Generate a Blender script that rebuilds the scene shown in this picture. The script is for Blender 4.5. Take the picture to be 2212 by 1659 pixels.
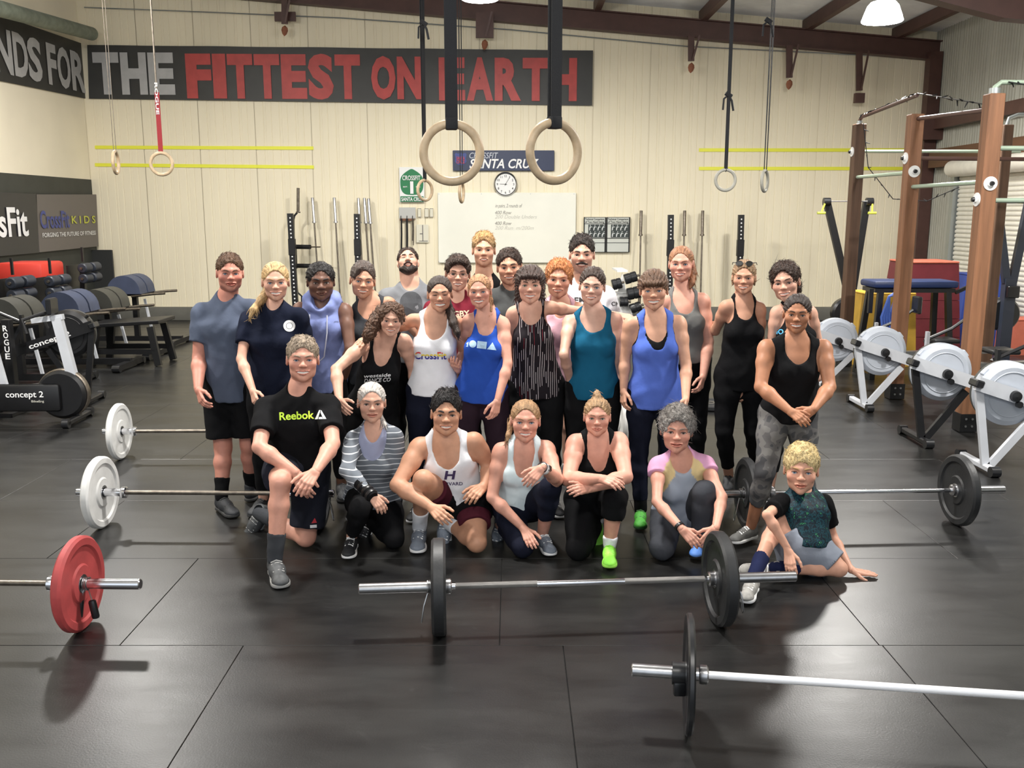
import bpy, bmesh, math, random
import numpy as np
from mathutils import Vector, Matrix
from mathutils.bvhtree import BVHTree

for o in list(bpy.data.objects):
    bpy.data.objects.remove(o)
SC = bpy.context.scene
COL = SC.collection
random.seed(7)
RNG = np.random.default_rng(7)

# ------------------------------------------------------------------ camera
FPX, PITCH, HC = 2000.0, 0.183, 2.038          # focal length in pixels of a 2212 x 1659 frame, downward tilt, lens height
cam_d = bpy.data.cameras.new('camera')
cam_d.sensor_width = 36.0
cam_d.lens = 36.0 * FPX / 2212.0
cam_d.clip_end = 200
cam = bpy.data.objects.new('camera', cam_d)
cam.location = (0, 0, HC)
cam.rotation_euler = (math.pi / 2 - PITCH, 0, 0)
COL.objects.link(cam)
SC.camera = cam

# ------------------------------------------------------------------ world: overcast daylight beyond the open bay behind the lens
W = bpy.data.worlds.new('world')
SC.world = W
W.use_nodes = True
bg = W.node_tree.nodes['Background']
bg.inputs[0].default_value = (0.86, 0.93, 1.0, 1)
bg.inputs[1].default_value = 1.35

SC.view_settings.view_transform = 'Standard'
SC.view_settings.look = 'None'
SC.view_settings.exposure = -0.1
SC.view_settings.gamma = 1.0
SC.view_settings.use_curve_mapping = False

# high bay lamps: x, y, z of the shade's mouth
LAMPS = [(-5.2, 12.2, 5.1), (-0.43, 13.2, 4.86), (4.70, 12.4, 4.42),
         (-4.9, 5.9, 5.05), (-0.35, 6.0, 5.05), (4.5, 5.6, 4.6),
         (-3.4, -0.2, 5.05), (0.9, -0.6, 5.0)]
LAMP_W = 290.0
LAMP_K = [.85, .85, .85, 1, 1, 1, .42, .42]          # the two lamps over the near floor burn low
# ------------------------------------------------------------------ helpers
SP, CP = math.sin(PITCH), math.cos(PITCH)
def ray(u, v):
    a = (u - 1106.0) / FPX; b = (829.5 - v) / FPX
    return Vector((a, CP + b * SP, -SP + b * CP))
def P(u, v, Y):                      # the point at world depth Y seen at that spot of the photograph
    r = ray(u, v); t = Y / r.y
    return Vector((r.x * t, Y, HC + r.z * t))
def G(u, v, z=0.0):                  # the same on a level plane
    r = ray(u, v); t = (z - HC) / r.z
    return Vector((r.x * t, r.y * t, z))
def PX(u, v, X):                     # the same on a plane of constant X
    r = ray(u, v); t = X / r.x
    return Vector((X, r.y * t, HC + r.z * t))
def srgb(*c):
    c = [x / 255.0 for x in c]
    return tuple(x / 12.92 if x <= 0.04045 else ((x + 0.055) / 1.055) ** 2.4 for x in c)

MATS = {}
def mat(name, col, rough=0.5, metal=0.0, var=0.0, vscale=8.0, bump=0.0, bscale=40.0, spec=0.5, stretch=(1, 1, 1), emit=None, estr=0.0, coat=0.0, attr=False, sheen=0.0):
    """procedural material: noise drives colour variation and fine relief"""
    if name in MATS: return MATS[name]
    m = bpy.data.materials.new(name); m.use_nodes = True
    nt = m.node_tree; N = nt.nodes; L = nt.links
    b = N['Principled BSDF']
    col = tuple(col[:3]) + (1,)
    b.inputs['Base Color'].default_value = col
    b.inputs['Roughness'].default_value = rough
    b.inputs['Metallic'].default_value = metal
    b.inputs['Specular IOR Level'].default_value = spec
    if coat: b.inputs['Coat Weight'].default_value = coat
    if sheen: b.inputs['Sheen Weight'].default_value = sheen
    if emit:
        b.inputs['Emission Color'].default_value = tuple(emit[:3]) + (1,)
        b.inputs['Emission Strength'].default_value = estr
    src = None
    if var or bump:
        tc = N.new('ShaderNodeTexCoord'); mp = N.new('ShaderNodeMapping')
        mp.inputs['Scale'].default_value = stretch
        L.new(tc.outputs['Object'], mp.inputs[0])
    if var:
        n = N.new('ShaderNodeTexNoise'); n.inputs['Scale'].default_value = vscale; n.inputs['Detail'].default_value = 5
        L.new(mp.outputs[0], n.inputs[0])
        r = N.new('ShaderNodeValToRGB')
        r.color_ramp.elements[0].position = 0.3; r.color_ramp.elements[1].position = 0.7
        r.color_ramp.elements[0].color = tuple(max(0, c * (1 - var)) for c in col[:3]) + (1,)
        r.color_ramp.elements[1].color = tuple(min(1, c * (1 + var)) for c in col[:3]) + (1,)
        L.new(n.outputs[0], r.inputs[0]); src = r.outputs[0]
        L.new(src, b.inputs['Base Color'])
    if attr:
        a = N.new('ShaderNodeAttribute'); a.attribute_name = 'tint'
        mx = N.new('ShaderNodeMix'); mx.data_type = 'RGBA'; mx.blend_type = 'MULTIPLY'
        mx.inputs[0].default_value = 1.0
        if src: L.new(src, mx.inputs[6])
        else: mx.inputs[6].default_value = col
        L.new(a.outputs['Color'], mx.inputs[7]); L.new(mx.outputs[2], b.inputs['Base Color'])
    if bump:
        n2 = N.new('ShaderNodeTexNoise'); n2.inputs['Scale'].default_value = bscale; n2.inputs['Detail'].default_value = 4
        L.new(mp.outputs[0], n2.inputs[0])
        bp = N.new('ShaderNodeBump'); bp.inputs['Strength'].default_value = bump; bp.inputs['Distance'].default_value = 0.01
        L.new(n2.outputs[0], bp.inputs['Height']); L.new(bp.outputs[0], b.inputs['Normal'])
    MATS[name] = m
    return m

def V(*a): return Vector(a)
def frame(z, x=None):
    """orthonormal columns (x, y, z) with the given z"""
    z = Vector(z).normalized()
    if x is None: x = Vector((1, 0, 0)) if abs(z.x) < 0.9 else Vector((0, 1, 0))
    x = Vector(x); x = (x - z * x.dot(z))
    if x.length < 1e-6:
        x = Vector((0, 1, 0)) - z * z.y
    x.normalize(); y = z.cross(x)
    return Matrix((x, y, z)).transposed()

class MB:
    """collects shapes into one mesh"""
    def __init__(s): s.v = []; s.f = []; s.mi = []; s.m = 0
    def add(s, vs, fs):
        o = len(s.v); s.v += [tuple(p) for p in vs]
        for f in fs: s.f.append(tuple(i + o for i in f)); s.mi.append(s.m)
        return s
    def box(s, c, size, rot=None, taper=(1, 1)):
        x, y, z = size[0] / 2, size[1] / 2, size[2] / 2; c = Vector(c)
        vs = []
        for k, zz in ((1, -z), (0, z)):
            tx, ty = (1, 1) if k else taper
            vs += [Vector((-x * tx, -y * ty, zz)), Vector((x * tx, -y * ty, zz)), Vector((x * tx, y * ty, zz)), Vector((-x * tx, y * ty, zz))]
        if rot is not None: vs = [rot @ p for p in vs]
        vs = [p + c for p in vs]
        return s.add(vs, [(3, 2, 1, 0), (4, 5, 6, 7), (0, 1, 5, 4), (1, 2, 6, 5), (2, 3, 7, 6), (3, 0, 4, 7)])
    def rbox(s, c, size, r, rot=None, seg=2):
        bm = bmesh.new(); bmesh.ops.create_cube(bm, size=1.0)
        bmesh.ops.scale(bm, vec=size, verts=bm.verts)
        bmesh.ops.bevel(bm, geom=bm.edges[:], offset=r, segments=seg, affect='EDGES', profile=0.5)
        bm.verts.index_update()
        c = Vector(c)
        vs = [(rot @ v.co if rot is not None else v.co) + c for v in bm.verts]
        fs = [[v.index for v in f.verts] for f in bm.faces]; bm.free()
        return s.add(vs, fs)
    def bar(s, a, b, w, h=None, x=None):      # rectangular bar from a to b
        a, b = Vector(a), Vector(b); h = h or w
        return s.box((a + b) / 2, (w, h, (b - a).length), frame(b - a, x))
    def cyl(s, a, b, r, r2=None, n=16, caps=True):
        a, b = Vector(a), Vector(b); r2 = r if r2 is None else r2
        F = frame(b - a); vs = []
        for c, q in ((a, r), (b, r2)):
            for i in range(n):
                t = 2 * math.pi * i / n
                vs.append(c + F @ Vector((q * math.cos(t), q * math.sin(t), 0)))
        fs = [(i, (i + 1) % n, n + (i + 1) % n, n + i) for i in range(n)]
        if caps: fs += [tuple(range(n - 1, -1, -1)), tuple(range(n, 2 * n))]
        return s.add(vs, fs)
    def tube(s, pts, r, n=8, closed=False):
        pts = [Vector(p) for p in pts]; k = len(pts); vs = []
        rs = r if isinstance(r, (list, tuple)) else [r] * k
        x = None
        for i, p in enumerate(pts):
            if closed: d = pts[(i + 1) % k] - pts[i - 1]
            else: d = pts[min(i + 1, k - 1)] - pts[max(i - 1, 0)]
            F = frame(d, x); x = F.col[0].copy()
            for j in range(n):
                t = 2 * math.pi * j / n
                vs.append(p + F @ Vector((rs[i] * math.cos(t), rs[i] * math.sin(t), 0)))
        fs = []
        for i in range(k if closed else k - 1):
            for j in range(n):
                a, b = i * n, ((i + 1) % k) * n
                fs.append((a + j, a + (j + 1) % n, b + (j + 1) % n, b + j))
        if not closed: fs += [tuple(range(n - 1, -1, -1)), tuple(range((k - 1) * n, k * n))]
        return s.add(vs, fs)
    def lathe(s, prof, c, axis, n=40, closed=False):
        """profile of (radius, height along axis)"""
        F = frame(axis); c = Vector(c); vs = []; k = len(prof)
        for r, h in prof:
            for i in range(n):
                t = 2 * math.pi * i / n
                vs.append(c + F @ Vector((r * math.cos(t), r * math.sin(t), h)))
        fs = []
        for j in range(k if closed else k - 1):
            a, b = j * n, ((j + 1) % k) * n
            for i in range(n): fs.append((a + i, a + (i + 1) % n, b + (i + 1) % n, b + i))
        if not closed:
            if prof[0][0] > 1e-5: fs.append(tuple(range(n - 1, -1, -1)))
            if prof[-1][0] > 1e-5: fs.append(tuple(range((k - 1) * n, k * n)))
        return s.add(vs, fs)
    def torus(s, c, axis, R, r, n=40, m=14, sx=1.0):
        F = frame(axis); c = Vector(c)
        pts = [c + F @ Vector((R * sx * math.cos(2 * math.pi * i / n), R * math.sin(2 * math.pi * i / n), 0)) for i in range(n)]
        return s.tube(pts, r, m, closed=True)
    def prism(s, outline, y0, y1):            # outline of (x, z), extruded along y
        k = len(outline)
        vs = [(x, y0, z) for x, z in outline] + [(x, y1, z) for x, z in outline]
        fs = [(i, (i + 1) % k, k + (i + 1) % k, k + i) for i in range(k)] + [tuple(range(k - 1, -1, -1)), tuple(range(k, 2 * k))]
        return s.add(vs, fs)
    def xf(s, M):
        s.v = [tuple(M @ Vector(p)) for p in s.v]; return s
    def build(s, name, m, parent=None, local=False, smooth=True, ang=0.6):
        me = bpy.data.meshes.new(name)
        off = Vector((0, 0, 0))
        if parent is not None and not local:
            q = parent
            while q is not None: off += q.location; q = q.parent
        vs = s.v if off.length == 0 else [(p[0] - off.x, p[1] - off.y, p[2] - off.z) for p in s.v]
        me.from_pydata(vs, [], s.f); me.update()
        bm = bmesh.new(); bm.from_mesh(me); bmesh.ops.recalc_face_normals(bm, faces=bm.faces); bm.to_mesh(me); bm.free()
        for mm in (m if isinstance(m, (list, tuple)) else [m]): me.materials.append(mm)
        if any(s.mi): me.polygons.foreach_set('material_index', s.mi)
        if smooth:
            me.shade_smooth(); me.set_sharp_from_angle(angle=ang)
        o = bpy.data.objects.new(name, me); COL.objects.link(o)
        if parent is not None: o.parent = parent
        return o

def tag(o, label=None, cat=None, group=None, kind=None):
    if label: o['label'] = label
    if cat: o['category'] = cat
    if group: o['group'] = group
    if kind: o['kind'] = kind
    return o
def thing(name, label, cat, loc=(0, 0, 0), rotz=0.0, group=None):
    o = bpy.data.objects.new(name, None); COL.objects.link(o); o.empty_display_size = 0.1
    o.location = loc; o.rotation_euler = (0, 0, rotz)
    return tag(o, label, cat, group)
def dup(o, parent=None):
    c = o.copy(); COL.objects.link(c); c.parent = parent
    for ch in o.children: dup(ch, c)
    return c

def text_geo(s, height, bold=0.0, shear=0.0, sx=1.0, spacing=1.0):
    """flat lettering as (verts 2d centred, faces); height = height of a capital"""
    cu = bpy.data.curves.new('t', 'FONT'); cu.body = s; cu.size = height / 0.72; cu.offset = bold * height
    cu.shear = shear; cu.align_x = 'CENTER'; cu.space_character = spacing; cu.resolution_u = 3; cu.fill_mode = 'FRONT'
    o = bpy.data.objects.new('t', cu); COL.objects.link(o)
    dg = bpy.context.evaluated_depsgraph_get(); dg.update()
    me = bpy.data.meshes.new_from_object(o.evaluated_get(dg))
    vs = [(v.co.x * sx, v.co.y - height * 0.5) for v in me.vertices]; fs = [tuple(p.vertices) for p in me.polygons]
    bpy.data.objects.remove(o); bpy.data.curves.remove(cu); bpy.data.meshes.remove(me)
    if vs:
        x0 = min(p[0] for p in vs); x1 = max(p[0] for p in vs)
        vs = [(p[0] - (x0 + x1) / 2, p[1]) for p in vs]
    return vs, fs
def text_fit(s, width, height, bold=0.0, shear=0.0, spacing=1.0):
    vs, fs = text_geo(s, height, bold, shear, 1.0, spacing)
    w = max(p[0] for p in vs) - min(p[0] for p in vs)
    return [(p[0] * width / w, p[1]) for p in vs], fs
def islands(geo):
    """split lettering into its separate pieces"""
    par = list(range(len(geo[0])))
    def find(i):
        while par[i] != i: par[i] = par[par[i]]; i = par[i]
        return i
    for f in geo[1]:
        for i in f[1:]: par[find(i)] = find(f[0])
    out = {}
    for f in geo[1]: out.setdefault(find(f[0]), []).append(f)
    res = []
    for fs in out.values():
        ids = sorted({i for f in fs for i in f}); mp = {i: k for k, i in enumerate(ids)}
        res.append(([geo[0][i] for i in ids], [tuple(mp[i] for i in f) for f in fs]))
    return res
def flat(name, geo, c, ex, ez, m, parent, split=False):     # put flat lettering on a plane
    if split: return [flat('letter', g, c, ex, ez, m, parent) for g in islands(geo)][0]
    c, ex, ez = Vector(c), Vector(ex), Vector(ez)
    b = MB(); b.add([c + ex * p[0] + ez * p[1] for p in geo[0]], geo[1])
    return b.build(name, m, parent, smooth=False)
# ------------------------------------------------------------------ materials of the place
M_wall = mat('cream_painted_metal', srgb(240, 230, 203), 0.55, var=0.06, vscale=0.8, bump=0.05, bscale=6, stretch=(1, 1, .35))
M_plaster = mat('cream_plaster', srgb(242, 233, 210), 0.7, var=0.05, vscale=0.9, bump=0.06, bscale=30)
M_band = mat('charcoal_paint', srgb(58, 60, 56), 0.6, var=0.1, vscale=3)
M_curb = mat('grey_curb', srgb(110, 109, 102), 0.7, var=0.1, vscale=5)
M_rust = mat('red_brown_primer', srgb(84, 58, 52), 0.5, var=0.15, vscale=5)
M_deck = mat('galvanised_deck', srgb(214, 214, 212), 0.5, metal=0.0, var=0.1, vscale=3)
M_corr = mat('grey_corrugated_metal', srgb(165, 164, 152), 0.55, metal=0.1, var=0.12, vscale=2, stretch=(1, 1, .3))
M_shut = mat('white_shutter', srgb(225, 222, 210), 0.5, var=0.05)
M_black = mat('black_steel', srgb(24, 24, 26), 0.38, var=0.15, vscale=20)
M_blackmat = mat('matt_black', srgb(22, 22, 24), 0.7)
M_steel = mat('steel', srgb(190, 190, 192), 0.28, metal=1.0, var=0.1, vscale=30)
M_chrome = mat('chrome', srgb(225, 226, 230), 0.16, metal=1.0)
M_dsteel = mat('worn_dark_steel', srgb(120, 112, 102), 0.4, metal=0.9, var=0.25, vscale=25)
M_white = mat('white_paint', srgb(238, 238, 236), 0.45)
M_gpaint = mat('grey_paint', srgb(196, 199, 205), 0.4, var=0.05)
M_galv = mat('galvanised_pipe', srgb(170, 176, 176), 0.4, metal=0.7)
M_tape = mat('yellow_tape', srgb(238, 238, 70), 0.5)
M_bk_txt = mat('black_print', srgb(28, 28, 30), 0.6)
M_wh_txt = mat('white_print', srgb(240, 240, 240), 0.6)
M_navy_board = mat('navy_board', srgb(42, 52, 82), 0.45)

def rubber():
    m = bpy.data.materials.new('black_rubber_mat'); m.use_nodes = True
    N = m.node_tree.nodes; L = m.node_tree.links; b = N['Principled BSDF']
    tc = N.new('ShaderNodeTexCoord'); geo = N.new('ShaderNodeNewGeometry')
    n1 = N.new('ShaderNodeTexNoise'); n1.inputs['Scale'].default_value = 1.1; n1.inputs['Detail'].default_value = 6; n1.inputs['Roughness'].default_value = 0.65
    mp = N.new('ShaderNodeMapping'); mp.inputs['Scale'].default_value = (1, 3.2, 1)
    L.new(geo.outputs['Position'], mp.inputs[0]); L.new(mp.outputs[0], n1.inputs[0])
    r1 = N.new('ShaderNodeValToRGB'); r1.color_ramp.elements[0].position = 0.30; r1.color_ramp.elements[1].position = 0.75
    r1.color_ramp.elements[0].color = srgb(15, 15, 16) + (1,); r1.color_ramp.elements[1].color = srgb(40, 40, 39) + (1,)
    L.new(n1.outputs[0], r1.inputs[0])
    # pale scuffs
    n2 = N.new('ShaderNodeTexNoise'); n2.inputs['Scale'].default_value = 5.0; n2.inputs['Detail'].default_value = 8; n2.inputs['Distortion'].default_value = 1.5
    L.new(geo.outputs['Position'], n2.inputs[0])
    r2 = N.new('ShaderNodeValToRGB'); r2.color_ramp.elements[0].position = 0.66; r2.color_ramp.elements[1].position = 0.82
    r2.color_ramp.elements[0].color = (0, 0, 0, 1); r2.color_ramp.elements[1].color = (.35, .35, .35, 1)
    L.new(n2.outputs[0], r2.inputs[0])
    mx = N.new('ShaderNodeMix'); mx.data_type = 'RGBA'
    L.new(r2.outputs[0], mx.inputs[0]); L.new(r1.outputs[0], mx.inputs[6]); mx.inputs[7].default_value = srgb(82, 82, 82) + (1,)
    L.new(mx.outputs[2], b.inputs['Base Color'])
    r3 = N.new('ShaderNodeMapRange'); r3.inputs['To Min'].default_value = 0.24; r3.inputs['To Max'].default_value = 0.44
    L.new(n1.outputs[0], r3.inputs[0]); L.new(r3.outputs[0], b.inputs['Roughness'])
    b.inputs['Specular IOR Level'].default_value = 0.5
    n3 = N.new('ShaderNodeTexNoise'); n3.inputs['Scale'].default_value = 120; n3.inputs['Detail'].default_value = 2
    L.new(geo.outputs['Position'], n3.inputs[0])
    bp = N.new('ShaderNodeBump'); bp.inputs['Strength'].default_value = 0.12; bp.inputs['Distance'].default_value = 0.003
    L.new(n3.outputs[0], bp.inputs['Height']); L.new(bp.outputs[0], b.inputs['Normal'])
    return m
M_rubber = rubber()

# ------------------------------------------------------------------ floor of rubber mats
XL, XR, YB, YF = -7.95, 7.8, 17.87, -5.0
floor = tag(MB().box(((XL + XR) / 2, (YB + YF) / 2, -0.115), (XR - XL, YB - YF, 0.2)).build('floor', M_blackmat), kind='structure')
def mats():
    rows = [(4.133 + 1.135 * k, 4.133 + 1.135 * (k + 1)) for k in range(-8, 13)]
    for i, (y0, y1) in enumerate(rows):
        y1 = min(y1, YB)
        if y1 - y0 < 0.2 or y0 < YF: continue
        if abs(y0 - 2.998) < 0.01: st, wd = 0.244, 1.53
        elif i % 2 == 0: st, wd = -0.06, 1.82
        else: st, wd = -0.97, 1.82
        n0 = math.ceil((XL - st) / wd) - 1
        xs = [XL] + [st + wd * (n0 + j) for j in range(1, 40) if XL + .15 < st + wd * (n0 + j) < XR - .15] + [XR]
        for a, b in zip(xs[:-1], xs[1:]):
            g = 0.0014; t = 0.0118 + random.random() * 0.0012
            m = MB(); x, y = (b - a) / 2 - g, (y1 - y0) / 2 - g; e = 0.0018
            vs = [(-x, -y, -t), (x, -y, -t), (x, y, -t), (-x, y, -t), (-x, -y, -e), (x, -y, -e), (x, y, -e), (-x, y, -e), (-x + e, -y + e, 0), (x - e, -y + e, 0), (x - e, y - e, 0), (-x + e, y - e, 0)]
            fs = [(3, 2, 1, 0)] + [(i, (i + 1) % 4, 4 + (i + 1) % 4, 4 + i) for i in range(4)] + [(4 + i, 4 + (i + 1) % 4, 8 + (i + 1) % 4, 8 + i) for i in range(4)] + [(8, 9, 10, 11)]
            m.add(vs, fs)
            o = m.build('floor_mat', M_rubber, floor, local=True, smooth=False)
            o.location = ((a + b) / 2, (y0 + y1) / 2, -0.0005 * random.random())
mats()

# ------------------------------------------------------------------ walls
def roof_z(x): return 6.22 - 0.084 * (x + 3.2)
wall_back = tag(MB().box(((XL + XR) / 2, YB + 0.11, 3.2), (XR - XL + .4, 0.1, 6.7)).build('wall_back', M_wall), kind='structure')
def siding_mesh(w, h, pitch=0.155):
    xs = []; x = 0.0
    n = int(round(w / pitch)); p = w / n
    for i in range(n):
        x = i * p; d = 0.007
        xs += [(x + .004, 0), (x + .012, d), (x + .020, 0)] if i else [(x + .0, d * 1.6), (x + .014, d * 1.6), (x + .016, 0)]
        if i % 2: xs += [(x + .052, 0), (x + .058, d * .6), (x + .064, 0)]
    xs.append((w - .002, 0))
    k = len(xs)
    vs = [(a, b, 0) for a, b in xs] + [(a, b, h) for a, b in xs]
    m = MB(); m.add(vs, [(i, i + 1, k + i + 1, k + i) for i in range(k - 1)])
    return m
npan = 15; pw = (XR - XL) / npan
base = siding_mesh(pw, 6.6).build('wall_panel', M_wall, wall_back, local=True, ang=.2)
base.location = (XL, YB, 0)
for i in range(1, npan):
    c = base.copy(); COL.objects.link(c); c.parent = wall_back; c.location = (XL + pw * i, YB, 0)
tag(MB().rbox(((XL + XR) / 2, YB - 0.06, 0.125), (XR - XL, 0.16, 0.25), .012).build('baseboard_back', M_curb), kind='structure')

wl = MB().box((XL - .08, (YB + YF) / 2, 4.5), (0.16, YB - YF, 3.7)).build('wall_left', M_plaster); tag(wl, kind='structure')
bd = MB().box((XL - .075, (YB + YF) / 2, 1.325), (0.18, YB - YF, 2.65)).build('lower_band', M_band, wl)

wr = MB().box((XR + .12, (YB + YF) / 2, 2.9), (0.1, YB - YF, 5.9)).build('wall_right', M_corr); tag(wr, kind='structure')
def corr_mesh(L, h, pitch, amp):
    n = int(L / pitch * 4); vs = []
    pr = [0, 1, 1, 0]
    pts = [(i * L / n, amp * pr[i % 4]) for i in range(n + 1)]
    k = len(pts)
    vs = [(b, a, 0) for a, b in pts] + [(b, a, h) for a, b in pts]
    return MB().add(vs, [(i, i + 1, k + i + 1, k + i) for i in range(k - 1)])
cb = corr_mesh(1.0, 5.6, 0.085, 0.02).build('corrugated_sheet', M_corr, wr, local=True, smooth=False)
cb.location = (XR, YB - 1.0, 0)
for i in range(1, 14):
    c = cb.copy(); COL.objects.link(c); c.parent = wr; c.location = (XR, YB - 1.0 - i, 0)

# roof deck, purlins, rafters
def deck():
    n = int((YB - YF) / 0.10) * 2; ys = [YF + (YB - YF) * i / n for i in range(n + 1)]
    vs = []
    for x in (XL - .2, XR + .2):
        for i, y in enumerate(ys): vs.append((x, y, roof_z(x) + (0.03 if i % 2 else 0)))
    k = n + 1
    m = MB().add(vs, [(i, i + 1, k + i + 1, k + i) for i in range(n)])
    o = m.build('ceiling', M_deck, smooth=False); tag(o, kind='structure')
    MB().add([(XL - .3, YF, roof_z(XL) + .12), (XR + .3, YF, roof_z(XR) + .12), (XR + .3, YB + .2, roof_z(XR) + .12), (XL - .3, YB + .2, roof_z(XL) + .12)], [(0, 1, 2, 3)]).build('roof_cover', M_rust, o)
    return o
ceiling = deck()
PURL = [-6.2, -4.3, -2.35, -0.42, 1.52, 3.45, 5.35, 7.0]
for x in PURL:
    z = roof_z(x) - 0.01
    m = MB(); m.box((x, (YB + YF) / 2, z - .10), (0.07, YB - YF, 0.2)); m.box((x + .035, (YB + YF) / 2, z - .195), (0.09, YB - YF, 0.012))
    m.build('purlin', M_rust, ceiling, smooth=False)
def rafter(y, w, drop, dep, name='trim_1'):
    m = MB(); a = math.atan(0.084); R = Matrix.Rotation(a, 3, 'Y')
    xm = (XL + XR) / 2; z0 = roof_z(xm) - drop
    L = (XR - XL) / math.cos(a)
    m.box((xm, y, z0 - dep / 2), (L, 0.02, dep), R)
    for s in (0, 1): m.box((xm, y, z0 - dep * s), (L, w, 0.02), R)
    return tag(m.build(name, M_rust, smooth=False), kind='structure')
rafter(YB - 0.16, 0.2, 0.20, 0.32, 'trim_1')
def haunch():
    y = 10.0; m = MB()
    pts = [(0.5, roof_z(.5) - .2), (XR, roof_z(XR) - .2), (XR, 3.75), (5.0, 3.98), (3.6, 4.32), (.5, 5.2)]
    m.prism(pts, y - .09, y + .09)
    m2 = [(x, z) for x, z in ((XL, roof_z(XL) - .2), (.5, roof_z(.5) - .2), (.5, 5.2), (XL, 5.6))]
    m.prism(m2, y - .09, y + .09)
    m.box((XR - .2, y, 1.9), (.35, .18, 3.8))
    return tag(m.build('trim_2', M_rust, smooth=False), kind='structure')
haunch()
# flange braces hanging below the end rafter
def brace(u, v0, v1, dw=.055, block=None, lump=True):
    Y = YB - .3; a = P(u, v0, Y); b = P(u, v1, Y)
    t = thing('rafter_brace', None, 'brace', b)
    m = MB().bar(a, b, dw * 2, .05, (1, 0, 0)); m.bar(a + V(.13, -.12, 0), b + V(.02, -.04, 0.02), .035, .012)
    m.build('bracket', M_rust, t, smooth=False)
    if lump:
        q = P(u, v1 + 14, Y); MB().lathe([(0, .09), (.05, .05), (.06, 0), (.04, -.06), (.0, -.1)], q, (0.1, 0, 1), 9).build('wooden_block', mat('raw_wood', srgb(150, 95, 70), .7, var=.2), t, ang=.3)
    if block:
        q = P(u, v1 + 16, Y); MB().box(q, (.17, .1, .17)).build('steel_block', M_rust, t, smooth=False)
    return t
for u, v0, v1, bl, lab in ((615, -6, 52, 0, 'short brown brace with a cross plate at the top left of the wall'), (1047, 28, 82, 0, 'wide brown brace plate hanging behind the large rings'),
                      (1493, 78, 132, 0, 'brown rafter brace with frayed wooden end above the right yellow tape'), (1705, 98, 168, 0, 'brown rafter brace hanging left of the lit lamp'),
                      (1856, 112, 196, 1, 'brown rafter brace ending in a square block below the lamp')):
    o = brace(u, v0, v1, .16 if u == 1047 else .055, bl, not bl); tag(o, lab, 'brace')
    if u == 615: MB().box(P(616, 36, YB - .2), (.38, .05, .16)).build('cross_plate', M_rust, o, smooth=False)

# wall wire
pts = [(182, 16), (440, 26), (740, 39), (1100, 64), (1290, 82), (1480, 100), (1760, 114), (2012, 127)]
tag(MB().tube([P(u, v, YB - .06) for u, v in pts], .011, 6).build('wall_conduit', M_galv), 'thin grey conduit running across the top of the cream wall', 'conduit')
tag(MB().cyl(P(-40, 8, 13.6), P(198, 73, 17.4), .115, n=20).build('hanging_tube', mat('sage_grey', srgb(124, 132, 118), .6, var=.2)), 'grey green tube slung under the roof in the left corner', 'tube')

# right wall: column, girts, header, shutter
def right_wall_bits():
    m = MB(); m.bar((XR - .13, YB - .25, 0), (XR - .13, YB - .25, 4.9), .22); tag(m.build('trim_3', M_rust, smooth=False), kind='structure')
    m = MB()
    z1 = PX(2100, 250, XR - .12).z
    m.bar((XR - .13, 10, 3.62), (XR - .13, YB - .1, 3.62), .2, .1, (0, 0, 1))
    m.box((XR - .2, YB - .45, 3.55), (.4, .25, .42))
    tag(m.build('trim_4', M_rust, smooth=False), kind='structure')
    wood = mat('dark_timber', srgb(96, 66, 46), .6, var=.2, stretch=(1, .1, 1))
    tag(MB().box((XR - .1, 13.6, 3.0), (.16, 7.6, .32)).build('trim_5', wood), kind='structure')
    d = tag(MB().box((XR - .02, 13.2, 1.42), (.03, 6.4, 2.84)).build('door_1', M_shut), kind='structure')
    prof = [(0, 0), (-.022, .012), (-.026, .035), (-.022, .058), (0, .07)]
    sl = MB(); vs = []
    for y in (-3.2, 3.2): vs += [(a, y, b) for a, b in prof]
    k = len(prof); sl.add(vs, [(i, i + 1, k + i + 1, k + i) for i in range(k - 1)])
    s0 = sl.build('shutter_slat', M_shut, d, local=True, ang=.9); s0.location = (XR - .035, 13.2, 0.02)
    for i in range(1, 37):
        c = s0.copy(); COL.objects.link(c); c.parent = d; c.location = (XR - .035, 13.2, .02 + .0755 * i)
    MB().cyl((XR - .2, 10, 2.78), (XR - .2, 16.4, 2.78), .14, n=20).build('shutter_drum', M_shut, d)
    m = MB(); m.box((XR - .07, 16.5, 1.4), (.12, .12, 2.8)); m.build('guide_rail', M_galv, d, smooth=False)
right_wall_bits()

# ------------------------------------------------------------------ wall graphics
def wall_pt(u, v, off=0.02): return P(u, v, YB - off)
def banner(name, label, cat, uv, m, off=.03, th=.012, wave=0.0, n=1):
    """uv = the four corners seen on the back wall: top left, top right, bottom right, bottom left"""
    c = [wall_pt(u, v, off) for u, v in uv]
    b = MB(); vs = []
    for i in range(n + 1):
        t = i / n
        a = c[0].lerp(c[1], t); d = c[3].lerp(c[2], t)
        w = wave * math.sin(t * 23) * .5 + wave * math.sin(t * 9 + 1) * .5
        vs += [a + V(0, w, .25 * wave * math.sin(t * 31)), d + V(0, w, 0), a + V(0, w + th, 0), d + V(0, w + th, 0)]
    fs = []
    for i in range(n):
        k = 4 * i; j = k + 4
        fs += [(k, k + 1, j + 1, j), (k + 2, j + 2, j + 3, k + 3), (k, j, j + 2, k + 2), (k + 1, k + 3, j + 3, j + 1)]
    fs += [(0, 2, 3, 1), (4 * n, 4 * n + 1, 4 * n + 3, 4 * n + 2)]
    o = b.add(vs, fs).build(name, m, smooth=False)
    return tag(o, label, cat)
M_vinyl = mat('black_vinyl', srgb(52, 52, 50), .5, var=.12, vscale=4)
M_letgrey = mat('grey_letters', srgb(176, 176, 176), .5, var=.08, vscale=6)
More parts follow.
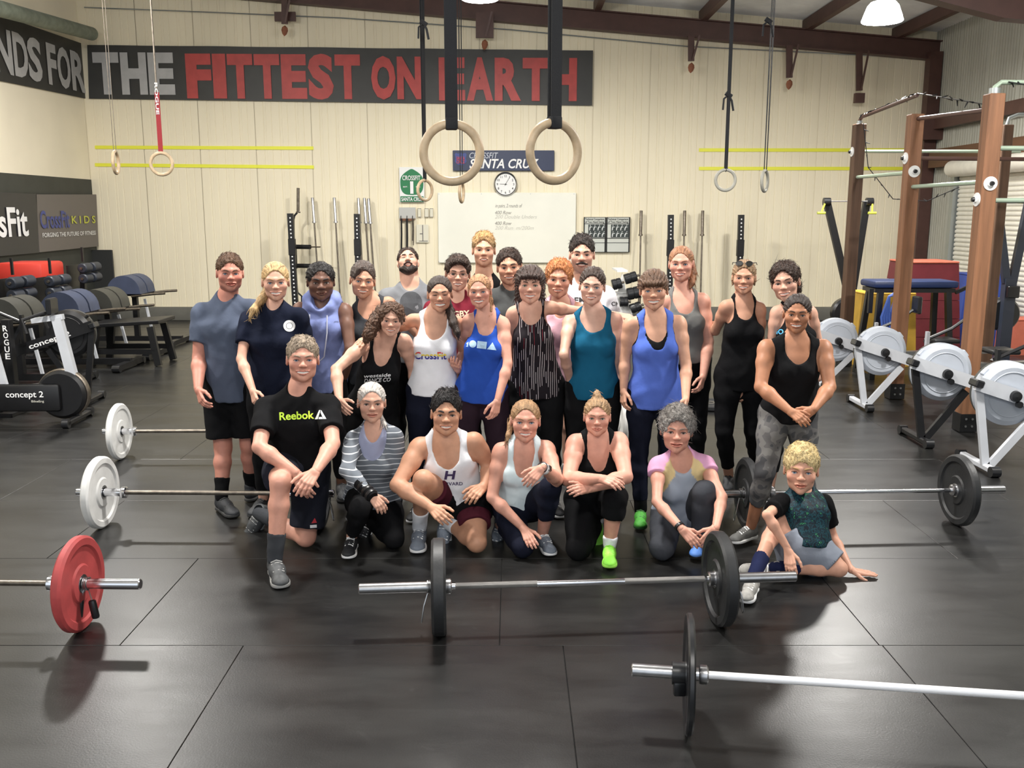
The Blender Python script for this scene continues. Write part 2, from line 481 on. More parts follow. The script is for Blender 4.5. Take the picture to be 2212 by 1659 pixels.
M_letred = mat('red_letters', srgb(176, 64, 60), .5, var=.14, vscale=6)
bn = banner('wall_banner', 'long black vinyl banner with grey and red block letters on the back wall', 'banner', [(188, 97), (1281, 109), (1279, 228), (192, 213)], M_vinyl, .05, .01, 0.012, 60)
def wall_text(s, u0, u1, v0, v1, m, parent, bold=.05, shear=0, off=.06, name='lettering', vs=0.0):
    a = wall_pt(u0, (v0 + v1) / 2, off); b = wall_pt(u1, (v0 + v1) / 2 + vs, off)
    h = (wall_pt(u0, v0, off) - wall_pt(u0, v1, off)).length
    g = text_fit(s, (b - a).length, h, bold, shear)
    return flat(name, g, (a + b) / 2, (b - a).normalized(), (0, 0, 1), m, parent, split=(h > .06))
for s, u0, u1, v0, v1, m in (('THE', 200, 378, 115, 198, M_letgrey), ('FITTEST', 400, 780, 118, 206, M_letred), ('ON', 800, 912, 124, 208, M_letred), ('EARTH', 946, 1248, 126, 211, M_letred)):
    for i, ch in enumerate(s):
        n = len(s); wts = [.55 if q == 'I' else 1.0 for q in s]; tot = sum(wts); g = .045 * (u1 - u0) / n * 2.2
        x0 = u0 + (u1 - u0) * sum(wts[:i]) / tot; x1 = u0 + (u1 - u0) * sum(wts[:i + 1]) / tot
        wall_text(ch, x0 + g * .3, x1 - g * .3, v0 + i * .3, v1 + i * .3, m, bn, .075, off=.068, name='letter')
# left wall banner
XW = XL + .03
def lw(u, v, off=0.0): return PX(u, v, XW + off)
c = [lw(-30, 22), lw(186, 97), lw(191, 214), lw(-30, 168)]
lb = MB().add([c[0], c[1], c[2], c[3]] + [q - V(.02, 0, 0) for q in c], [(0, 1, 2, 3), (7, 6, 5, 4), (0, 4, 5, 1), (1, 5, 6, 2), (2, 6, 7, 3), (3, 7, 4, 0)]).build('wall_banner', M_vinyl, smooth=False)
tag(lb, 'black banner with grey block letters on the left wall', 'banner')
for ch, u0, u1 in (('N', -14, 26), ('D', 29, 60), ('S', 60, 90), ('F', 102, 122), ('O', 124, 152), ('R', 154, 184)):
    def vt(u): return 60 + (u / 186.0) * 60
    def vb(u): return 150 + (u / 186.0) * 47
    um = (u0 + u1) / 2
    A, B = lw(u0, (vt(u0) + vb(u0)) / 2, .012), lw(u1, (vt(u1) + vb(u1)) / 2, .012)
    h = (lw(um, vt(um)) - lw(um, vb(um))).length
    flat('letter', text_fit(ch, abs(B.y - A.y), h, .05), (A + B) / 2, (0, 1, 0), (0, 0, 1), M_letgrey, lb)
def lw_board(name, label, uv, m):
    c = [lw(*q, .06) for q in uv]
    o = MB().add(c + [q - V(.035, 0, 0) for q in c], [(0, 1, 2, 3), (7, 6, 5, 4), (0, 4, 5, 1), (1, 5, 6, 2), (2, 6, 7, 3), (3, 7, 4, 0)]).build(name, m, smooth=False)
    return tag(o, label, 'banner')
def lw_text(s, u0, u1, vc, hpx, m, parent, bold=.03, name='lettering'):
    A, B = lw(u0, vc, .075), lw(u1, vc, .075); um = (u0 + u1) / 2
    h = (lw(um, vc - hpx / 2) - lw(um, vc + hpx / 2)).length
    flat(name, text_fit(s, abs(B.y - A.y), h, bold), V(A.x, (A.y + B.y) / 2, (A.z + B.z) / 2), (0, 1, 0), (0, 0, 1), m, parent, split=(h > .06))
b1 = lw_board('wall_banner', 'dark banner with white lettering at the left edge', [(-30, 414), (79, 419), (84, 546), (-30, 556)], mat('dark_banner', srgb(40, 40, 44), .35))
lw_text('ssFit', -22, 60, 478, 62, M_wh_txt, b1, .03)
b2 = lw_board('wall_banner', 'grey banner with blue and yellow kids lettering in the left corner', [(78, 420), (208, 420), (213, 532), (86, 545)], mat('grey_banner', srgb(108, 102, 98), .5))
lw_text('CrossFit', 87, 150, 473, 36, mat('blue_print', srgb(66, 76, 140), .5), b2, .03)
lw_text('K I D S', 155, 206, 474, 16, mat('yellow_print', srgb(196, 200, 70), .5), b2, .02)
lw_text('FORGING THE FUTURE OF FITNESS', 92, 207, 505, 9, M_wh_txt, b2, .01)

# tape lines
def tape(u0, v0, u1, v1, label):
    A, B = wall_pt(u0, v0, .012), wall_pt(u1, v1, .012)
    tag(MB().bar(A, B, .062, .006, (0, 0, 1)).build('tape_line', M_tape, smooth=False), label, 'tape')
tape(205, 318, 677, 320, 'upper yellow tape line on the left of the wall')
tape(205, 356, 678, 361, 'lower yellow tape line on the left of the wall')
tape(1510, 324, 1990, 324, 'upper yellow tape line on the right of the wall')
tape(1510, 364, 1990, 364, 'lower yellow tape line on the right of the wall')

# signs
def wboard(name, label, cat, u0, v0, u1, v1, m, off=.05, th=.03, r=.006):
    A, B = wall_pt(u0, v0, off), wall_pt(u1, v1, off)
    c = (A + B) / 2
    o = MB().rbox(c, (abs(B.x - A.x), th, abs(A.z - B.z)), r, seg=1).build(name, m)
    return tag(o, label, cat)
s1 = wboard('gym_sign', 'navy sign with white italic lettering above the clock', 'sign', 978, 325, 1197, 369, M_navy_board)
wall_text('CROSSFIT', 1014, 1076, 329, 342, mat('pale_grey_print', srgb(190, 195, 205), .5), s1, .01, .25, .075)
wall_text('SANTA CRUZ', 1014, 1164, 343, 363, M_wh_txt, s1, .03, .25, .075)
def emblem(u0, v0, u1, v1, parent):
    A, B = wall_pt(u0, v0, .07), wall_pt(u1, v1, .07); w, h = (B.x - A.x) / 2, (A.z - B.z) / 2; c = (A + B) / 2
    out = [(-1, .75), (-.8, 1), (-.4, .85), (0, 1), (.4, .85), (.8, 1), (1, .75), (.88, .1), (1, -.4), (.6, -.85), (0, -1), (-.6, -.85), (-1, -.4), (-.88, .1)]
    MB().prism([(c.x + a * w, c.z + b * h) for a, b in out], c.y, c.y + .01).build('emblem', mat('blue_emblem', srgb(58, 74, 138), .5), parent, smooth=False)
    wall_text('SANTA', u0 + 4, u1 - 4, v0 + 8, v0 + 15, mat('red_print', srgb(196, 62, 62), .5), parent, .02, 0, .085)
    wall_text('CRUZ', u0 + 4, u1 - 4, v0 + 16, v0 + 23, MATS['red_print'], parent, .02, 0, .085)
emblem(982, 330, 1008, 357, s1)
s2 = wboard('highway_sign', 'white board with a green shield numbered 1 left of the whiteboard', 'sign', 862, 361, 917, 437, M_white)
def shield():
    g = mat('road_green', srgb(30, 122, 74), .45); A, B = wall_pt(864, 365, .07), wall_pt(915, 421, .07); w, h = (B.x - A.x) / 2, (A.z - B.z) / 2; c = (A + B) / 2
    out = []
    for i in range(40):
        t = math.pi * 2 * i / 40; x, z = math.cos(t), math.sin(t)
        x = math.copysign(abs(x) ** .6, x) * (1 if z < 0 else (1 - z ** 3 * .75)); z = z if z > 0 else math.copysign(abs(z) ** .7, z)
        out.append((c.x + x * w, c.z + z * h))
    MB().prism(out, c.y, c.y + .01).build('shield', g, s2, smooth=False)
    A, B = wall_pt(865, 424, .07), wall_pt(915, 436, .07)
    MB().box((A + B) / 2, (B.x - A.x, .01, A.z - B.z)).build('name_plate', g, s2, smooth=False)
    wall_text('CROSSFIT', 869, 908, 379, 389, M_wh_txt, s2, .02, 0, .085)
    wall_text('1', 886, 893, 392, 417, M_wh_txt, s2, .06, 0, .085)
    wall_text('EST.', 871, 881, 402, 405, M_wh_txt, s2, .02, 0, .085); wall_text('2006', 898, 908, 402, 405, M_wh_txt, s2, .02, 0, .085)
    wall_text('SANTA CRUZ', 867, 914, 426, 434, M_wh_txt, s2, .03, 0, .09)
shield()
M_wb = mat('glossy_whiteboard', srgb(240, 239, 226), .12, var=.03, vscale=1.5)
wb = wboard('whiteboard', 'large white marker board with faint handwriting below the clock', 'whiteboard', 945, 416, 1243, 568, M_wb, .05, .03, .01)
M_ink = mat('marker_ink', srgb(120, 116, 112), .5); M_ink2 = mat('faded_ink', srgb(196, 194, 184), .5)
for s, u0, u1, v, m in (('in pairs, 2 rounds of', 1070, 1128, 444, M_ink), ('400 Row', 1069, 1105, 459, M_ink), ('200 Double Unders', 1069, 1160, 468, M_ink2), ('400 Row', 1069, 1105, 482, M_ink), ('200 Run  m/200m', 1069, 1153, 492, M_ink2)):
    wall_text(s, u0, u1, v - 4, v + 4, m, wb, -.01, .3, .07)
for u, v in ((948, 419), (1240, 419), (948, 565), (1240, 565), (1040, 419), (1146, 419)):
    q = wall_pt(u, v, .07); MB().cyl(q, q + V(0, .02, 0), .008, n=8).build('screw', M_steel, wb)
# clock
def clock():
    c = wall_pt(1092, 398, .05); R = .225
    t = thing('wall_clock', 'round silver wall clock above the whiteboard', 'clock', c)
    MB().lathe([(0, .0), (R, 0), (R, -.03), (R * .94, -.05), (R * .86, -.035), (R * .86, -.02), (0, -.02)], c, (0, 1, 0), 48).build('case', M_steel, t)
    MB().cyl(c + V(0, -.022, 0), c + V(0, -.026, 0), R * .86, n=48).build('dial', M_white, t)
    for k in range(1, 13):
        a = math.pi / 2 - k * math.pi / 6
        flat('numeral', text_geo(str(k), .042, .015), c + V(math.cos(a) * R * .68, -.030, math.sin(a) * R * .68), (1, 0, 0), (0, 0, 1), M_bk_txt, t)
    for ang, ln, w in ((272, .11, .012), (31, .165, .009)):
        a = math.pi / 2 - math.radians(ang); d = V(math.cos(a), 0, math.sin(a)); q = c + V(0, -.034, 0)
        MB().bar(q - d * .03, q + d * ln, w, .004, (0, 1, 0)).build('hand', M_bk_txt, t, smooth=False)
    MB().cyl(c + V(0, -.03, 0), c + V(0, -.04, 0), .012, n=12).build('hub', M_bk_txt, t)
clock()
# exercise posters
M_paper = mat('printed_paper', srgb(205, 208, 200), .6); M_dkphoto = mat('dark_photo', srgb(52, 60, 58), .5, var=.5, vscale=14); M_fig = mat('pale_figure', srgb(225, 228, 228), .6)
for i, (u0, u1, title) in enumerate(((1261, 1308.2, 'two-hand swing'), (1310, 1360, 'two-hand swing'))):
    t = wboard('poster', 'framed poster of exercise steps, %s of the pair right of the whiteboard' % ('left' if i == 0 else 'right'), 'poster', u0, 469, u1, 545, M_paper, .05, .02, .004)
    for (a, b, c, d) in ((u0, 469, u0 + 1.2, 545), (u1 - 1.2, 469, u1, 545), (u0, 469, u1, 470), (u0, 544, u1, 545), (u0, 483, u1, 484), (u0, 514, u1, 515.5), (u0, 524, u1, 525)):
        A, B = wall_pt(a, b, .063), wall_pt(c, d, .063)
        MB().box((A + B) / 2, (B.x - A.x, .006, A.z - B.z)).build('border', M_bk_txt, t, smooth=False)
    wall_text('Technical Comparison', u0 + 3, u1 - 3, 471, 475.5, M_bk_txt, t, .02, 0, .065); wall_text('of Two Hand Swing', u0 + 3, u1 - 3, 477, 481.5, M_bk_txt, t, .02, 0, .065)
    A, B = wall_pt(u0 + 10, 485, .063), wall_pt(u1 - 2, 513, .063)
    MB().box((A + B) / 2, (B.x - A.x, .006, A.z - B.z)).build('photo_strip', M_dkphoto, t, smooth=False)
    for r_ in range(2):
        for q in range(4):
            A = wall_pt(u0 + 15 + q * 9, 492 + r_ * 14, .07)
            m = MB(); m.tube([A + V(-.02, 0, -.05), A + V(-.015, 0, -.01), A + V(.005 * (q - 1), 0, .025)], [.008, .012, .012], 6); m.lathe([(0, .013), (.012, 0), (0, -.013)], A + V(.008 * (q - 1), 0, .045), (0, 0, 1), 7)
            m.tube([A + V(.0, 0, .02), A + V(.03, 0, .01)], .006, 5); m.build('figure', M_fig, t)
# rope rack and papers left of the whiteboard
t = thing('rope_rack', 'small wall rack with hooks and hanging ropes under the green sign', 'rack', wall_pt(880, 470, .05))
A, B = wall_pt(862, 448, .04), wall_pt(898, 472, .04)
MB().box((A + B) / 2, (B.x - A.x, .02, A.z - B.z)).build('back_board', mat('pale_board', srgb(190, 190, 186), .6), t, smooth=False)
A, B = wall_pt(864, 472, .06), wall_pt(895, 477, .06)
MB().box((A + B) / 2, (B.x - A.x, .04, A.z - B.z)).build('rail', mat('raw_wood2', srgb(120, 80, 56), .6), t, smooth=False)
for u in (866, 879, 891):
    A = wall_pt(u, 466, .09); MB().tube([A, wall_pt(u, 474, .1), wall_pt(u, 474, .06)], .008, 6).build('hook', M_black, t)
for u, vb, r in ((867, 540, .016), (879, 560, .02), (891, 520, .010), (893, 530, .010)):
    MB().tube([wall_pt(u, 472, .11), wall_pt(u + .6, (472 + vb) / 2, .1), wall_pt(u, vb, .1)], r, 7).build('rope', M_blackmat if r > .012 else M_dsteel, t)
for u0, v0, u1, v1, lb_ in ((902, 450, 910, 469, 'left of three small white notes beside the rope rack'), (917, 450, 926, 469, 'middle of three small white notes beside the rope rack'), (928, 450, 936, 469, 'right of three small white notes beside the rope rack'), (899, 485, 926, 524, 'white sheet with a line drawing of a post below the notes')):
    o = wboard('paper_note', lb_, 'note', u0, v0, u1, v1, mat('note_paper', srgb(222, 218, 200), .7), .04, .006, .001)
    m_ = M_ink
    for k, (a, b, c, d) in enumerate(((u0, v0, u1, v0 + .8), (u0, v1 - .8, u1, v1), (u0, v0, u0 + .8, v1), (u1 - .8, v0, u1, v1)) if v1 - v0 < 30 else ((u0 + 13, v0 + 1, u0 + 15.5, v1 - 3), (u0 + 6, v1 - 4, u1 - 2, v1 - 2.5), (u0 + 8, v0 + 19, u0 + 14, v0 + 21))):
        A, B = wall_pt(a, b, .046), wall_pt(c, d, .046)
        MB().box((A + B) / 2, (abs(B.x - A.x), .003, abs(A.z - B.z))).build('drawn_line', m_, o, smooth=False)

# leaning black board, left corner of the back wall
A, B = wall_pt(140, 540, .12), wall_pt(258, 690, .12)
tag(MB().rbox(((A.x + B.x) / 2, YB - .2, (A.z + .0) / 2 + .01), (B.x - A.x, .04, A.z - .01), .006, seg=1).build('black_board', mat('black_panel', srgb(46, 47, 46), .5)), 'black board standing against the back wall in the left corner', 'board')

# ------------------------------------------------------------------ lamps
M_shade = mat('glowing_shade', (1, 1, 1), .4, emit=(1.0, .98, .94), estr=70.0)
def lamp(i, x, y, z):
    lab = {1: 'lit high bay lamp at the top edge behind the large rings', 2: 'lit high bay lamp with a glowing shade at the top right'}.get(i, 'lit high bay lamp ' + ['above the left rear of the hall', '', '', 'above the left end of the group', 'straight above the group', 'above the right end of the group', 'above the left of the near floor', 'above the right of the near floor'][i] + ', out of the picture')
    t = thing('ceiling_lamp', lab, 'lamp', (x, y, z), group='high bay lamps')
    prof = [(.245, 0), (.255, .012), (.235, .07), (.19, .19), (.15, .235), (.10, .25)]
    MB().lathe(prof, (0, 0, 0), (0, 0, 1), 36).build('shade', M_shade, t, local=True)
    MB().lathe([(.06, .25), (.075, .27), (.075, .40), (.05, .44), (.02, .46)], (0, 0, 0), (0, 0, 1), 20).build('housing', M_gpaint, t, local=True)
    zt = roof_z(x) - z - .1
    MB().cyl((0, 0, .45), (0, 0, zt), .008, n=6).build('hanger', M_galv, t, local=True)
    MB().tube([(.07, 0, .36), (.2, 0, .42), (.22, 0, .55), (.15, 0, .62), (.02, 0, .6)], .007, 6).build('cord', M_white, t, local=True)
    li = bpy.data.lights.new('lamp_light', 'AREA'); li.shape = 'DISK'; li.size = .46; li.energy = LAMP_W * LAMP_K[i]; li.color = (1.0, .968, .915)
    lo = bpy.data.objects.new('lamp_light', li); COL.objects.link(lo); lo.parent = t; lo.location = (0, 0, -.02)
for i, q in enumerate(LAMPS): lamp(i, *q)
# ------------------------------------------------------------------ gymnastic rings
M_ring = mat('pale_birch', srgb(196, 172, 140), .45, var=.22, vscale=18, stretch=(1, 1, 1), bump=.05)
M_ringg = mat('grey_ring', srgb(168, 166, 156), .5, var=.1)
M_strap = mat('black_webbing', srgb(26, 27, 31), .75, bump=.3, bscale=400)
M_rstrap = mat('red_webbing', srgb(150, 36, 44), .7)
def ring(u, v, Y, yaw, label, m=M_ring, R=.105, r=.0165, strap=.045, sm=M_strap, twin=0.0, red_to=None, group='gymnastic rings'):
    c = P(u, v, Y); t = thing('gymnastic_ring', label, 'gym ring', c, group=group)
    ax = V(math.sin(yaw), -math.cos(yaw), 0)
    MB().torus(c, ax, R, r, 48, 14).build('ring', m, t)
    top = V(c.x, c.y, roof_z(c.x) - .12); b = c + V(0, 0, R - r * .4); lat = V(math.cos(yaw), math.sin(yaw), 0)
    if strap:
        s = MB()
        if red_to:
            q = P(u, red_to, Y); q = V(c.x, c.y, q.z)
            s.bar(b, q, strap, .006, lat)
            s.build('strap', sm, t, smooth=False); MB().cyl(q, top, .009, n=6).build('cable', M_dsteel, t)
            flat('lettering', text_fit('ROGUE', .30, .028, .03), c + V(0, -.008, .62), V(0, 0, -1), lat, M_wh_txt, t)
        else:
            for sg in ((-1, 1) if twin else (0,)):
                s.bar(b + ax * .012 + lat * (twin * .15 * sg), top + ax * .012 + lat * twin * sg, strap, .004, lat)
                s.bar(b - ax * .012 + lat * (twin * .15 * sg), top - ax * .012 + lat * twin * sg, strap, .004, lat)
            s.build('strap', sm, t, smooth=False)
            w = MB(); w.tube([b + ax * .014 + V(0, 0, .01), c + V(0, 0, R) + ax * (r + .003), c + V(0, 0, R - r - .004), c + V(0, 0, R) - ax * (r + .003), b - ax * .014 + V(0, 0, .01)], .004, 6) if not strap > .03 else w.rbox(c + V(0, 0, R), (strap, 2 * r + .012, 2 * r + .012), .006, Matrix.Rotation(yaw, 3, 'Z'))
            w.build('strap_loop', sm, t)
            if strap > .03: MB().rbox(top - V(0, 0, .9), (strap + .012, .03, .05), .004, Matrix.Rotation(yaw, 3, 'Z')).build('buckle', M_black, t)
    return t
ring(976, 330, 3.55, 0.12, 'large pale wooden ring in front of the blue sign, left of the near pair')
ring(1197, 328, 3.55, 0.52, 'large pale wooden ring right of the blue sign, right of the near pair')
ring(918, 411, 10.2, 0.85, 'small wooden ring hanging in front of the green shield sign', strap=.022, twin=.02)
ring(997, 415, 10.2, 1.42, 'small edge-on wooden ring hanging over the whiteboard', strap=.010, twin=.03)
ring(250, 351, 9.4, 1.72, 'edge-on ring on a thin cable by the left corner', strap=.008, sm=M_dsteel)
ring(349, 354, 9.4, 0.08, 'ring on a red lettered strap over the left tape lines', strap=.045, sm=M_rstrap, red_to=199)
ring(1567, 389, 9.9, 0.1, 'pale grey ring facing front over the right tape lines', m=M_ringg, strap=.03)
ring(1652, 391, 9.9, 1.02, 'pale grey ring turned edge-on over the right tape lines', m=M_ringg, strap=.012, twin=.03)
for u, v in ((1574, 205), (915, 50), (1660, 45)):
    q = P(u, v, 9.9); m = MB(); m.tube([q, q + V(.03, -.02, -.06), q + V(.05, -.02, -.16)], .012, 6); m.tube([q, q + V(-.05, -.01, -.04), q + V(-.055, -.01, -.15)], .01, 6); m.tube([q + V(-.03, 0, .02), q + V(.03, 0, -.02)], .025, 8)
    tag(m.build('strap_knot', M_strap), {1574: 'black strap tail knotted above the front-facing grey ring', 915: 'black strap tail at the top above the green sign', 1660: 'black strap buckle at the top above the edge-on grey ring'}[u], 'strap')

# ------------------------------------------------------------------ barbells and plates
M_pw = mat('worn_white_rubber', srgb(214, 214, 212), .55, var=.08, vscale=14)
M_pr = mat('worn_red_rubber', srgb(168, 66, 66), .6, var=.16, vscale=12)
M_pb = mat('black_bumper_rubber', srgb(34, 35, 37), .5, var=.2, vscale=10, bump=.1, bscale=60)
M_pi = mat('black_iron', srgb(26, 27, 30), .35, var=.1, coat=.2)
R_PL = .236
def plate(c, ax, t, m, label, R=R_PL, hub=M_steel, hole=.034):
    """bumper plate whose middle is c"""
    ax = Vector(ax).normalized(); c = Vector(c); e = min(.012, t * .25); h = t / 2
    o = thing('weight_plate', label, 'weight plate', c, group='bumper plates')
    pr = [(R - .055, h * .55), (R - .045, h), (R - e, h), (R, h - e), (R, -h + e), (R - e, -h), (R - .045, -h), (R - .055, -h * .55), (R * .42, -h * .55), (R * .38, -h * .9), (hole + .012, -h * .9)]
    pr2 = [(a, -b) for a, b in reversed(pr[8:])]
    MB().lathe(pr + [(hole + .012, h * .9), (R * .38, h * .9), (R * .42, h * .55)], c, ax, 56, closed=True).build('rubber_disc', m, o)
    MB().lathe([(hole, h * .95), (hole + .012, h * .95), (hole + .012, -h * .95), (hole, -h * .95)], c, ax, 28, closed=True).build('hub', hub, o)
    return o
def barbell(A, B, label, shaft_m=M_chrome, sleeve_m=M_steel, sl=.43, rs=.0265, rh=.0148, knurl=None):
    A, B = Vector(A), Vector(B); d = (B - A).normalized()
    t = thing('barbell', label, 'barbell', (A + B) / 2, group='barbells')
    MB().cyl(A + d * sl, B - d * sl, rh, n=16).build('shaft', shaft_m, t)
    for s, e in ((1, A), (-1, B)):
        q = e + d * s * sl
        MB().lathe([(0, 0), (rs - .004, 0), (rs, .004), (rs, sl - .005), (0, sl - .005)], e, d * s, 24).build('sleeve', sleeve_m, t)
        MB().lathe([(rh, 0), (.036, 0), (.038, .006), (.038, .028), (.030, .034), (rh, .034)], q - d * s * .002, d * s, 24).build('collar', sleeve_m, t)
    if knurl:
        L = (B - A).length
        for a, b in knurl: MB().cyl(A + d * L * a, A + d * L * b, rh + .0008, n=16).build('knurling', mat('knurled_steel', srgb(150, 148, 146), .5, metal=.9, bump=.6, bscale=700), t)
    return t
def clip(c, ax, label, black=False):
    """spring collar with two grips hanging down"""
    t = thing('spring_clip', label, 'clip', c, group='spring clips'); ax = Vector(ax).normalized(); c = Vector(c)
    F = frame(ax, (0, 0, 1)); m = MB()
    m.tube([c + F @ V(.031 * math.cos(i * .5), .031 * math.sin(i * .5), -.012 + i * .0006) for i in range(40)], .0032, 6)
    m.build('coil', M_steel, t)
    for s in (-1, 1):
        g = MB(); a = c + V(0, -.01, -.03) + ax * .012 * s; b = c + V(0, -.02, -.085) + ax * .03 * s; e = c + V(0, -.02, -.165) + ax * .042 * s
        if black:
            g.tube([a, b], .004, 6); g.build('wire', M_steel, t)
            MB().rbox((b + e) / 2, (.036, .03, .10), .012, frame(b - e, ax)).build('grip', M_pi, t)
        else:
            sd = F.col[0].cross(ax).normalized() * .016
            g.tube([a, b - sd, e - sd * .8, e + V(0, 0, -.012), e + sd * .8, b + sd, a], .0032, 6); g.build('wire_grip', M_steel, t)
    return t
zc = R_PL
def on(u, v): return G(u, v, zc)
def along(A, B, u):
    """the point of the line A-B that the photograph shows at column u"""
    lo, hi = 0.0, 1.0
    def col(t):
        q = A.lerp(B, t); d = q.y * CP - (q.z - HC) * SP; return 1106 + FPX * q.x / d
    for _ in range(50):
        m = (lo + hi) / 2
        if (col(m) < u) == (col(0) < col(1)): lo = m
        else: hi = m
    return A.lerp(B, lo)
# red plate, left front
B_ = on(304, 1262); A_ = on(0, 1259); d_ = (A_ - B_).normalized(); A_ = B_ + d_ * 2.3
barbell(A_, B_, 'barbell with a red plate cut off by the left edge', M_dsteel, M_chrome)
plate(along(B_, A_, 170), d_, .05, M_pr, 'worn red bumper plate at the left edge')
clip(along(B_, A_, 187), d_, 'spring clip with black grips hanging on the red plate bar', True)
# white plates, left middle
A_ = on(166, 1063); B_ = on(722, 1066); d_ = (B_ - A_).normalized()
barbell(A_, B_, 'barbell with one white plate ending behind the kneeling man', M_dsteel, M_chrome, sl=.30)
plate(along(A_, B_, 217), d_, .055, M_pw, 'white bumper plate on the left, nearer of the two')
plate(along(A_, B_, 690), d_, .06, M_pb, 'black bumper plate behind the kneeling man in the black shirt')
clip(along(A_, B_, 706), d_, 'spring clip on the sleeve behind the kneeling man')
# white plate, left far
A_ = on(222, 932); B_ = on(840, 932); d_ = V(1, .02, 0).normalized(); B_ = A_ + d_ * 2.2
barbell(A_, B_, 'far left barbell with a white plate, passing behind the standing man', M_dsteel, M_chrome, sl=.25)
plate(along(A_, B_, 258), d_, .05, M_pw, 'white bumper plate on the left, farther of the two')
plate(A_ + d_ * (2.2 - .22), d_, .05, M_pw, 'white bumper plate hidden behind the standing group on the left')
# centre front
A_ = on(775, 1272); B_ = on(1719, 1245); d_ = (B_ - A_).normalized()
barbell(A_, B_, 'bright steel barbell lying across the front of the kneeling row', M_chrome, M_steel, sl=.42, knurl=[(.215, .40), (.60, .785)])
plate(along(A_, B_, 948), d_, .07, M_pb, 'black bumper plate seen edge-on at the front centre')
plate(along(A_, B_, 1555), d_, .065, M_pb, 'black bumper plate in front of the boy on the centre bar')
clip(along(A_, B_, 929), d_, 'wire spring clip beside the edge-on centre plate')
clip(along(A_, B_, 1588), d_, 'wire spring clip beside the plate in front of the boy')
# right middle
A_ = on(1555, 1067); B_ = on(2169, 1057); d_ = (B_ - A_).normalized()
barbell(A_, B_, 'barbell lying behind the seated boy on the right', M_chrome, M_steel, sl=.33)
plate(along(A_, B_, 1614), d_, .05, M_pb, 'black bumper plate between the grey haired woman and the camouflage leggings')
plate(along(A_, B_, 2071), d_, .055, M_pb, 'black bumper plate standing alone on the right side of the floor')
clip(along(A_, B_, 1600), d_, 'wire spring clip on the sleeve behind the grey haired woman')
# right front
A_ = on(1364, 1447); B_ = on(2212, 1503); d_ = (B_ - A_).normalized(); B_ = A_ + d_ * 2.16
M_glare = mat('glare_white_steel', srgb(245, 245, 248), .35, metal=.25)  # near-white base colour paints in the strong reflection on this steel shaft
barbell(A_, B_, 'steel barbell with painted glare running out of the picture at the lower right', M_glare, M_steel, sl=.27, rh=.0155)
plate(along(A_, B_, 1488), d_, .028, M_pi, 'thin black plate at the front right')
plate(B_ - d_ * .24, d_, .028, M_pi, 'thin black plate of the front right bar just past the right edge')
q = along(A_, B_, 1466)
t = thing('lock_collar', 'black plastic lock collar beside the thin front plate', 'collar', q)
MB().lathe([(.028, -.028), (.046, -.026), (.046, .026), (.028, .028)], q, d_, 20, closed=True).build('ring_body', M_pi, t)
MB().rbox(q + V(.0, -.03, -.05), (.05, .03, .06), .008).build('lever', M_pi, t)
# far plates
q = G(1347, 985, 0) + V(0, .35, R_PL)
plate(q, (1, .15, 0), .05, M_pw, 'white plate glimpsed between legs behind the woman in periwinkle')
q = G(1535, 880, 0)
plate(V(q.x, q.y, .03), (0, 0, 1), .055, M_pb, 'black plate lying flat on the floor by the woman with sunglasses')

# ------------------------------------------------------------------ bars and uprights against the back wall
def upright(u, vt, label, lean=0.0, Y=None):
    Y = Y or YB - .75; a = P(u, vt, Y); b = V(a.x + lean, a.y, .01)
    t = thing('rack_upright', label, 'upright', b, group='rack uprights')
    m = MB().bar(b, a, .105, .075, (1, 0, 0)); m.box(b + V(0, 0, .02), (.16, .6, .03)); m.build('post', M_black, t, smooth=False)
    h = MB(); n = 26
    for i in range(n):
        q = a.lerp(b, .04 + .9 * i / n) + V(0, -.04, 0); h.cyl(q, q + V(0, .003, 0), .014, n=10)
    tag(h.build('hole_row', M_wh_txt, t), kind='stuff')
    q = a.lerp(b, .30); MB().rbox(q, (.125, .10, .30), .008, seg=1).build('sliding_sleeve', M_black, t)
upright(627, 461, 'black drilled rack post beside the tall yoke bar', .03)
upright(771, 462, 'black drilled rack post beside three clustered bars', -.01)
upright(1449, 464, 'black drilled rack post behind the tall woman in grey', .03)
upright(1601, 464, 'black drilled rack post behind the woman with sunglasses', .03)
def wallbar(u, vt, label, m=M_steel, lean=.05, dark=M_dsteel, Y=None, sl=.44):
    Y = Y or YB - .14; a = P(u, vt, Y); b = V(a.x + lean, Y - .22, .01); d = (b - a).normalized()
    t = thing('barbell', label, 'barbell', b, group='barbells on the back wall')
    L = (b - a).length
    MB().cyl(a + d * sl, b - d * sl, .0155, n=12).build('shaft', dark, t)
    for s, e in ((1, a), (-1, b)):
        MB().lathe([(0, 0), (.027, 0), (.029, .004), (.029, sl), (0, sl)], e, d * s, 16).build('sleeve', m, t)
        MB().cyl(e + d * s * sl, e + d * s * (sl + .03), .04, n=16).build('collar', m, t)
wallbar(675, 427, 'steel barbell upright on the wall, second from the yoke bar', lean=.12)
wallbar(722, 427, 'steel barbell upright on the wall between the two left posts', lean=.10)
wallbar(774, 428, 'steel barbell just behind the post left of the green sign', lean=.10)
wallbar(787, 428, 'steel barbell in the middle of the cluster left of the green sign', lean=.12, Y=YB - .22)
wallbar(796, 429, 'steel barbell on the right of the cluster left of the green sign', lean=.14)
wallbar(1385, 455, 'steel barbell upright on the wall right of the posters', lean=-.02, m=M_dsteel)
wallbar(1479, 455, 'dark barbell behind the tall woman in grey', lean=-.02, m=M_dsteel)
wallbar(1518, 455, 'steel barbell upright right of the tall woman in grey', lean=-.02, m=M_dsteel)
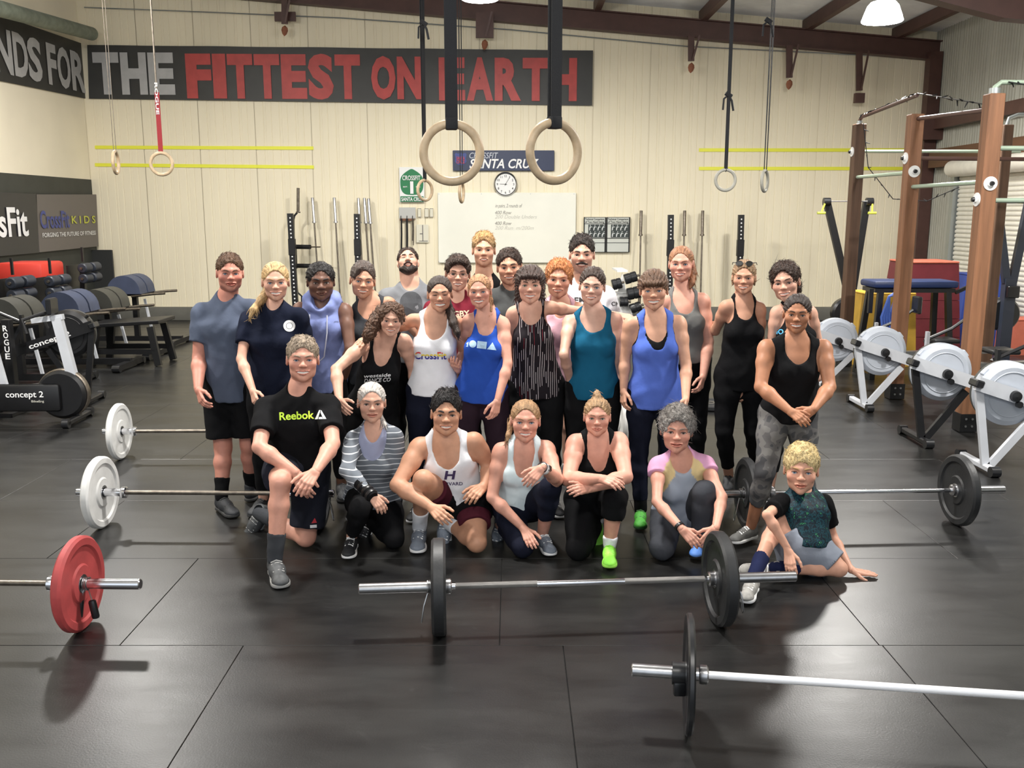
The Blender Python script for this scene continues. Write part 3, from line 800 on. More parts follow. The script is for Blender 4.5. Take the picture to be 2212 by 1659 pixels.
def yoke_bar():
    Y = YB - .35
    t = thing('safety_squat_bar', 'black cambered yoke bar with padded arms against the wall', 'barbell', P(650, 690, Y))
    pts = [(644, 406), (644, 452), (643, 458), (636, 466), (634, 475), (636, 560), (641, 620), (643, 632), (652, 640), (653, 690)]
    MB().tube([P(a, b, Y) for a, b in pts], .019, 10).build('cambered_shaft', M_black, t)
    MB().cyl(P(644, 406, Y), P(644, 456, Y), .028, n=14).build('sleeve', M_dsteel, t); MB().cyl(P(644, 457, Y), P(644, 460, Y), .042, n=14).build('collar', M_dsteel, t)
    for v in (533, 574):
        MB().cyl(P(638, v, Y), P(670, v + .5, Y - .15), .042, n=14).build('pad', M_blackmat, t)
        MB().cyl(P(670, v + .5, Y - .15), P(692, v + .5, Y - .25), .012, n=8).build('handle', M_dsteel, t)
    MB().cyl(P(635, 528, Y), P(637, 580, Y), .05, n=14).build('neck_pad', M_blackmat, t)
yoke_bar()
def db_rack():
    Y = 15.2; t = thing('dumbbell_rack', 'white A-frame dumbbell rack behind the man in the white shirt', 'rack', V(P(1335, 700, Y).x, Y, 0))
    for dy in (-.0, .75):
        A, B, C_ = P(1312, 700, Y + dy), P(1344, 590, Y + dy), P(1376, 700, Y + dy); A.z = 0; C_.z = 0
        MB().add([A, B, C_, A + V(0, .04, 0), B + V(0, .04, 0), C_ + V(0, .04, 0)], [(0, 1, 2), (5, 4, 3), (0, 3, 4, 1), (1, 4, 5, 2), (2, 5, 3, 0)]).build('end_panel', M_white, t, smooth=False)
    for zz in (.35, .75, 1.1): MB().box((P(1344, 600, Y).x, Y + .375, zz), (.5 - zz * .3, .8, .03)).build('shelf', M_white, t, smooth=False)
    for (u0, v0, u1, v1, r, lb_) in ((1349, 604, 1375, 596, .085, 'top right'), (1355, 636, 1382, 630, .10, 'middle right'), (1322, 616, 1342, 611, .09, 'top left'), (1338, 652, 1356, 652, .085, 'lower left'), (1362, 668, 1384, 660, .08, 'bottom right')):
        a, b = P(u0, v0, Y - .12), P(u1, v1, Y - .12); d = (b - a)
        o = thing('dumbbell', 'black dumbbell at the %s of the white A-frame rack' % lb_, 'dumbbell', (a + b) / 2, group='dumbbells on the rack')
        MB().lathe([(0, 0), (r * .9, .0), (r, .012), (r, d.length * .45), (r * .92, d.length * .47), (r * .92, d.length * .53), (r, d.length * .55), (r, d.length - .012), (r * .9, d.length), (0, d.length)], a, d, 18).build('head', M_pi, o)
        MB().cyl(b, b + d.normalized() * .05, .02, n=10).build('handle', M_dsteel, o)
db_rack()

# ------------------------------------------------------------------ pull-up rig on the right
M_cedar = mat('cedar_post', srgb(136, 94, 66), .6, var=.25, vscale=3, stretch=(8, 8, .5), bump=.15, bscale=30)
M_cedar2 = mat('dark_cedar_post', srgb(96, 70, 52), .6, var=.25, vscale=3, stretch=(8, 8, .5), bump=.15, bscale=30)
M_pipe = mat('pale_green_pipe', srgb(178, 196, 176), .35, metal=.3)
POSTS = {}
def post(key, ub, vb, ut, vt, m, label, w=.14):
    b = G(ub, vb, 0); a = P(ut, vt, b.y); a.x = (a.x + b.x) / 2; b.x = a.x
    t = thing('timber_post', label, 'post', b, group='rig posts')
    MB().rbox((b + a) / 2 + V(0, 0, .03), (w, w, a.z - .06), .008, seg=1).build('beam', m, t)
    s = MB(); s.box(b + V(0, 0, .09), (w + .02, w + .02, .17)); s.build('base_shoe', M_black, t, smooth=False)
    for dx, dz in ((-.03, .06), (.03, .06), (-.03, .13), (.03, .13)):
        q = b + V(dx, -w / 2 - .011, dz); MB().cyl(q, q - V(0, .008, 0), .011, n=8).build('bolt', M_steel, t)
    POSTS[key] = (b, a); return t
t1 = post('a', 1826, 790, 1853, 268, M_cedar2, 'dark cedar rig post nearest the back wall beside the ski machine')
t2 = post('b', 1933, 860, 1976, 247, M_cedar, 'cedar rig post standing in the middle of the rowing machines')
t3 = post('c', 2083, 930, 2147, 203, M_cedar, 'tallest cedar rig post at the right with white pipe flange')
t4 = post('d', 2134, 812, 2165, 270, M_cedar2, 'cedar rig post partly hidden behind the tallest post', .12)
def flange(key, v, face, owner):
    b, a = POSTS[key]
    q = P(1106, v, b.y); z = q.z
    w = .07
    c = V(b.x, b.y, z) + (V(0, -w, 0) if face == 'f' else V(-w, 0, 0)); ax = V(0, -1, 0) if face == 'f' else V(-1, 0, 0)
    MB().lathe([(0, .0), (.062, 0), (.062, .01), (.03, .014), (.03, .03), (0, .03)], c, ax, 22).build('pipe_flange', M_white, owner)
    MB().lathe([(0, .031), (.022, .031), (.018, .05), (0, .05)], c, ax, 14).build('pipe_plug', M_black, owner)
flange('b', 371, 'f', t2); flange('c', 397, 'f', t3); flange('a', 328, 'l', t1); flange('b', 342, 'l', t2); flange('c', 431, 'l', t3)
def pipe(pts, label, r=.022, m=None):
    tag(MB().tube(pts, r, 10).build('pull_up_bar', m or M_pipe), label, 'bar', 'rig pipes')
def pz(key, v): return P(1106, v, POSTS[key][0].y).z
a_, b_, c_, d_p = (POSTS[k] for k in 'abcd')
M_rustpipe = mat('rusty_pipe', srgb(92, 66, 58), .5)
pipe([a_[1] + V(0, 0, .0), a_[1] + V(0, 0, .05), a_[1] + V(.01, -.05, .085), V(b_[1].x, b_[0].y, a_[1].z + .09)], 'dark top pipe from the far post to the middle post', m=M_rustpipe)
pipe([V(b_[1].x, b_[0].y + .05, pz('b', 246) - .05), V(c_[0].x, c_[0].y, pz('c', 236))], 'dark upper pipe between the middle post and the tallest post', m=M_rustpipe)
pipe([V(a_[0].x, a_[0].y, pz('a', 327)), V(6.6, a_[0].y, pz('a', 327))], 'pale green pipe wrapped in string lights reaching right from the far post')
pipe([V(a_[0].x, a_[0].y, pz('a', 383)), V(b_[0].x, b_[0].y, pz('b', 373))], 'lower pale green pipe between far and middle post')
pipe([V(b_[0].x, b_[0].y, pz('b', 404)), V(c_[0].x, c_[0].y, pz('c', 393))], 'lower pale green pipe between middle and tallest post')
pipe([c_[1], c_[1] + V(0, 0, .06), c_[1] + V(.05, 0, .1), c_[1] + V(2.2, .1, .1)], 'pale green pipe from the top of the tallest post to the right')
pipe([V(c_[0].x, c_[0].y, pz('c', 320)), V(c_[0].x + 2.2, c_[0].y + .1, pz('c', 320))], 'pale green pipe at head height right of the tallest post')
pipe([V(c_[0].x, c_[0].y, pz('c', 433)), V(c_[0].x + 2.2, c_[0].y + .1, pz('c', 433))], 'lowest pale green pipe right of the tallest post')
pipe([d_p[1], d_p[1] + V(.02, 0, .08), d_p[1] + V(.12, 0, .12), d_p[1] + V(1.2, 0, .12)], 'grey pipe bent over the hidden post', m=M_galv)
pipe([V(b_[0].x, b_[0].y, pz('b', 342)), V(6.6, b_[0].y + .3, pz('b', 342))], 'brown pipe from the middle post to the wall', m=M_rustpipe)
MB().cyl(a_[1], a_[1] + V(0, 0, .04), .035, n=14).build('pipe_elbow', M_galv, t1); MB().cyl(c_[1], c_[1] + V(0, 0, .05), .05, n=14).build('pipe_elbow', M_galv, t3)
def lights(pts, label, n):
    t = thing('string_lights', label, 'string lights', pts[0]); pts = [Vector(p) for p in pts]
    MB().tube(pts, .006, 5).build('wire', M_black, t)
    m = MB(); L = len(pts) - 1
    for i in range(n):
        s = L * (i + .5) / n; k = min(int(s), L - 1); q = pts[k].lerp(pts[k + 1], s - k)
        d = V(random.uniform(-1, 1), random.uniform(-1, 1), random.uniform(-1, .6)).normalized()
        m.cyl(q, q + d * .06, .009, .004, 6)
    tag(m.build('bulbs', M_black, t), kind='stuff')
z0 = a_[1].z; pa = V(a_[0].x + .02, a_[0].y - .08, 0)
lights([pa + V(0, 0, z0), pa + V(.1, 0, z0 - .55), pa + V(.45, 0, z0 - .95), pa + V(.85, -.1, z0 - .98), pa + V(1.3, 0, z0 - .8)], 'dark string of lights drooping from the far post', 14)
lights([V(a_[0].x, a_[0].y, z0 + .11), V(b_[0].x, b_[0].y, z0 + .11), V(c_[0].x, c_[0].y, pz('c', 236) + .03)], 'dark string of lights along the top pipes', 30)
lights([V(c_[0].x + .1, c_[0].y - .03, c_[1].z + .1), V(c_[0].x + .6, c_[0].y - .03, c_[1].z + .02), V(c_[0].x + 1.4, c_[0].y, c_[1].z + .02)], 'dark string of lights on the pipe at the upper right edge', 16)

# ------------------------------------------------------------------ rowing machines
M_disc = mat('silver_grey_housing', srgb(176, 182, 192), .42, var=.04)
M_cage = mat('dark_mesh', srgb(70, 70, 66), .6)
def rower(fc, label, dark=False, yaw=0.0, leg_dark=False, flip=1, text=None, tilt=0.0):
    """fc = centre of the flywheel; the rail runs along local +x"""
    z = fc.z; t = thing('rowing_machine', label, 'rowing machine', (fc.x, fc.y, 0), yaw, group='rowing machines')
    mh = M_black if dark else M_disc; mf = M_black if dark else M_gpaint; ml = M_black if (dark or leg_dark) else M_gpaint
    R = .255; f = flip
    def X(x, y, zz): return V(x * f, y, zz)
    MB().lathe([(0, -.09), (R - .04, -.09), (R, -.06), (R, .035)], V(0, 0, z), (0, 1, 0), 44).build('flywheel_housing', mh, t, local=True)
    MB().lathe([(R * .72, -.0925), (R * .70, -.096), (R * .68, -.0925)], V(0, 0, z), (0, 1, 0), 44, closed=True).build('housing_rib', mh, t, local=True)
    MB().lathe([(R - .004, .035), (R - .004, .075), (R - .03, .09), (0, .09)], V(0, 0, z), (0, 1, 0), 44).build('perforated_cage', M_cage, t, local=True)
    for a in (.7, 2.4, 3.9, 5.5):
        MB().rbox(X((R + .004) * math.cos(a), -.02, 0) + V(0, 0, z + (R + .004) * math.sin(a)), (.05, .07, .025), .006, frame((math.cos(a), 0, math.sin(a)), (0, 1, 0)), 1).build('clasp', mh, t, local=True)
    A, B = X(-.30, -.125, z + .10), X(.62, -.125, z - .20)
    MB().bar(A, B, .11, .045, (0, 0, 1)).build('main_beam', mf, t, local=True, smooth=False)
    d = (B - A).normalized()
    MB().rbox(A - d * .0, (.06, .13, .07), .01, frame(d, (0, 0, 1)), 1).build('beam_cap', M_pi, t, local=True)
    MB().lathe([(0, 0), (.045, 0), (.04, .03), (0, .035)], X(.0, -.147, z), (0, -1, 0), 18).build('axle_cap', M_pi, t, local=True)
    MB().lathe([(0, 0), (.028, 0), (.026, .03), (0, .03)], X(.03, -.147, z - .065), (0, -1, 0), 14).build('damper_lever', M_pi, t, local=True)
    if text:
        A2 = A.lerp(B, .5) + V(0, -.026, 0); g = text_fit(text, .46, .055, .03)
        ex = (B - A).normalized() * f
        o = flat('lettering', g, A2, ex, V(-ex.z, 0, ex.x), M_wh_txt, t); o.data.transform(Matrix.Translation(t.location))
    ft = X(-.16, -.1, .05)
    MB().bar(X(-.27, -.1, z + .06), ft, .035, .06, (0, 1, 0)).build('leg', ml, t, local=True, smooth=False)
    MB().bar(X(.20, -.1, z - .16), ft + V(.03 * f, 0, 0), .035, .06, (0, 1, 0)).build('leg', ml, t, local=True, smooth=False)
    MB().rbox(V(ft.x, 0.02, .045), (.06, .56, .05), .01, seg=1).build('foot_bar', ml, t, local=True)
    for y in (-.25, .30): MB().cyl(V(ft.x - .035, y, .042), V(ft.x + .035, y, .042), .042, n=16).build('wheel', M_pi, t, local=True)
    # foot rests, rail, seat, rear leg, monitor arm
    MB().bar(X(.55, -.02, z - .17), X(2.0, -.02, z - .12), .05, .09, (0, 0, 1)).build('rail', M_steel if not dark else M_dsteel, t, local=True, smooth=False)
    for y in (-.17, .13): MB().box(X(.62, y, z - .05), (.03, .12, .30), Matrix.Rotation(-.5 * f, 3, 'Y')).build('foot_plate', M_pi, t, local=True, smooth=False)
    MB().rbox(X(1.25, -.02, z), (.30, .32, .05), .02).build('seat', M_pi, t, local=True)
    MB().bar(X(1.9, -.02, z - .16), X(1.98, -.02, .03), .05, .05).build('rear_leg', ml, t, local=True, smooth=False)
    MB().box(X(1.98, -.02, .02), (.06, .5, .035)).build('rear_foot', ml, t, local=True, smooth=False)
    MB().bar(X(.42, -.16, z - .10), X(.42, -.16, z + .22), .05, .03, (0, 1, 0)).build('bracket', mf if not leg_dark else M_pi, t, local=True, smooth=False)
    MB().tube([X(.42, -.1, z + .12), X(.7, -.08, z + .24), X(.86, -.08, z + .36)], .018, 8).build('monitor_arm', M_pi, t, local=True)
    MB().rbox(X(.90, -.08, z + .42), (.05, .2, .2), .012, seg=1).build('monitor', M_pi, t, local=True)
    return t
rower(P(1803, 733, 10.9), 'silver rowing machine farthest back, half hidden by the woman in camouflage leggings', yaw=-.03)
rower(P(1900, 757, 9.65), 'silver rowing machine in front of the middle cedar post')
rower(P(2030, 802, 8.15), 'rowing machine with silver flywheel on black legs', leg_dark=True)
rower(P(2172, 848, 7.25), 'silver rowing machine cut off by the right edge')
rower(P(152, 720, 9.85), 'black rowing machine on the left with white lettering on its beam', dark=True, flip=-1, text='concept 2', yaw=.05)

# bike machine on the left
def bike():
    c = P(138, 850, 8.95); t = thing('exercise_bike', 'black exercise bike with a low flywheel at the left edge', 'bike', (c.x, c.y, 0), .04)
    z = c.z
    MB().lathe([(0, -.08), (.21, -.08), (.235, -.05), (.235, .06), (.2, .08), (0, .08)], (0, 0, z), (0, 1, 0), 40).build('flywheel_housing', M_black, t, local=True)
    MB().lathe([(.238, -.03), (.25, -.02), (.25, .03), (.238, .04)], (0, 0, z), (0, 1, 0), 40, closed=True).build('steel_rim', M_dsteel, t, local=True)
    MB().rbox((-.38, -.1, z - .02), (.78, .05, .27), .03, seg=2).build('side_panel', M_black, t, local=True)
    g = text_fit('concept 2', .36, .06, .02); o = flat('lettering', g, (-.32, -.128, z + .02), (1, 0, 0), (0, 0, 1), M_wh_txt, t); o.data.transform(Matrix.Translation(t.location))
    o = flat('lettering', text_fit('BikeErg', .12, .022, .02), (-.2, -.128, z - .05), (1, 0, 0), (0, 0, 1), M_ink2, t); o.data.transform(Matrix.Translation(t.location))
    MB().bar((-.65, 0, z + .03), (.05, 0, z + .13), .06, .03, (0, 1, 0)).build('top_strip', M_steel, t, local=True, smooth=False)
    MB().bar((.12, 0, z + .05), (.0, 0, z + .75), .07, .09, (0, 1, 0)).build('head_post', M_gpaint, t, local=True, smooth=False)
    MB().bar((.06, 0, z + .76), (-.24, 0, z + .72), .055, .05, (0, 1, 0)).build('stem', M_gpaint, t, local=True, smooth=False)
    MB().tube([(-.2, -.22, z + .62), (-.24, -.2, z + .75), (-.1, -.06, z + .8), (-.1, .06, z + .8), (-.24, .2, z + .75), (-.2, .22, z + .62)], .017, 10).build('handlebar', M_blackmat, t, local=True)
    MB().rbox((-.04, 0, z + .86), (.05, .18, .16), .012, seg=1).build('monitor', M_pi, t, local=True)
    MB().bar((-.55, 0, z), (-.66, 0, z + .62), .05, .06, (0, 1, 0)).build('seat_post', M_gpaint, t, local=True, smooth=False)
    MB().lathe([(0, .06), (.07, .05), (.1, .0), (.08, -.03), (0, -.03)], (-.66, 0, z + .67), (0, 0, 1), 16).build('saddle', M_pi, t, local=True)
    for x in (.12, -.8):
        MB().rbox((x, 0, .045), (.06, .62, .05), .01, seg=1).build('foot_bar', M_black, t, local=True)
        MB().bar((x, 0, .05), (x * .6, 0, z), .06, .06).build('leg', M_black, t, local=True, smooth=False)
        for y in (-.28, .28): MB().cyl((x - .03, y, .045), (x + .03, y, .045), .045, n=14).build('wheel', M_pi, t, local=True)
    return t
bike()

# ------------------------------------------------------------------ ski machines
def ski(u, vb, uL, uR, vt, Y, label, yh, m=M_black):
    b = P(u, vb, Y); t = thing('ski_machine', label, 'ski machine', (b.x, Y, 0))
    for uu, s in ((uL, -1), (uR, 1)):
        a = P(uu, vt, Y); MB().bar(b + V(.04 * s, 0, 0), a, .10, .07, (1, 0, 0)).build('arm', m, t, smooth=False)
        MB().cyl(a + V(-.03 * s, -.06, 0), a + V(.07 * s, -.06, 0), .06, n=14).build('pulley', M_pi, t)
        q = P(uu + s * 12, vt + 24, Y - .1); MB().cyl(a + V(.05 * s, -.1, 0), q, .014, n=8).build('handle', mat('lime_grip', srgb(200, 210, 80), .5), t)
        MB().cyl(q - V(.06, 0, 0), q + V(.06, 0, 0), .02, n=10).build('grip', MATS['lime_grip'], t)
    MB().bar(V(b.x, Y, .05), b + V(0, 0, .05), .15, .12, (1, 0, 0)).build('column', m, t, smooth=False)
    MB().cyl(P(uL, vt - 1, Y), P(uR, vt - 1, Y), .01, n=6).build('cross_wire', M_steel, t)
    MB().lathe([(0, -.09), (.2, -.09), (.23, -.05), (.23, .05), (.2, .09), (0, .09)], V(b.x, Y + .12, b.z * .6), (0, 1, 0), 32).build('flywheel_housing', M_pi, t)
    MB().rbox((b.x, Y - .35, .03), (.55, 1.1, .05), .01, seg=1).build('platform', m, t)
    MB().rbox(b + V(0, -.12, -.12), (.16, .06, .16), .01, seg=1).build('monitor', M_pi, t)
ski(1836, 628, 1786, 1872, 436, 14.2, 'black V-shaped ski machine with lime handles by the far post', 0)
ski(2180, 610, 2154, 2222, 440, 12.6, 'black V-shaped ski machine at the right edge before the shutter', 0, mat('slate_steel', srgb(52, 58, 72), .4))

# ------------------------------------------------------------------ boxes and bench on the right
def soft_box(u0, v0, u1, v1, Y, dep, m, label, taper=.82, mt=None, hole=False, tiers=1):
    A, B = P(u0, v0, Y), P(u1, v1, Y); w = B.x - A.x; h = A.z - max(B.z, 0); zb = max(B.z, 0.0)
    t = thing('plyo_box', label, 'box', ((A.x + B.x) / 2, Y + dep / 2, zb), group='plyometric boxes')
    for i in range(tiers):
        a0 = 1 - (1 - taper) * i / tiers; a1 = 1 - (1 - taper) * (i + 1) / tiers; hh = h / tiers - (.006 if tiers > 1 else 0)
        MB().box((0, 0, h * (i + .5) / tiers), (w * a0, dep * a0, hh), None, (a1 / a0, a1 / a0)).build('tier' if tiers > 1 else 'body', m, t, local=True, smooth=False)
    MB().rbox((0, 0, h + .015), (w * taper * 1.02, dep * taper * 1.02, .03), .01, seg=1).build('top_pad', mt or m, t, local=True)
    if hole: MB().cyl((-w * taper * .46, -dep * .2, h * .8), (-w * .5, -dep * .2, h * .8), .04, n=12).build('hand_hole', M_pi, t, local=True)
    return t
M_maroon = mat('maroon_vinyl', srgb(104, 34, 42), .5, var=.1); M_orange = mat('faded_orange', srgb(206, 112, 90), .6, var=.08)
M_blue = mat('blue_vinyl', srgb(46, 72, 156), .5, var=.06); M_yel = mat('mustard_vinyl', srgb(212, 168, 62), .55, var=.1); M_navy = mat('navy_vinyl', srgb(34, 50, 92), .45, var=.08)
soft_box(1958, 570, 2072, 790, 13.3, .9, M_maroon, 'tall stack of maroon foam boxes with an orange top', .8, M_orange, True, 5)
soft_box(2080, 596, 2165, 800, 14.3, .6, M_blue, 'blue tapered foam box behind the tallest cedar post', .72)
soft_box(1862, 638, 1978, 792, 12.3, .6, M_yel, 'mustard yellow foam box under the navy bench', .86)
def bench():
    Y = 11.6; A, B = P(1873, 612, Y), P(2052, 618, Y); z = A.z; L = B.x - A.x; cx = (A.x + B.x) / 2
    t = thing('padded_bench', 'navy padded bench on a black frame behind the rowing machines', 'bench', (cx, Y, 0))
    MB().rbox((0, 0, z), (L, .5, .085), .03).build('pad', M_navy, t, local=True)
    MB().box((0, 0, z - .075), (L * .95, .42, .05)).build('pad_frame', M_black, t, local=True, smooth=False)
    for sx in (-1, 1):
        for sy in (-1, 1): MB().bar((sx * L * .40, sy * .18, z - .09), (sx * L * .47, sy * .26, .02), .065).build('leg', M_black, t, local=True, smooth=False)
        MB().bar((sx * L * .47, -.3, .03), (sx * L * .47, .3, .03), .06).build('foot_bar', M_black, t, local=True, smooth=False)
    MB().bar((L * .48, -.2, z - .1), (L * .62, -.2, z - .03), .04).build('handle', M_black, t, local=True, smooth=False)
    MB().bar((-L * .52, -.2, z - .35), (-L * .52, -.2, z - .05), .05).build('side_post', M_black, t, local=True, smooth=False)
bench()
q = P(1915, 640, 11.2)
m = MB()
for k in range(4):
    dx = .03 * k; m.tube([q + V(.10 + dx, 0, .04), q + V(.02, -.03, .0), q + V(-.05 + dx, -.02, -.25), q + V(-.02 + dx, 0, -.42), q + V(.06 + dx, .02, -.26), q + V(.12 + dx, 0, .03)], .017, 7)
tag(m.build('tangled_bands', mat('blue_band', srgb(70, 100, 180), .5)), 'blue rubber bands hanging over the navy bench frame', 'bands')
q = G(2190, 745, 0)
soft_box(2184, 694, 2236, 800, 13.3, .4, M_orange, 'orange box at the right edge behind the rowing machines', .95)

# ------------------------------------------------------------------ hyperextension benches on the left
M_pad = mat('slate_blue_pad', srgb(58, 66, 88), .5, var=.12); M_padk = mat('charcoal_pad', srgb(58, 58, 54), .5, var=.12); M_roll = mat('dark_blue_roller', srgb(42, 47, 58), .45, var=.15)
def ghd(c, label, mp, mr=M_roll, yaw=0.0):
    z = c.z; t = thing('back_extension_bench', label, 'bench', (c.x, c.y, 0), yaw, group='back extension benches')
    pr = [(.25 * math.cos(a), .24 * math.sin(a)) for a in np.linspace(0.02, math.pi - .02, 14)] + [(-.26, -.04), (.26, -.04)]
    pr = [(x, zz) for x, zz in pr]
    for y0, y1 in ((-.30, -.02), (.02, .30)):
        m = MB(); m.prism([(x, zz + z - .16) for x, zz in pr], y0, y1); m.build('pad', mp, t, local=True, ang=.5)
    MB().box((0, 0, z - .22), (.5, .5, .03)).build('pad_plate', M_black, t, local=True, smooth=False)
    MB().bar((.05, 0, .06), (.05, 0, z - .22), .075).build('front_post', M_black, t, local=True, smooth=False)
    MB().bar((-.95, 0, .09), (.75, 0, .09), .08).build('base_beam', M_black, t, local=True, smooth=False)
    for x in (-.9, .72):
        MB().box((x, 0, .06), (.09, .8, .07)).build('foot_bar', M_black, t, local=True, smooth=False)
        for y in (-.4, .4): MB().cyl((x - .05, y, .05), (x + .05, y, .05), .048, n=14).build('foot_wheel', M_pi, t, local=True)
    MB().bar((-.8, 0, .09), (-.72, 0, z + .25), .075).build('rear_post', M_black, t, local=True, smooth=False)
    for zz in (z + .03, z + .19):
        for y0, y1 in ((-.27, -.04), (.04, .27)): MB().lathe([(0, 0), (.06, 0), (.075, .015), (.075, .215), (.06, .23), (0, .23)], (-.62, y0, zz), (0, 1, 0), 18).build('ankle_roller', mr, t, local=True)
        MB().cyl((-.62, -.3, zz), (-.62, .3, zz), .02, n=10).build('roller_axle', M_dsteel, t, local=True)
    MB().box((-.86, 0, z + .06), (.02, .5, .34)).build('foot_plate', M_black, t, local=True, smooth=False)
    MB().bar((-.72, 0, z + .28), (-.72, 0, z + .5), .03).build('adjust_pin', M_black, t, local=True, smooth=False)
    for y in (-.26, .26): MB().tube([(.1, y, z - .24), (.45, y, z - .2), (.62, y, z - .19)], .02, 8).build('handle', M_dsteel, t, local=True)
    MB().bar((.3, .0, .1), (.2, 0, z - .3), .035, .03).build('brace', M_gpaint, t, local=True, smooth=False)
ghd(P(282, 604, 14.5), 'back extension bench with slate blue pads by the black board', M_pad)
ghd(P(222, 634, 13.2), 'back extension bench with charcoal pads, second from the back wall', M_padk)
ghd(P(150, 640, 12.2), 'back extension bench with slate blue pads behind the black rower', M_pad)
ghd(P(24, 655, 11.0), 'back extension bench with dark pads at the left edge', M_padk)
q = P(14, 690, 9.4)
t = thing('rack_post', 'black post with white upright lettering at the left edge', 'post', (q.x, q.y, 0))
MB().rbox((q.x, q.y, q.z / 2), (.085, .085, q.z), .006, seg=1).build('upright', M_black, t); MB().box((q.x, q.y, .02), (.2, .5, .035)).build('foot', M_black, t, smooth=False)
for i_, ch in enumerate('ROGUE'): flat('letter', text_fit(ch, .05, .06, .03), V(q.x, q.y - .0445, P(14, 708 + i_ * 15, 9.4).z), (1, 0, 0), (0, 0, 1), M_wh_txt, t)
def table():
    Y = 12.6; A = P(282, 695, Y); t = thing('step_bench', 'low black wooden step bench in front of the extension benches', 'bench', (A.x, Y, 0))
    z = A.z; MB().rbox((0, 0, z), (1.0, .62, .05), .008, Matrix.Rotation(-.06, 3, 'Y'), 1).build('top_board', M_black, t, local=True)
    for sx in (-1, 1):
        for sy in (-1, 1): MB().bar((sx * .36, sy * .24, z - .04), (sx * .45, sy * .28, 0.01), .085, .06).build('leg', M_black, t, local=True, smooth=False)
    for sy in (-1, 1): MB().bar((-.42, sy * .27, .2), (.42, sy * .27, .2), .05, .07).build('stretcher', M_black, t, local=True, smooth=False)
table()
A, B = P(18, 574, 13.9), P(118, 606, 13.9)
t = thing('red_mat_stack', 'red vinyl pad lying behind the extension benches', 'pad', ((A.x + B.x) / 2, 13.9, 0))
MB().rbox(((A.x + B.x) / 2, 13.9, (A.z + B.z) / 2), (B.x - A.x, .7, .34), .05).build('pad', mat('red_vinyl', srgb(206, 60, 48), .5), t)
MB().box(((A.x + B.x) / 2, 13.9, B.z / 2), (B.x - A.x - .3, .6, B.z)).build('stand', M_black, t, smooth=False)
# ------------------------------------------------------------------ figures: smooth distance fields turned into surfaces
f32 = np.float32
def npv(v): return np.array([v[0], v[1], v[2]], dtype=np.float64)
def nrm(v): v = np.asarray(v, float); return v / (np.linalg.norm(v) + 1e-12)
def smin(a, b, k):
    if k <= 0: return np.minimum(a, b)
    h = np.maximum(k - np.abs(a - b), 0) / k
    return np.minimum(a, b) - h * h * (k * .25)
def smax(a, b, k): return -smin(-a, -b, k)

class Cap:                                   # capsule with two radii
    def __init__(s, a, b, r1, r2): s.a, s.b, s.r1, s.r2 = npv(a), npv(b), r1, r2
    def bounds(s): r = max(s.r1, s.r2); return np.minimum(s.a, s.b) - r, np.maximum(s.a, s.b) + r
    def ev(s, X, Y, Z):
        a = s.a; ab = s.b - a; L = float(ab @ ab) + 1e-12
        px, py, pz = X - a[0], Y - a[1], Z - a[2]
        t = np.clip((px * ab[0] + py * ab[1] + pz * ab[2]) / L, 0, 1)
        return np.sqrt((px - t * ab[0]) ** 2 + (py - t * ab[1]) ** 2 + (pz - t * ab[2]) ** 2) - (s.r1 + (s.r2 - s.r1) * t)
class Ell:                                   # ellipsoid; rows of R are its axes
    def __init__(s, c, r, R=None): s.c = npv(c); s.r = np.array(r, float); s.R = np.eye(3) if R is None else np.asarray(R, float)
    def bounds(s):
        e = np.sqrt(((s.R * s.r[:, None]) ** 2).sum(0)); return s.c - e, s.c + e
    def ev(s, X, Y, Z):
        px, py, pz = X - s.c[0], Y - s.c[1], Z - s.c[2]; k0 = 0; k1 = 0
        for i in range(3):
            q = (px * s.R[i, 0] + py * s.R[i, 1] + pz * s.R[i, 2]) / s.r[i]; k0 = k0 + q * q; k1 = k1 + (q / s.r[i]) ** 2
        k0 = np.sqrt(k0); k1 = np.sqrt(k1) + 1e-9
        return k0 * (k0 - 1) / k1
class ECone:                                 # tapering tube of elliptic section
    def __init__(s, a, b, x, e1, e2):
        s.a, s.b = npv(a), npv(b); s.L = np.linalg.norm(s.b - s.a); s.z = (s.b - s.a) / s.L
        x = npv(x); x = x - s.z * (x @ s.z); s.x = nrm(x); s.y = np.cross(s.z, s.x); s.e1, s.e2 = np.array(e1, float), np.array(e2, float)
    def bounds(s): r = max(s.e1.max(), s.e2.max()); return np.minimum(s.a, s.b) - r, np.maximum(s.a, s.b) + r
    def ev(s, X, Y, Z):
        px, py, pz = X - s.a[0], Y - s.a[1], Z - s.a[2]
        h = px * s.z[0] + py * s.z[1] + pz * s.z[2]; t = np.clip(h / s.L, 0, 1)
        rx = s.e1[0] + (s.e2[0] - s.e1[0]) * t; ry = s.e1[1] + (s.e2[1] - s.e1[1]) * t; m = np.minimum(rx, ry)
        qx = (px * s.x[0] + py * s.x[1] + pz * s.x[2]) / rx; qy = (px * s.y[0] + py * s.y[1] + pz * s.y[2]) / ry
        e = (h - t * s.L) / m
        return (np.sqrt(qx * qx + qy * qy + e * e) - 1) * m

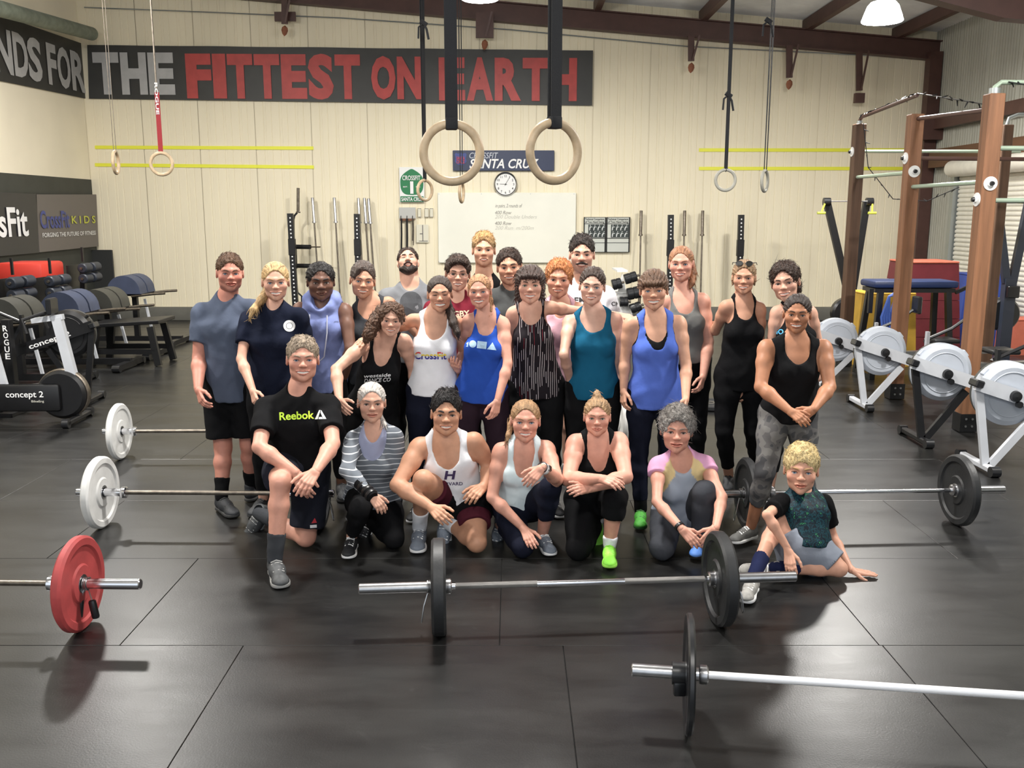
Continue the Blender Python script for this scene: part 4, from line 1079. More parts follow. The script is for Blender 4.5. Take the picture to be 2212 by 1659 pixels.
class Grid:
    def __init__(s, lo, hi, h):
        s.h = h; s.o = np.asarray(lo, float); s.n = (np.ceil((np.asarray(hi, float) - s.o) / h).astype(int) + 1)
        s.ax = [(s.o[i] + h * np.arange(s.n[i])).astype(f32) for i in range(3)]
        s.X, s.Y, s.Z = s.ax[0][:, None, None], s.ax[1][None, :, None], s.ax[2][None, None, :]
    def new(s, v=1.0): return np.full(s.n, v, f32)
    def sl(s, p, m):
        lo, hi = p.bounds()
        i0 = np.clip(np.floor((lo - m - s.o) / s.h).astype(int), 0, s.n - 1); i1 = np.clip(np.ceil((hi + m - s.o) / s.h).astype(int) + 1, 1, s.n)
        return tuple(slice(a, b) for a, b in zip(i0, i1))
    def put(s, F, p, k=0.0, m=.07):
        q = s.sl(p, m + k)
        if any(a.stop <= a.start for a in q): return F
        d = p.ev(s.X[q[0]], s.Y[:, q[1]], s.Z[:, :, q[2]]).astype(f32)
        F[q] = smin(F[q], d, k); return F
    def cut(s, F, p, k=0.0):
        q = s.sl(p, .02 + k)
        if any(a.stop <= a.start for a in q): return F
        d = p.ev(s.X[q[0]], s.Y[:, q[1]], s.Z[:, :, q[2]]).astype(f32)
        F[q] = smax(F[q], -d, k); return F
    def plane(s, c, n):                      # signed distance, positive on the side n points to
        return ((s.X - f32(c[0])) * f32(n[0]) + (s.Y - f32(c[1])) * f32(n[1]) + (s.Z - f32(c[2])) * f32(n[2]))

CORN = [(i, j, k) for i in (0, 1) for j in (0, 1) for k in (0, 1)]
EDGE = [(a, b) for a in range(8) for b in range(a + 1, 8) if sum(abs(CORN[a][i] - CORN[b][i]) for i in range(3)) == 1]
def nets(F, o, h):
    """naive surface nets: vertices and outward quads of F = 0"""
    S = F < 0
    c = np.zeros(np.array(F.shape) - 1, np.int8)
    for i, j, k in CORN: c += S[i:S.shape[0] - 1 + i, j:S.shape[1] - 1 + j, k:S.shape[2] - 1 + k]
    act = (c > 0) & (c < 8); ii = np.argwhere(act)
    if len(ii) == 0: return np.zeros((0, 3)), np.zeros((0, 4), int)
    ID = np.full(act.shape, -1, np.int32); ID[act] = np.arange(len(ii))
    val = np.stack([F[ii[:, 0] + a, ii[:, 1] + b, ii[:, 2] + d] for a, b, d in CORN], 1)
    acc = np.zeros((len(ii), 3)); cnt = np.zeros(len(ii))
    for a, b in EDGE:
        v0, v1 = val[:, a], val[:, b]; m = (v0 < 0) != (v1 < 0)
        t = v0[m] / (v0[m] - v1[m]); ca, cb = np.array(CORN[a], float), np.array(CORN[b], float)
        acc[m] += ca + (cb - ca) * t[:, None]; cnt[m] += 1
    V_ = (ii + acc / cnt[:, None]) * h + o
    Q = []
    for ax in range(3):
        lo = [slice(None)] * 3; hi = [slice(None)] * 3; lo[ax] = slice(0, -1); hi[ax] = slice(1, None)
        D = S[tuple(lo)] != S[tuple(hi)]
        b, d = (ax + 1) % 3, (ax + 2) % 3
        inner = [slice(None)] * 3; inner[b] = slice(1, -1); inner[d] = slice(1, -1)
        e = np.argwhere(D[tuple(inner)]); e[:, b] += 1; e[:, d] += 1
        if len(e) == 0: continue
        def cell(db, dd):
            q = e.copy(); q[:, b] += db; q[:, d] += dd; return ID[q[:, 0], q[:, 1], q[:, 2]]
        q = np.stack([cell(-1, -1), cell(0, -1), cell(0, 0), cell(-1, 0)], 1)
        ins = S[e[:, 0], e[:, 1], e[:, 2]]
        q[~ins] = q[~ins][:, ::-1]; Q.append(q)
    return V_, np.concatenate(Q)

def to_obj(name, V_, Q, m, parent, tint=None, mats=None):
    me = bpy.data.meshes.new(name)
    off = npv(parent.matrix_basis.translation) if parent is not None else np.zeros(3)
    q = parent.parent if parent is not None else None
    while q is not None: off = off + npv(q.location); q = q.parent
    n = len(V_)
    me.vertices.add(n); me.vertices.foreach_set('co', (V_ - off).astype(f32).ravel())
    me.loops.add(Q.size); me.loops.foreach_set('vertex_index', Q.astype(np.int32).ravel())
    me.polygons.add(len(Q)); me.polygons.foreach_set('loop_start', np.arange(0, Q.size, 4, dtype=np.int32)); me.polygons.foreach_set('loop_total', np.full(len(Q), 4, np.int32))
    me.update(calc_edges=True); me.validate()
    me.shade_smooth()
    for mm in (m if isinstance(m, list) else [m]): me.materials.append(mm)
    if mats is not None: me.polygons.foreach_set('material_index', mats.astype(np.int32))
    if tint is not None:
        a = me.color_attributes.new('tint', 'FLOAT_COLOR', 'POINT')
        a.data.foreach_set('color', np.concatenate([tint, np.ones((n, 1))], 1).astype(f32).ravel())
    o = bpy.data.objects.new(name, me); COL.objects.link(o)
    if parent is not None: o.parent = parent
    return o

def solve(c, L, u, v, mode, Y):
    """a joint seen at (u, v), at length L from joint c: n = nearer solution, f = farther, a number = depth offset, ('g', z) = on a level"""
    if isinstance(mode, tuple): return npv(G(u, v, mode[1]))
    if not isinstance(mode, str): return npv(P(u, v, Y + mode))
    r = npv(ray(u, v)); r /= np.linalg.norm(r); o = np.array([0, 0, HC]); w = npv(c) - o
    b = r @ w; disc = b * b - (w @ w - L * L)
    t = b if disc < 0 else (b - math.sqrt(disc) if mode == 'n' else b + math.sqrt(disc))
    p = o + r * t
    d = p - npv(c); n = np.linalg.norm(d)
    if n > L * 1.12: p = npv(c) + d / n * L * 1.12
    return p

CURL = {'relax': (.35, .55, .3, .25), 'flat': (-.12, .06, .04, .05), 'drape': (.42, .38, .2, .1), 'fist': (1.25, 1.5, .9, .8), 'soft': (.18, .3, .2, .15)}
def hand_prims(w, d, n, right, S, pose):
    """finger, palm and thumb shapes; w = wrist, d = finger direction, n = back of the hand"""
    d = nrm(d); n = np.asarray(n, float); n = nrm(n - d * (n @ d)); s = S / 1.75
    th = np.cross(n, d) * (1 if right else -1)
    mcp, pip, dip, tc = CURL[pose]
    out = []
    pk = w + d * .095 * s
    offs = [.028, .0095, -.0095, -.027]; lens = [.070, .078, .072, .056]; base = [.092, .096, .092, .084]
    for i in range(4):
        k = w + d * base[i] * s + th * offs[i] * s; r = (.0092 if i < 3 else .0080) * s
        out.append(Cap(w + d * .012 * s + th * offs[i] * .55 * s, k, .0145 * s, .0118 * s))
        a = mcp + .04 * i * (1 if pose == 'relax' else .3); spread = (1.5 - i) * .05
        p = k; ang = a; L = lens[i] * s
        for j, (fr, add) in enumerate(((.45, 0), (.30, pip), (.25, dip))):
            ang += add
            dd = nrm(d * math.cos(ang) - n * math.sin(ang) + th * math.sin(spread))
            q = p + dd * L * fr; out.append(Cap(p, q, r * (1 - .07 * j), r * (.95 - .09 * j))); p = q
    k = w + d * .028 * s + th * .024 * s - n * .006 * s
    a1 = nrm(d * .72 + th * .62 - n * .28); q = k + a1 * .042 * s; out.append(Cap(w + d * .012 * s + th * .008 * s, q, .017 * s, .0125 * s))
    a2 = nrm(d * .86 + th * (.42 - tc * .5) - n * (.2 + tc * .3)); q2 = q + a2 * .034 * s; out.append(Cap(q, q2, .0112 * s, .010 * s))
    a3 = nrm(d * .95 + th * (.22 - tc * .6) - n * (.2 + tc * .4)); out.append(Cap(q2, q2 + a3 * .027 * s, .010 * s, .0082 * s))
    return out

def decal(geo, target, u, v, w, m, parent, name='lettering', Y=None, up=(0, 0, 1), rot=0.0, off=.003):
    """lay flat print on a garment: each point is dropped onto the cloth along the line of sight of its middle"""
    me = target.data; tb = npv(target.parent.location)
    bv = BVHTree.FromPolygons([tuple(x.co) for x in me.vertices], [tuple(p.vertices) for p in me.polygons])
    r = ray(u, v).normalized(); o = Vector((0, 0, HC)); L0 = Vector(tb)
    hit = bv.ray_cast(o - L0, r)
    if hit[0] is None: return None
    c = hit[0] + L0; nn = hit[1]
    ex = Vector((1, 0, 0)); ex = (ex - r * ex.dot(r)).normalized(); ez = Vector(up); ez = (ez - r * ez.dot(r)).normalized()
    ex = ez.cross(r) * -1 if ez.cross(r).x < 0 else ez.cross(r)
    if rot: ex, ez = ex * math.cos(rot) + ez * math.sin(rot), ez * math.cos(rot) - ex * math.sin(rot)
    vs = []; ok = []
    for x, z in geo[0]:
        p = c + ex * x + ez * z
        h = bv.ray_cast(p - r * .6 - L0, r)
        good = h[0] is not None and (h[0] + L0 - p).length < .12
        ok.append(good); vs.append((h[0] + L0 - r * off) if good else p)
    fs = [f for f in geo[1] if all(ok[i] for i in f)]
    if not fs: return None
    b = MB(); b.add(vs, fs)
    return b.build(name, m, parent, smooth=False)
def fine(geo, n=1):
    """subdivide flat lettering so that it follows cloth"""
    bm = bmesh.new(); vv = [bm.verts.new((x, z, 0)) for x, z in geo[0]]
    for f in geo[1]:
        try: bm.faces.new([vv[i] for i in f])
        except ValueError: pass
    bmesh.ops.triangulate(bm, faces=bm.faces[:])
    for _ in range(n): bmesh.ops.subdivide_edges(bm, edges=[e for e in bm.edges if e.calc_length() > .02], cuts=1)
    bmesh.ops.triangulate(bm, faces=bm.faces[:])
    bm.verts.index_update(); g = ([(x.co.x, x.co.y) for x in bm.verts], [tuple(q.index for q in f.verts) for f in bm.faces]); bm.free(); return g

# ---------------------------------------------------------------- head
EYX, EYY = .0312, .0650
def build_head(g, F, sex, fc):
    fem = sex == 'f'; jaw = fc.get('jaw', 1.0) * (.90 if fem else 1.0); sm = fc.get('smile', .7); op = fc.get('open', .0); ez = fc.get('eye', .82); fat = fc.get('fat', 1.0); no = fc.get('nose', 1.0) * (.90 if fem else 1.0)
    put, cut = g.put, g.cut
    put(F, Ell((0, -.012, .034), (.0735, .094, .081)), .0)
    put(F, Ell((0, .018, -.020), (.0610 * fat, .066, .080)), .03)
    put(F, Ell((0, .032, -.074), (.041 * jaw * fat, .046, .034)), .028)
    put(F, Ell((0, .065, -.096), (.0165 * jaw, .018, .0165)), .024)
    for s in (-1, 1):
        put(F, Ell((s * .044 * jaw * fat, .012, -.060), (.012, .028, .026)), .028)
        put(F, Ell((s * .039, .053, -.026 + .005 * sm), (.024 * fat, .022, .020)), .022)
        put(F, Cap((0, .081, .022), (s * .040, .068, .026), .0085 if fem else .0105, .008), .016)
    put(F, Cap((0, .077, .012), (0, .098, -.022), .0080, .0105 * no), .014)
    put(F, Ell((0, .101, -.026), (.0108 * no, .0108, .0088)), .008)
    for s in (-1, 1):
        put(F, Ell((s * .0118 * no, .091, -.029), (.0078, .010, .0072)), .008)
        cut(F, Ell((s * .032, .097, .001), (.022, .0190, .0150)), .012)
        put(F, Ell((s * EYX, EYY, .000), (.0160, .0150, .0145)), .006)
    mw = .0240 + .0090 * sm; zm = -.0600; zc = zm + .0085 * sm
    up = [(-mw, .0775, zc), (-mw * .5, .0895, zm + .0045 + .003 * sm), (0, .0935, zm + .0040)]
    lw_ = [(-mw * .97, .0770, zc - .001), (-mw * .5, .0880, zm - .0055 - .004 * sm - op * .6), (0, .0915, zm - .0080 - .0045 * sm - op)]
    for pts, r in ((up, .0036), (lw_, .0042)):
        for a, b in zip(pts[:-1], pts[1:]):
            for s in (1, -1): put(F, Cap((a[0] * s, a[1], a[2]), (b[0] * s, b[1], b[2]), r * .7, r), .006)
    gap = .0014 + .0056 * max(0, sm - .3) + op * .55; zg = zm - .002 - .001 * sm - op * .5
    if sm > .35 or op > 0:
        for x_ in (-.62, -.3, 0, .3, .62): cut(F, Ell((mw * x_, .095 - abs(x_) * .007, zg + (zc - zm) * x_ * x_ * .8), (mw * .30, .022, gap * (1 - .55 * x_ * x_))), .002)
    for s in (-1, 1):
        cut(F, Ell((s * EYX, .081, .0005), (.0158, .0180, .0066 * ez)), .002)
        R = np.array([[math.cos(.25), s * -math.sin(.25), 0], [s * math.sin(.25), math.cos(.25), 0], [0, 0, 1]])
        if fc.get('ears', 1):
            put(F, Ell((s * .0755, -.010, -.004), (.0080, .0185, .029), R), .006); cut(F, Ell((s * .086, -.004, .0), (.0075, .011, .018), R), .004)
    return dict(mw=mw, zm=zm, zc=zc, gap=gap, op=op, sm=sm, zg=zg)

def head_tint(V_, fc, mo):
    n = len(V_); T = np.ones((n, 3)); x, y, z = np.abs(V_[:, 0]), V_[:, 1], V_[:, 2]
    front = (y > .045)
    ch = np.exp(-(((x - .042) / .017) ** 2 + ((z + .027) / .018) ** 2)) * front
    b = fc.get('blush', .25); T *= 1 - ch[:, None] * np.array([.02, .30, .28]) * b
    ns = np.exp(-((x / .013) ** 2 + ((z + .026) / .012) ** 2)) * (y > .088); T *= 1 - ns[:, None] * np.array([.02, .22, .22]) * b
    xx = np.clip(x / mo['mw'], 0, 1.4); ctr = mo['zg'] + (mo['zc'] - mo['zm']) * xx ** 2 * .9
    hh = (.0068 + mo['gap']) * np.sqrt(np.clip(1 - xx ** 2, 0.03, 1)) + .001
    lp = np.clip(2.2 - np.abs(z - ctr) / hh * 1.7, 0, 1) * (xx < 1.02) * (y > .068)
    lc = np.array(fc.get('lip', (.84, .60, .60))); T = T * (1 - lp[:, None] * (1 - lc))
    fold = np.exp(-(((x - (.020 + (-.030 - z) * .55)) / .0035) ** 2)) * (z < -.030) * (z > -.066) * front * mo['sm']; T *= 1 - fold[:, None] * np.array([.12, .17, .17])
    st = fc.get('stubble', 0)
    if st:
        g_ = np.clip((-.036 - z) / .02, 0, 1) * np.clip((y + .02) / .03, 0, 1) * (1 - lp) * (z > -.13)
        T *= 1 - g_[:, None] * np.array([.42, .40, .36]) * st
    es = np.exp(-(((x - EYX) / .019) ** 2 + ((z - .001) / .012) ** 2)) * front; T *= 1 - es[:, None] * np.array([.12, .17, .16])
    return T

def strands(V_, Q, st, n, rng):
    """locks of hair rooted on the cap: tapered three-sided tubes lying along the way the hair falls"""
    a, b, c = V_[Q[:, 0]], V_[Q[:, 1]], V_[Q[:, 3]]; fn = np.cross(b - a, c - a); N_ = np.zeros_like(V_)
    for i in range(4): np.add.at(N_, Q[:, i], fn)
    N_ /= np.linalg.norm(N_, axis=1)[:, None] + 1e-12
    k = rng.choice(len(V_), min(n, len(V_)), replace=False); p = V_[k]; nn = N_[k]; m = len(k); rd = rng.normal(size=(m, 3))
    flow = st.get('flow', 'back')
    if flow == 'short':
        w = np.clip((p[:, 2:3] - .04) / .05, 0, 1); t = w * np.array([0, .7, .1]) + (1 - w) * np.array([0, -.5, -.8]); t = t + np.stack([np.sign(p[:, 0]) * .3, 0 * p[:, 0], 0 * p[:, 0]], 1) + rd * .45; ln, lift, bend = .022, .36, .25
    elif flow == 'down': t = np.array([0, -.08, -1]) + rd * .12; ln, lift, bend = .060, .06, .05
    elif flow == 'curl': t = rd; ln, lift, bend = .022, .45, .9
    else: t = np.array(st.get('knot', (0, -.12, .03))) - p; t /= np.linalg.norm(t, axis=1)[:, None]; low = p[:, 2] < -.05; t[low] = np.array([0, -.1, -1]); t = t + rd * .10; ln, lift, bend = .045, .05, .05
    ln, lift = st.get('ln', ln), st.get('lift', lift)
    t = t - nn * (t * nn).sum(1)[:, None]; t /= np.linalg.norm(t, axis=1)[:, None] + 1e-9
    sd = np.cross(nn, t); L = ln * (.6 + .8 * rng.random(m))[:, None]; lf = lift * (.3 + 1.1 * rng.random(m))[:, None]; bd = bend * rng.normal(size=(m, 1))
    r0 = st.get('sr', .0016 if flow == 'back' else .0013); Vn, Tn = [], []
    for j, u in enumerate((0, .35, .7, 1.0)):
        c_ = p - nn * .0012 + t * L * u + nn * L * (lf * u - (lf * .5 + .25) * u * u) + sd * L * bd * u * u
        r = r0 * (1.0, 1.0, .75, .12)[j]
        for q in range(3):
            an_ = q * 2.0944; Vn.append(c_ + sd * r * math.cos(an_) * 1.4 + nn * r * math.sin(an_))
    Vn = np.stack(Vn, 1).reshape(-1, 3); base = np.arange(m)[:, None] * 12; F_ = []
    for j in range(3):
        for q in range(3): F_.append(np.concatenate([base + j * 3 + q, base + j * 3 + (q + 1) % 3, base + j * 3 + 3 + (q + 1) % 3, base + j * 3 + 3 + q], 1))
    br = np.repeat(.62 + .75 * rng.random(m), 12)
    return Vn, np.concatenate(F_), br

def hair_shape(g, st):
    """cap of hair in head space, style given by the dictionary"""
    F = g.new(); th = st.get('th', .008); top = st.get('top', th)
    g.put(F, Ell((0, -.014, .033 + (top - th) * .5), (.0735 + th, .094 + th, .081 + (top + th) * .5)))
    if st.get('bob'):                         # hair falling at the sides and back
        b = st['bob']; w = st.get('bobw', .078)
        g.put(F, ECone((0, -.035, .03), (0, -.04, b), (1, 0, 0), (w, .068), (w * st.get('flare', 1.05), .06)), .03)
    fx, fz, fy = st.get('face', (0, 0, 0))
    g.cut(F, Ell((0, .112 + fy, -.040 + fz), (.0635 + fx, .092, .112)), .008)
    if st.get('bob'): g.cut(F, ECone((0, .09, .02), (0, .08, -.25), (1, 0, 0), (.058, .105), (.055, .105)), .01)
    if st.get('ear', 1):
        for s in (-1, 1): g.cut(F, Ell((s * .088, .004, -.010), (.026, .030, .040)), .006)
    zb = st.get('nape', -.055)
    if not st.get('bob'): F = np.maximum(F, -(g.Z - zb + (g.Y + .06) * st.get('slope', -.35)))
    for ch in st.get('blobs', []):            # chains of (x, y, z, r)
        if len(ch) == 1: x, y, z, r = ch[0]; g.put(F, Ell((x, y, z), (r, r, r)), .012); continue
        for a, b in zip(ch[:-1], ch[1:]): g.put(F, Cap(a[:3], b[:3], a[3], b[3]), .012)
    A = st.get('rough', .002); fq = st.get('freq', 60.0)
    ph = np.arctan2(g.X, g.Z + .02 + 0 * g.X) if not st.get('curl') else 0
    if st.get('curl'):
        N_ = np.sin(g.X * fq * 2.1 + 2 * np.sin(g.Z * fq)) * np.sin(g.Z * fq * 1.9 + 1.3 + 2 * np.sin(g.Y * fq * .8)) * np.sin(g.Y * fq * 1.7 + 1.7 * np.sin(g.X * fq))
        F = F + A * N_
    else:
        F = F + A * (np.sin(ph * 31 + 3 * np.sin(g.Y * 25)) * .6 + np.sin(ph * 57 + 5 * np.sin(g.Y * 18)) * .4)
        if st.get('tuft'):
            F = F + st['tuft'] * np.sin(g.X * 170 + 2 * np.sin(g.Y * 60)) * np.sin(g.Y * 120 + 2 * np.sin(g.X * 80)) * np.clip((g.Z - .05) / .05, 0, 1)
    return F.astype(f32)

def hair_mat(name, col):
    return mat(name, col, .42, var=.35, vscale=60, stretch=(1, 1, .12), bump=.55, bscale=260, spec=.4, attr=True)
def cloth(name, col, var=.05):
    return mat('cloth_' + name, col, .88, var=var, vscale=9, bump=.3, bscale=22, spec=.15)

PEOPLE = []
def person(sp):
    S, sex, Y = sp['S'], sp['sex'], sp['Y']; fem = sex == 'f'; s = S / 1.75; bk = sp.get('bulk', 1.0); ab = sp.get('arm', (.80 if fem else 1.0)) * bk
    h = sp.get('res', .0095)
    hu, hvt, hvc = sp['head']; hd = sp.get('hd', -.04)
    # head frame
    mid = npv(P(hu, (hvt + hvc) / 2, Y + hd)); dpx = FPX / (mid[1] * CP - (mid[2] - HC) * SP)
    hs = (hvc - hvt) / dpx / sp.get('hh', .238); hs = min(max(hs, .84), 1.12)
    yw, pt, rl = sp.get('face', (0, 0, 0))
    base_yaw = math.atan2(mid[0], mid[1])              # looks at the lens
    R = Matrix.Rotation(-base_yaw + yw, 3, 'Z') @ Matrix.Rotation(rl, 3, 'Y') @ Matrix.Rotation(pt, 3, 'X') @ Matrix(((-1, 0, 0), (0, -1, 0), (0, 0, 1)))
    HR = np.array(R) @ np.diag([1.07, 1.0, 1.0]) * hs                              # head space -> world
    # head space x points to the person's left ... mirror free rotation (x -> -x, y -> -y)
    ho = mid - HR @ np.array([0, .02, .009])
    toW = lambda p: (HR @ np.asarray(p, float).T).T + ho
    inv = np.linalg.inv(HR); toH = lambda p: (inv @ (np.asarray(p, float) - ho).T).T
    sh = [solve(None, 0, *sp['sh'][i][:2], sp['sh'][i][2] if len(sp['sh'][i]) > 2 else 0.0, Y) for i in (0, 1)]
    sm_ = (sh[0] + sh[1]) / 2
    if 'pel' in sp: pel = solve(None, 0, sp['pel'][0], sp['pel'][1], sp['pel'][2] if len(sp['pel']) > 2 else 0.0, Y)
    else:
        pz_ = sp.get('pz', .535) * S; q = P(sp.get('pu', (sp['sh'][0][0] + sp['sh'][1][0]) / 2), 900, Y); pel = np.array([q.x, Y + .03, pz_])
        # keep the column of the photograph at that height
        r_ = (sp.get('pu', (sp['sh'][0][0] + sp['sh'][1][0]) / 2) - 1106) / FPX; pel[0] = r_ * (pel[1] * CP - (pz_ - HC) * SP)
    ez = nrm(sm_ - pel); L = np.linalg.norm(sm_ - pel); ex = nrm(sh[1] - sh[0]); ex = nrm(ex - ez * (ex @ ez)); ey = np.cross(ex, ez)
    hx = nrm(np.array(sp.get('hipax', ex))); hw = .088 * s * sp.get('hip', 1.06 if fem else 1.0)
    hip = [pel - hx * hw, pel + hx * hw]
    UAl, FAl, THl, SHl = .172 * S, .150 * S, .245 * S, .240 * S
    el, wr, kn, an = [None] * 2, [None] * 2, [None] * 2, [None] * 2
    for i in (0, 1):
        sg = -1 if i == 0 else 1
        e = sp.get('el', (None, None))[i]
        el[i] = solve(sh[i], UAl, *e, Y) if e else sh[i] + nrm(np.array([sg * .14, .02, -1])) * UAl
        w = sp.get('wr', (None, None))[i]
        wr[i] = solve(el[i], FAl, *w, Y) if w else el[i] + nrm(np.array([sg * .02, -.22, -1])) * FAl
        k = sp.get('kn', (None, None))[i]
        kn[i] = solve(hip[i], THl, *k, Y) if k else np.array([hip[i][0] + sg * .015, hip[i][1] - .02, (pel[2] - 0.02) * .53 + .02])
        a = sp.get('an', (None, None))[i]
        an[i] = solve(kn[i], SHl, *a, Y) if a else np.array([kn[i][0] + sg * .01, kn[i][1] + .04, .095 * s])
    if sp.get('dbg'): print(sp['key'], 'S', S, 'hs', round(hs, 3), 'L', round(L, 2), 'sw', round(np.linalg.norm(sh[1] - sh[0]), 2), 'UA', [round(np.linalg.norm(el[i] - sh[i]) / UAl, 2) for i in (0, 1)], 'FA', [round(np.linalg.norm(wr[i] - el[i]) / FAl, 2) for i in (0, 1)], 'TH', [round(np.linalg.norm(kn[i] - hip[i]) / THl, 2) for i in (0, 1)], 'SH', [round(np.linalg.norm(an[i] - kn[i]) / SHl, 2) for i in (0, 1)], 'pel', np.round(pel, 2), 'kn', np.round(kn, 2).tolist(), 'an', np.round(an, 2).tolist())
    root = thing('person', sp['label'], 'person', (pel[0], pel[1], 0.0), group=sp.get('group'))
    # ---------- coarse grid with one field per body region
    allp = np.array(sh + el + wr + hip + kn + an + [pel, sm_, ho])
    lo, hi = allp.min(0) - .24, allp.max(0) + .24; lo[2] = max(lo[2], -.03); hi[2] = max(sm_[2] + .2, allp[:-1, 2].max() + .2)
    g = Grid(lo, hi, h)
    bw = sp.get('chest', 1.0) * bk; ww = sp.get('waist', .92 if fem else 1.0) * bk; pw_ = sp.get('hipw', 1.05 if fem else .98) * bk
    sw = np.linalg.norm(sh[1] - sh[0]) / 2
    Rt = np.array([ex, ey, ez]); T = g.new(); TRAP = sp.get('trap', .088 if fem else .108) * s
    def tp(x, y, z): return pel + ex * x + ey * y + ez * z          # torso space: lateral, front, up
    cw = min(sw * .95, .172 * s * bw)
    g.put(T, Ell(tp(0, .0, L * .70), (cw, .112 * s * bw, .185 * s), Rt))
    g.put(T, Ell(tp(0, .005, L * .34), (.130 * s * ww, .098 * s * ww * sp.get('belly', 1.0), .17 * s), Rt), .06)
    g.put(T, Ell(tp(0, 0, .02), (.160 * s * pw_, .112 * s * pw_, .125 * s), Rt), .06)
    for i in (0, 1):
        sg = -1 if i == 0 else 1
        g.put(T, Cap(sm_ + ez * .015, sh[i] + (sm_ - sh[i]) * .22 - ez * .006, .050 * s, .036 * s * ab ** .5), .05)
        g.put(T, Cap(sm_ + ez * TRAP - ey * .015, sh[i] + (sm_ - sh[i]) * .35 + ez * .01, .042 * s, .034 * s), .04)
        g.put(T, Ell(tp(sg * .085 * s, -.055 * s, -.03), (.09 * s * pw_, .085 * s, .10 * s), Rt), .05)
        if fem: g.put(T, Ell(tp(sg * .070 * s, .085 * s, L * .645), (.062 * s * sp.get('bust', 1.0), .052 * s * sp.get('bust', 1.0), .062 * s), Rt), .035)
        else: g.put(T, Ell(tp(sg * .072 * s, .070 * s * bw, L * .74), (.075 * s * bw, .045 * s * bw, .06 * s), Rt), .04)
    nb = toW((0, -.03, -.055)); NK = [Cap(sm_ + ez * .02 - ey * .01, nb, (.050 if fem else .060) * s * sp.get('neck', 1.0), (.047 if fem else .057) * s * sp.get('neck', 1.0))]
    UA, FA, TH, SH = [], [], [], []
    for i in (0, 1):
        a = g.new(); u_ = sh[i] + (el[i] - sh[i]) * .4
        g.put(a, Ell(sh[i] + (el[i] - sh[i]) * .10, (.054 * s * ab,) * 3)); g.put(a, Cap(sh[i], u_, .048 * s * ab, .049 * s * ab), .03); g.put(a, Cap(u_, el[i], .049 * s * ab, .039 * s * ab), .03); UA.append(a)
        b = g.new(); q = el[i] + (wr[i] - el[i]) * .28
        g.put(b, Cap(el[i], q, .040 * s * ab, .043 * s * ab)); g.put(b, Cap(q, wr[i], .043 * s * ab, .0265 * s * (.5 + ab * .5)), .02); FA.append(b)
        lg = sp.get('leg', 1.0) * bk ** .5; a = g.new(); q = hip[i] + (kn[i] - hip[i]) * .35
        g.put(a, Cap(hip[i], q, .090 * s * lg, .084 * s * lg)); g.put(a, Cap(q, kn[i], .084 * s * lg, .057 * s * lg), .03); TH.append(a)
        b = g.new(); q = kn[i] + (an[i] - kn[i]) * .30; bkv = nrm(np.cross(np.cross(an[i] - kn[i], kn[i] - hip[i]), an[i] - kn[i]) + np.array([0, 1e-6, 0]))
        g.put(b, Cap(kn[i], q, .052 * s * lg, .054 * s * lg)); g.put(b, Cap(q, an[i], .054 * s * lg, .036 * s), .02); g.put(b, Ell(q + bkv * -.012 * s, (.05 * s * lg,) * 3), .02); SH.append(b)
    B = T.copy()
    for c in NK: g.put(B, c, .035)
    for i in (0, 1):
        leg = smin(TH[i], SH[i], .025); B = smin(B, leg, .035); arm = smin(UA[i], FA[i], .012); B = smin(B, arm, .022)
    Vs, Qs, Ts, n0 = [], [], [], 0
    def addm(V_, Q, tint=None):
        nonlocal n0
        if len(V_) == 0: return
        Vs.append(V_); Qs.append(Q + n0); Ts.append(np.ones((len(V_), 3)) if tint is None else tint); n0 += len(V_)
    V_, Q = nets(B, g.o, h); addm(V_, Q, sp['bodytint'](V_, locals()) if 'bodytint' in sp else None)
    # ---------- head
    fc = sp.get('fc', {})
    nl = toH(sm_ + ez * .02 - ey * .01)
    gh = Grid((-.095, -.118, -.165), (.095, .125, .125), sp.get('hres', .0036)); FH = gh.new(.3)
    mo = build_head(gh, FH, sex, fc)
    rn = (.047 if fem else .057) * s * sp.get('neck', 1.0) / hs; gh.put(FH, Cap((0, -.03, -.055), nl, rn - .001, rn + .001), .025)
    V_, Q = nets(FH, gh.o, gh.h)
    ht = head_tint(V_, fc, mo)
    addm(toW(V_), Q, ht)
    # ---------- hands
    for i in (0, 1):
        hsp = sp.get('hand', (None, None))[i]
        fa = nrm(wr[i] - el[i])
        if hsp == 'none': continue
        if hsp is None: d, n, pose = nrm(fa + np.array([0, -.15, -.5])), np.array([-1.0 if i == 0 else 1.0, -.5, 0.1]), 'relax'
        else: d = nrm(solve(wr[i], .16 * s, *hsp[0], Y) - wr[i]); n = np.array(hsp[1], float); pose = hsp[2]
        hp = hand_prims(wr[i], d, n, i == 0, S * sp.get('hsize', .93 if fem else 1.02), pose)
        b0 = np.array([p.bounds()[0] for p in hp]).min(0) - .02; b1 = np.array([p.bounds()[1] for p in hp]).max(0) + .02
        gg = Grid(b0, b1, .0036); FF = gg.new()
        for p in hp: gg.put(FF, p, .0045, .02)
        wrr = .0265 * s * (.5 + ab * .5); gg.put(FF, Cap(wr[i] - fa * .03, wr[i] + d * .015, wrr, wrr * .9), .012)
        V_, Q = nets(FF, gg.o, gg.h); addm(V_, Q)
    skin = mat('skin_' + sp['key'], sp['skin'], .5, var=.06, vscale=30, bump=.04, bscale=300, spec=.4, attr=True)
    body = to_obj('body', np.concatenate(Vs), np.concatenate(Qs), skin, root, np.concatenate(Ts))
    # ---------- eyes, lashes, brows, teeth
    hb = sp.get('brow', sp['hair'].get('col', (.1, .06, .04))); mb_ = mat('brow_' + sp['key'], hb, .7)
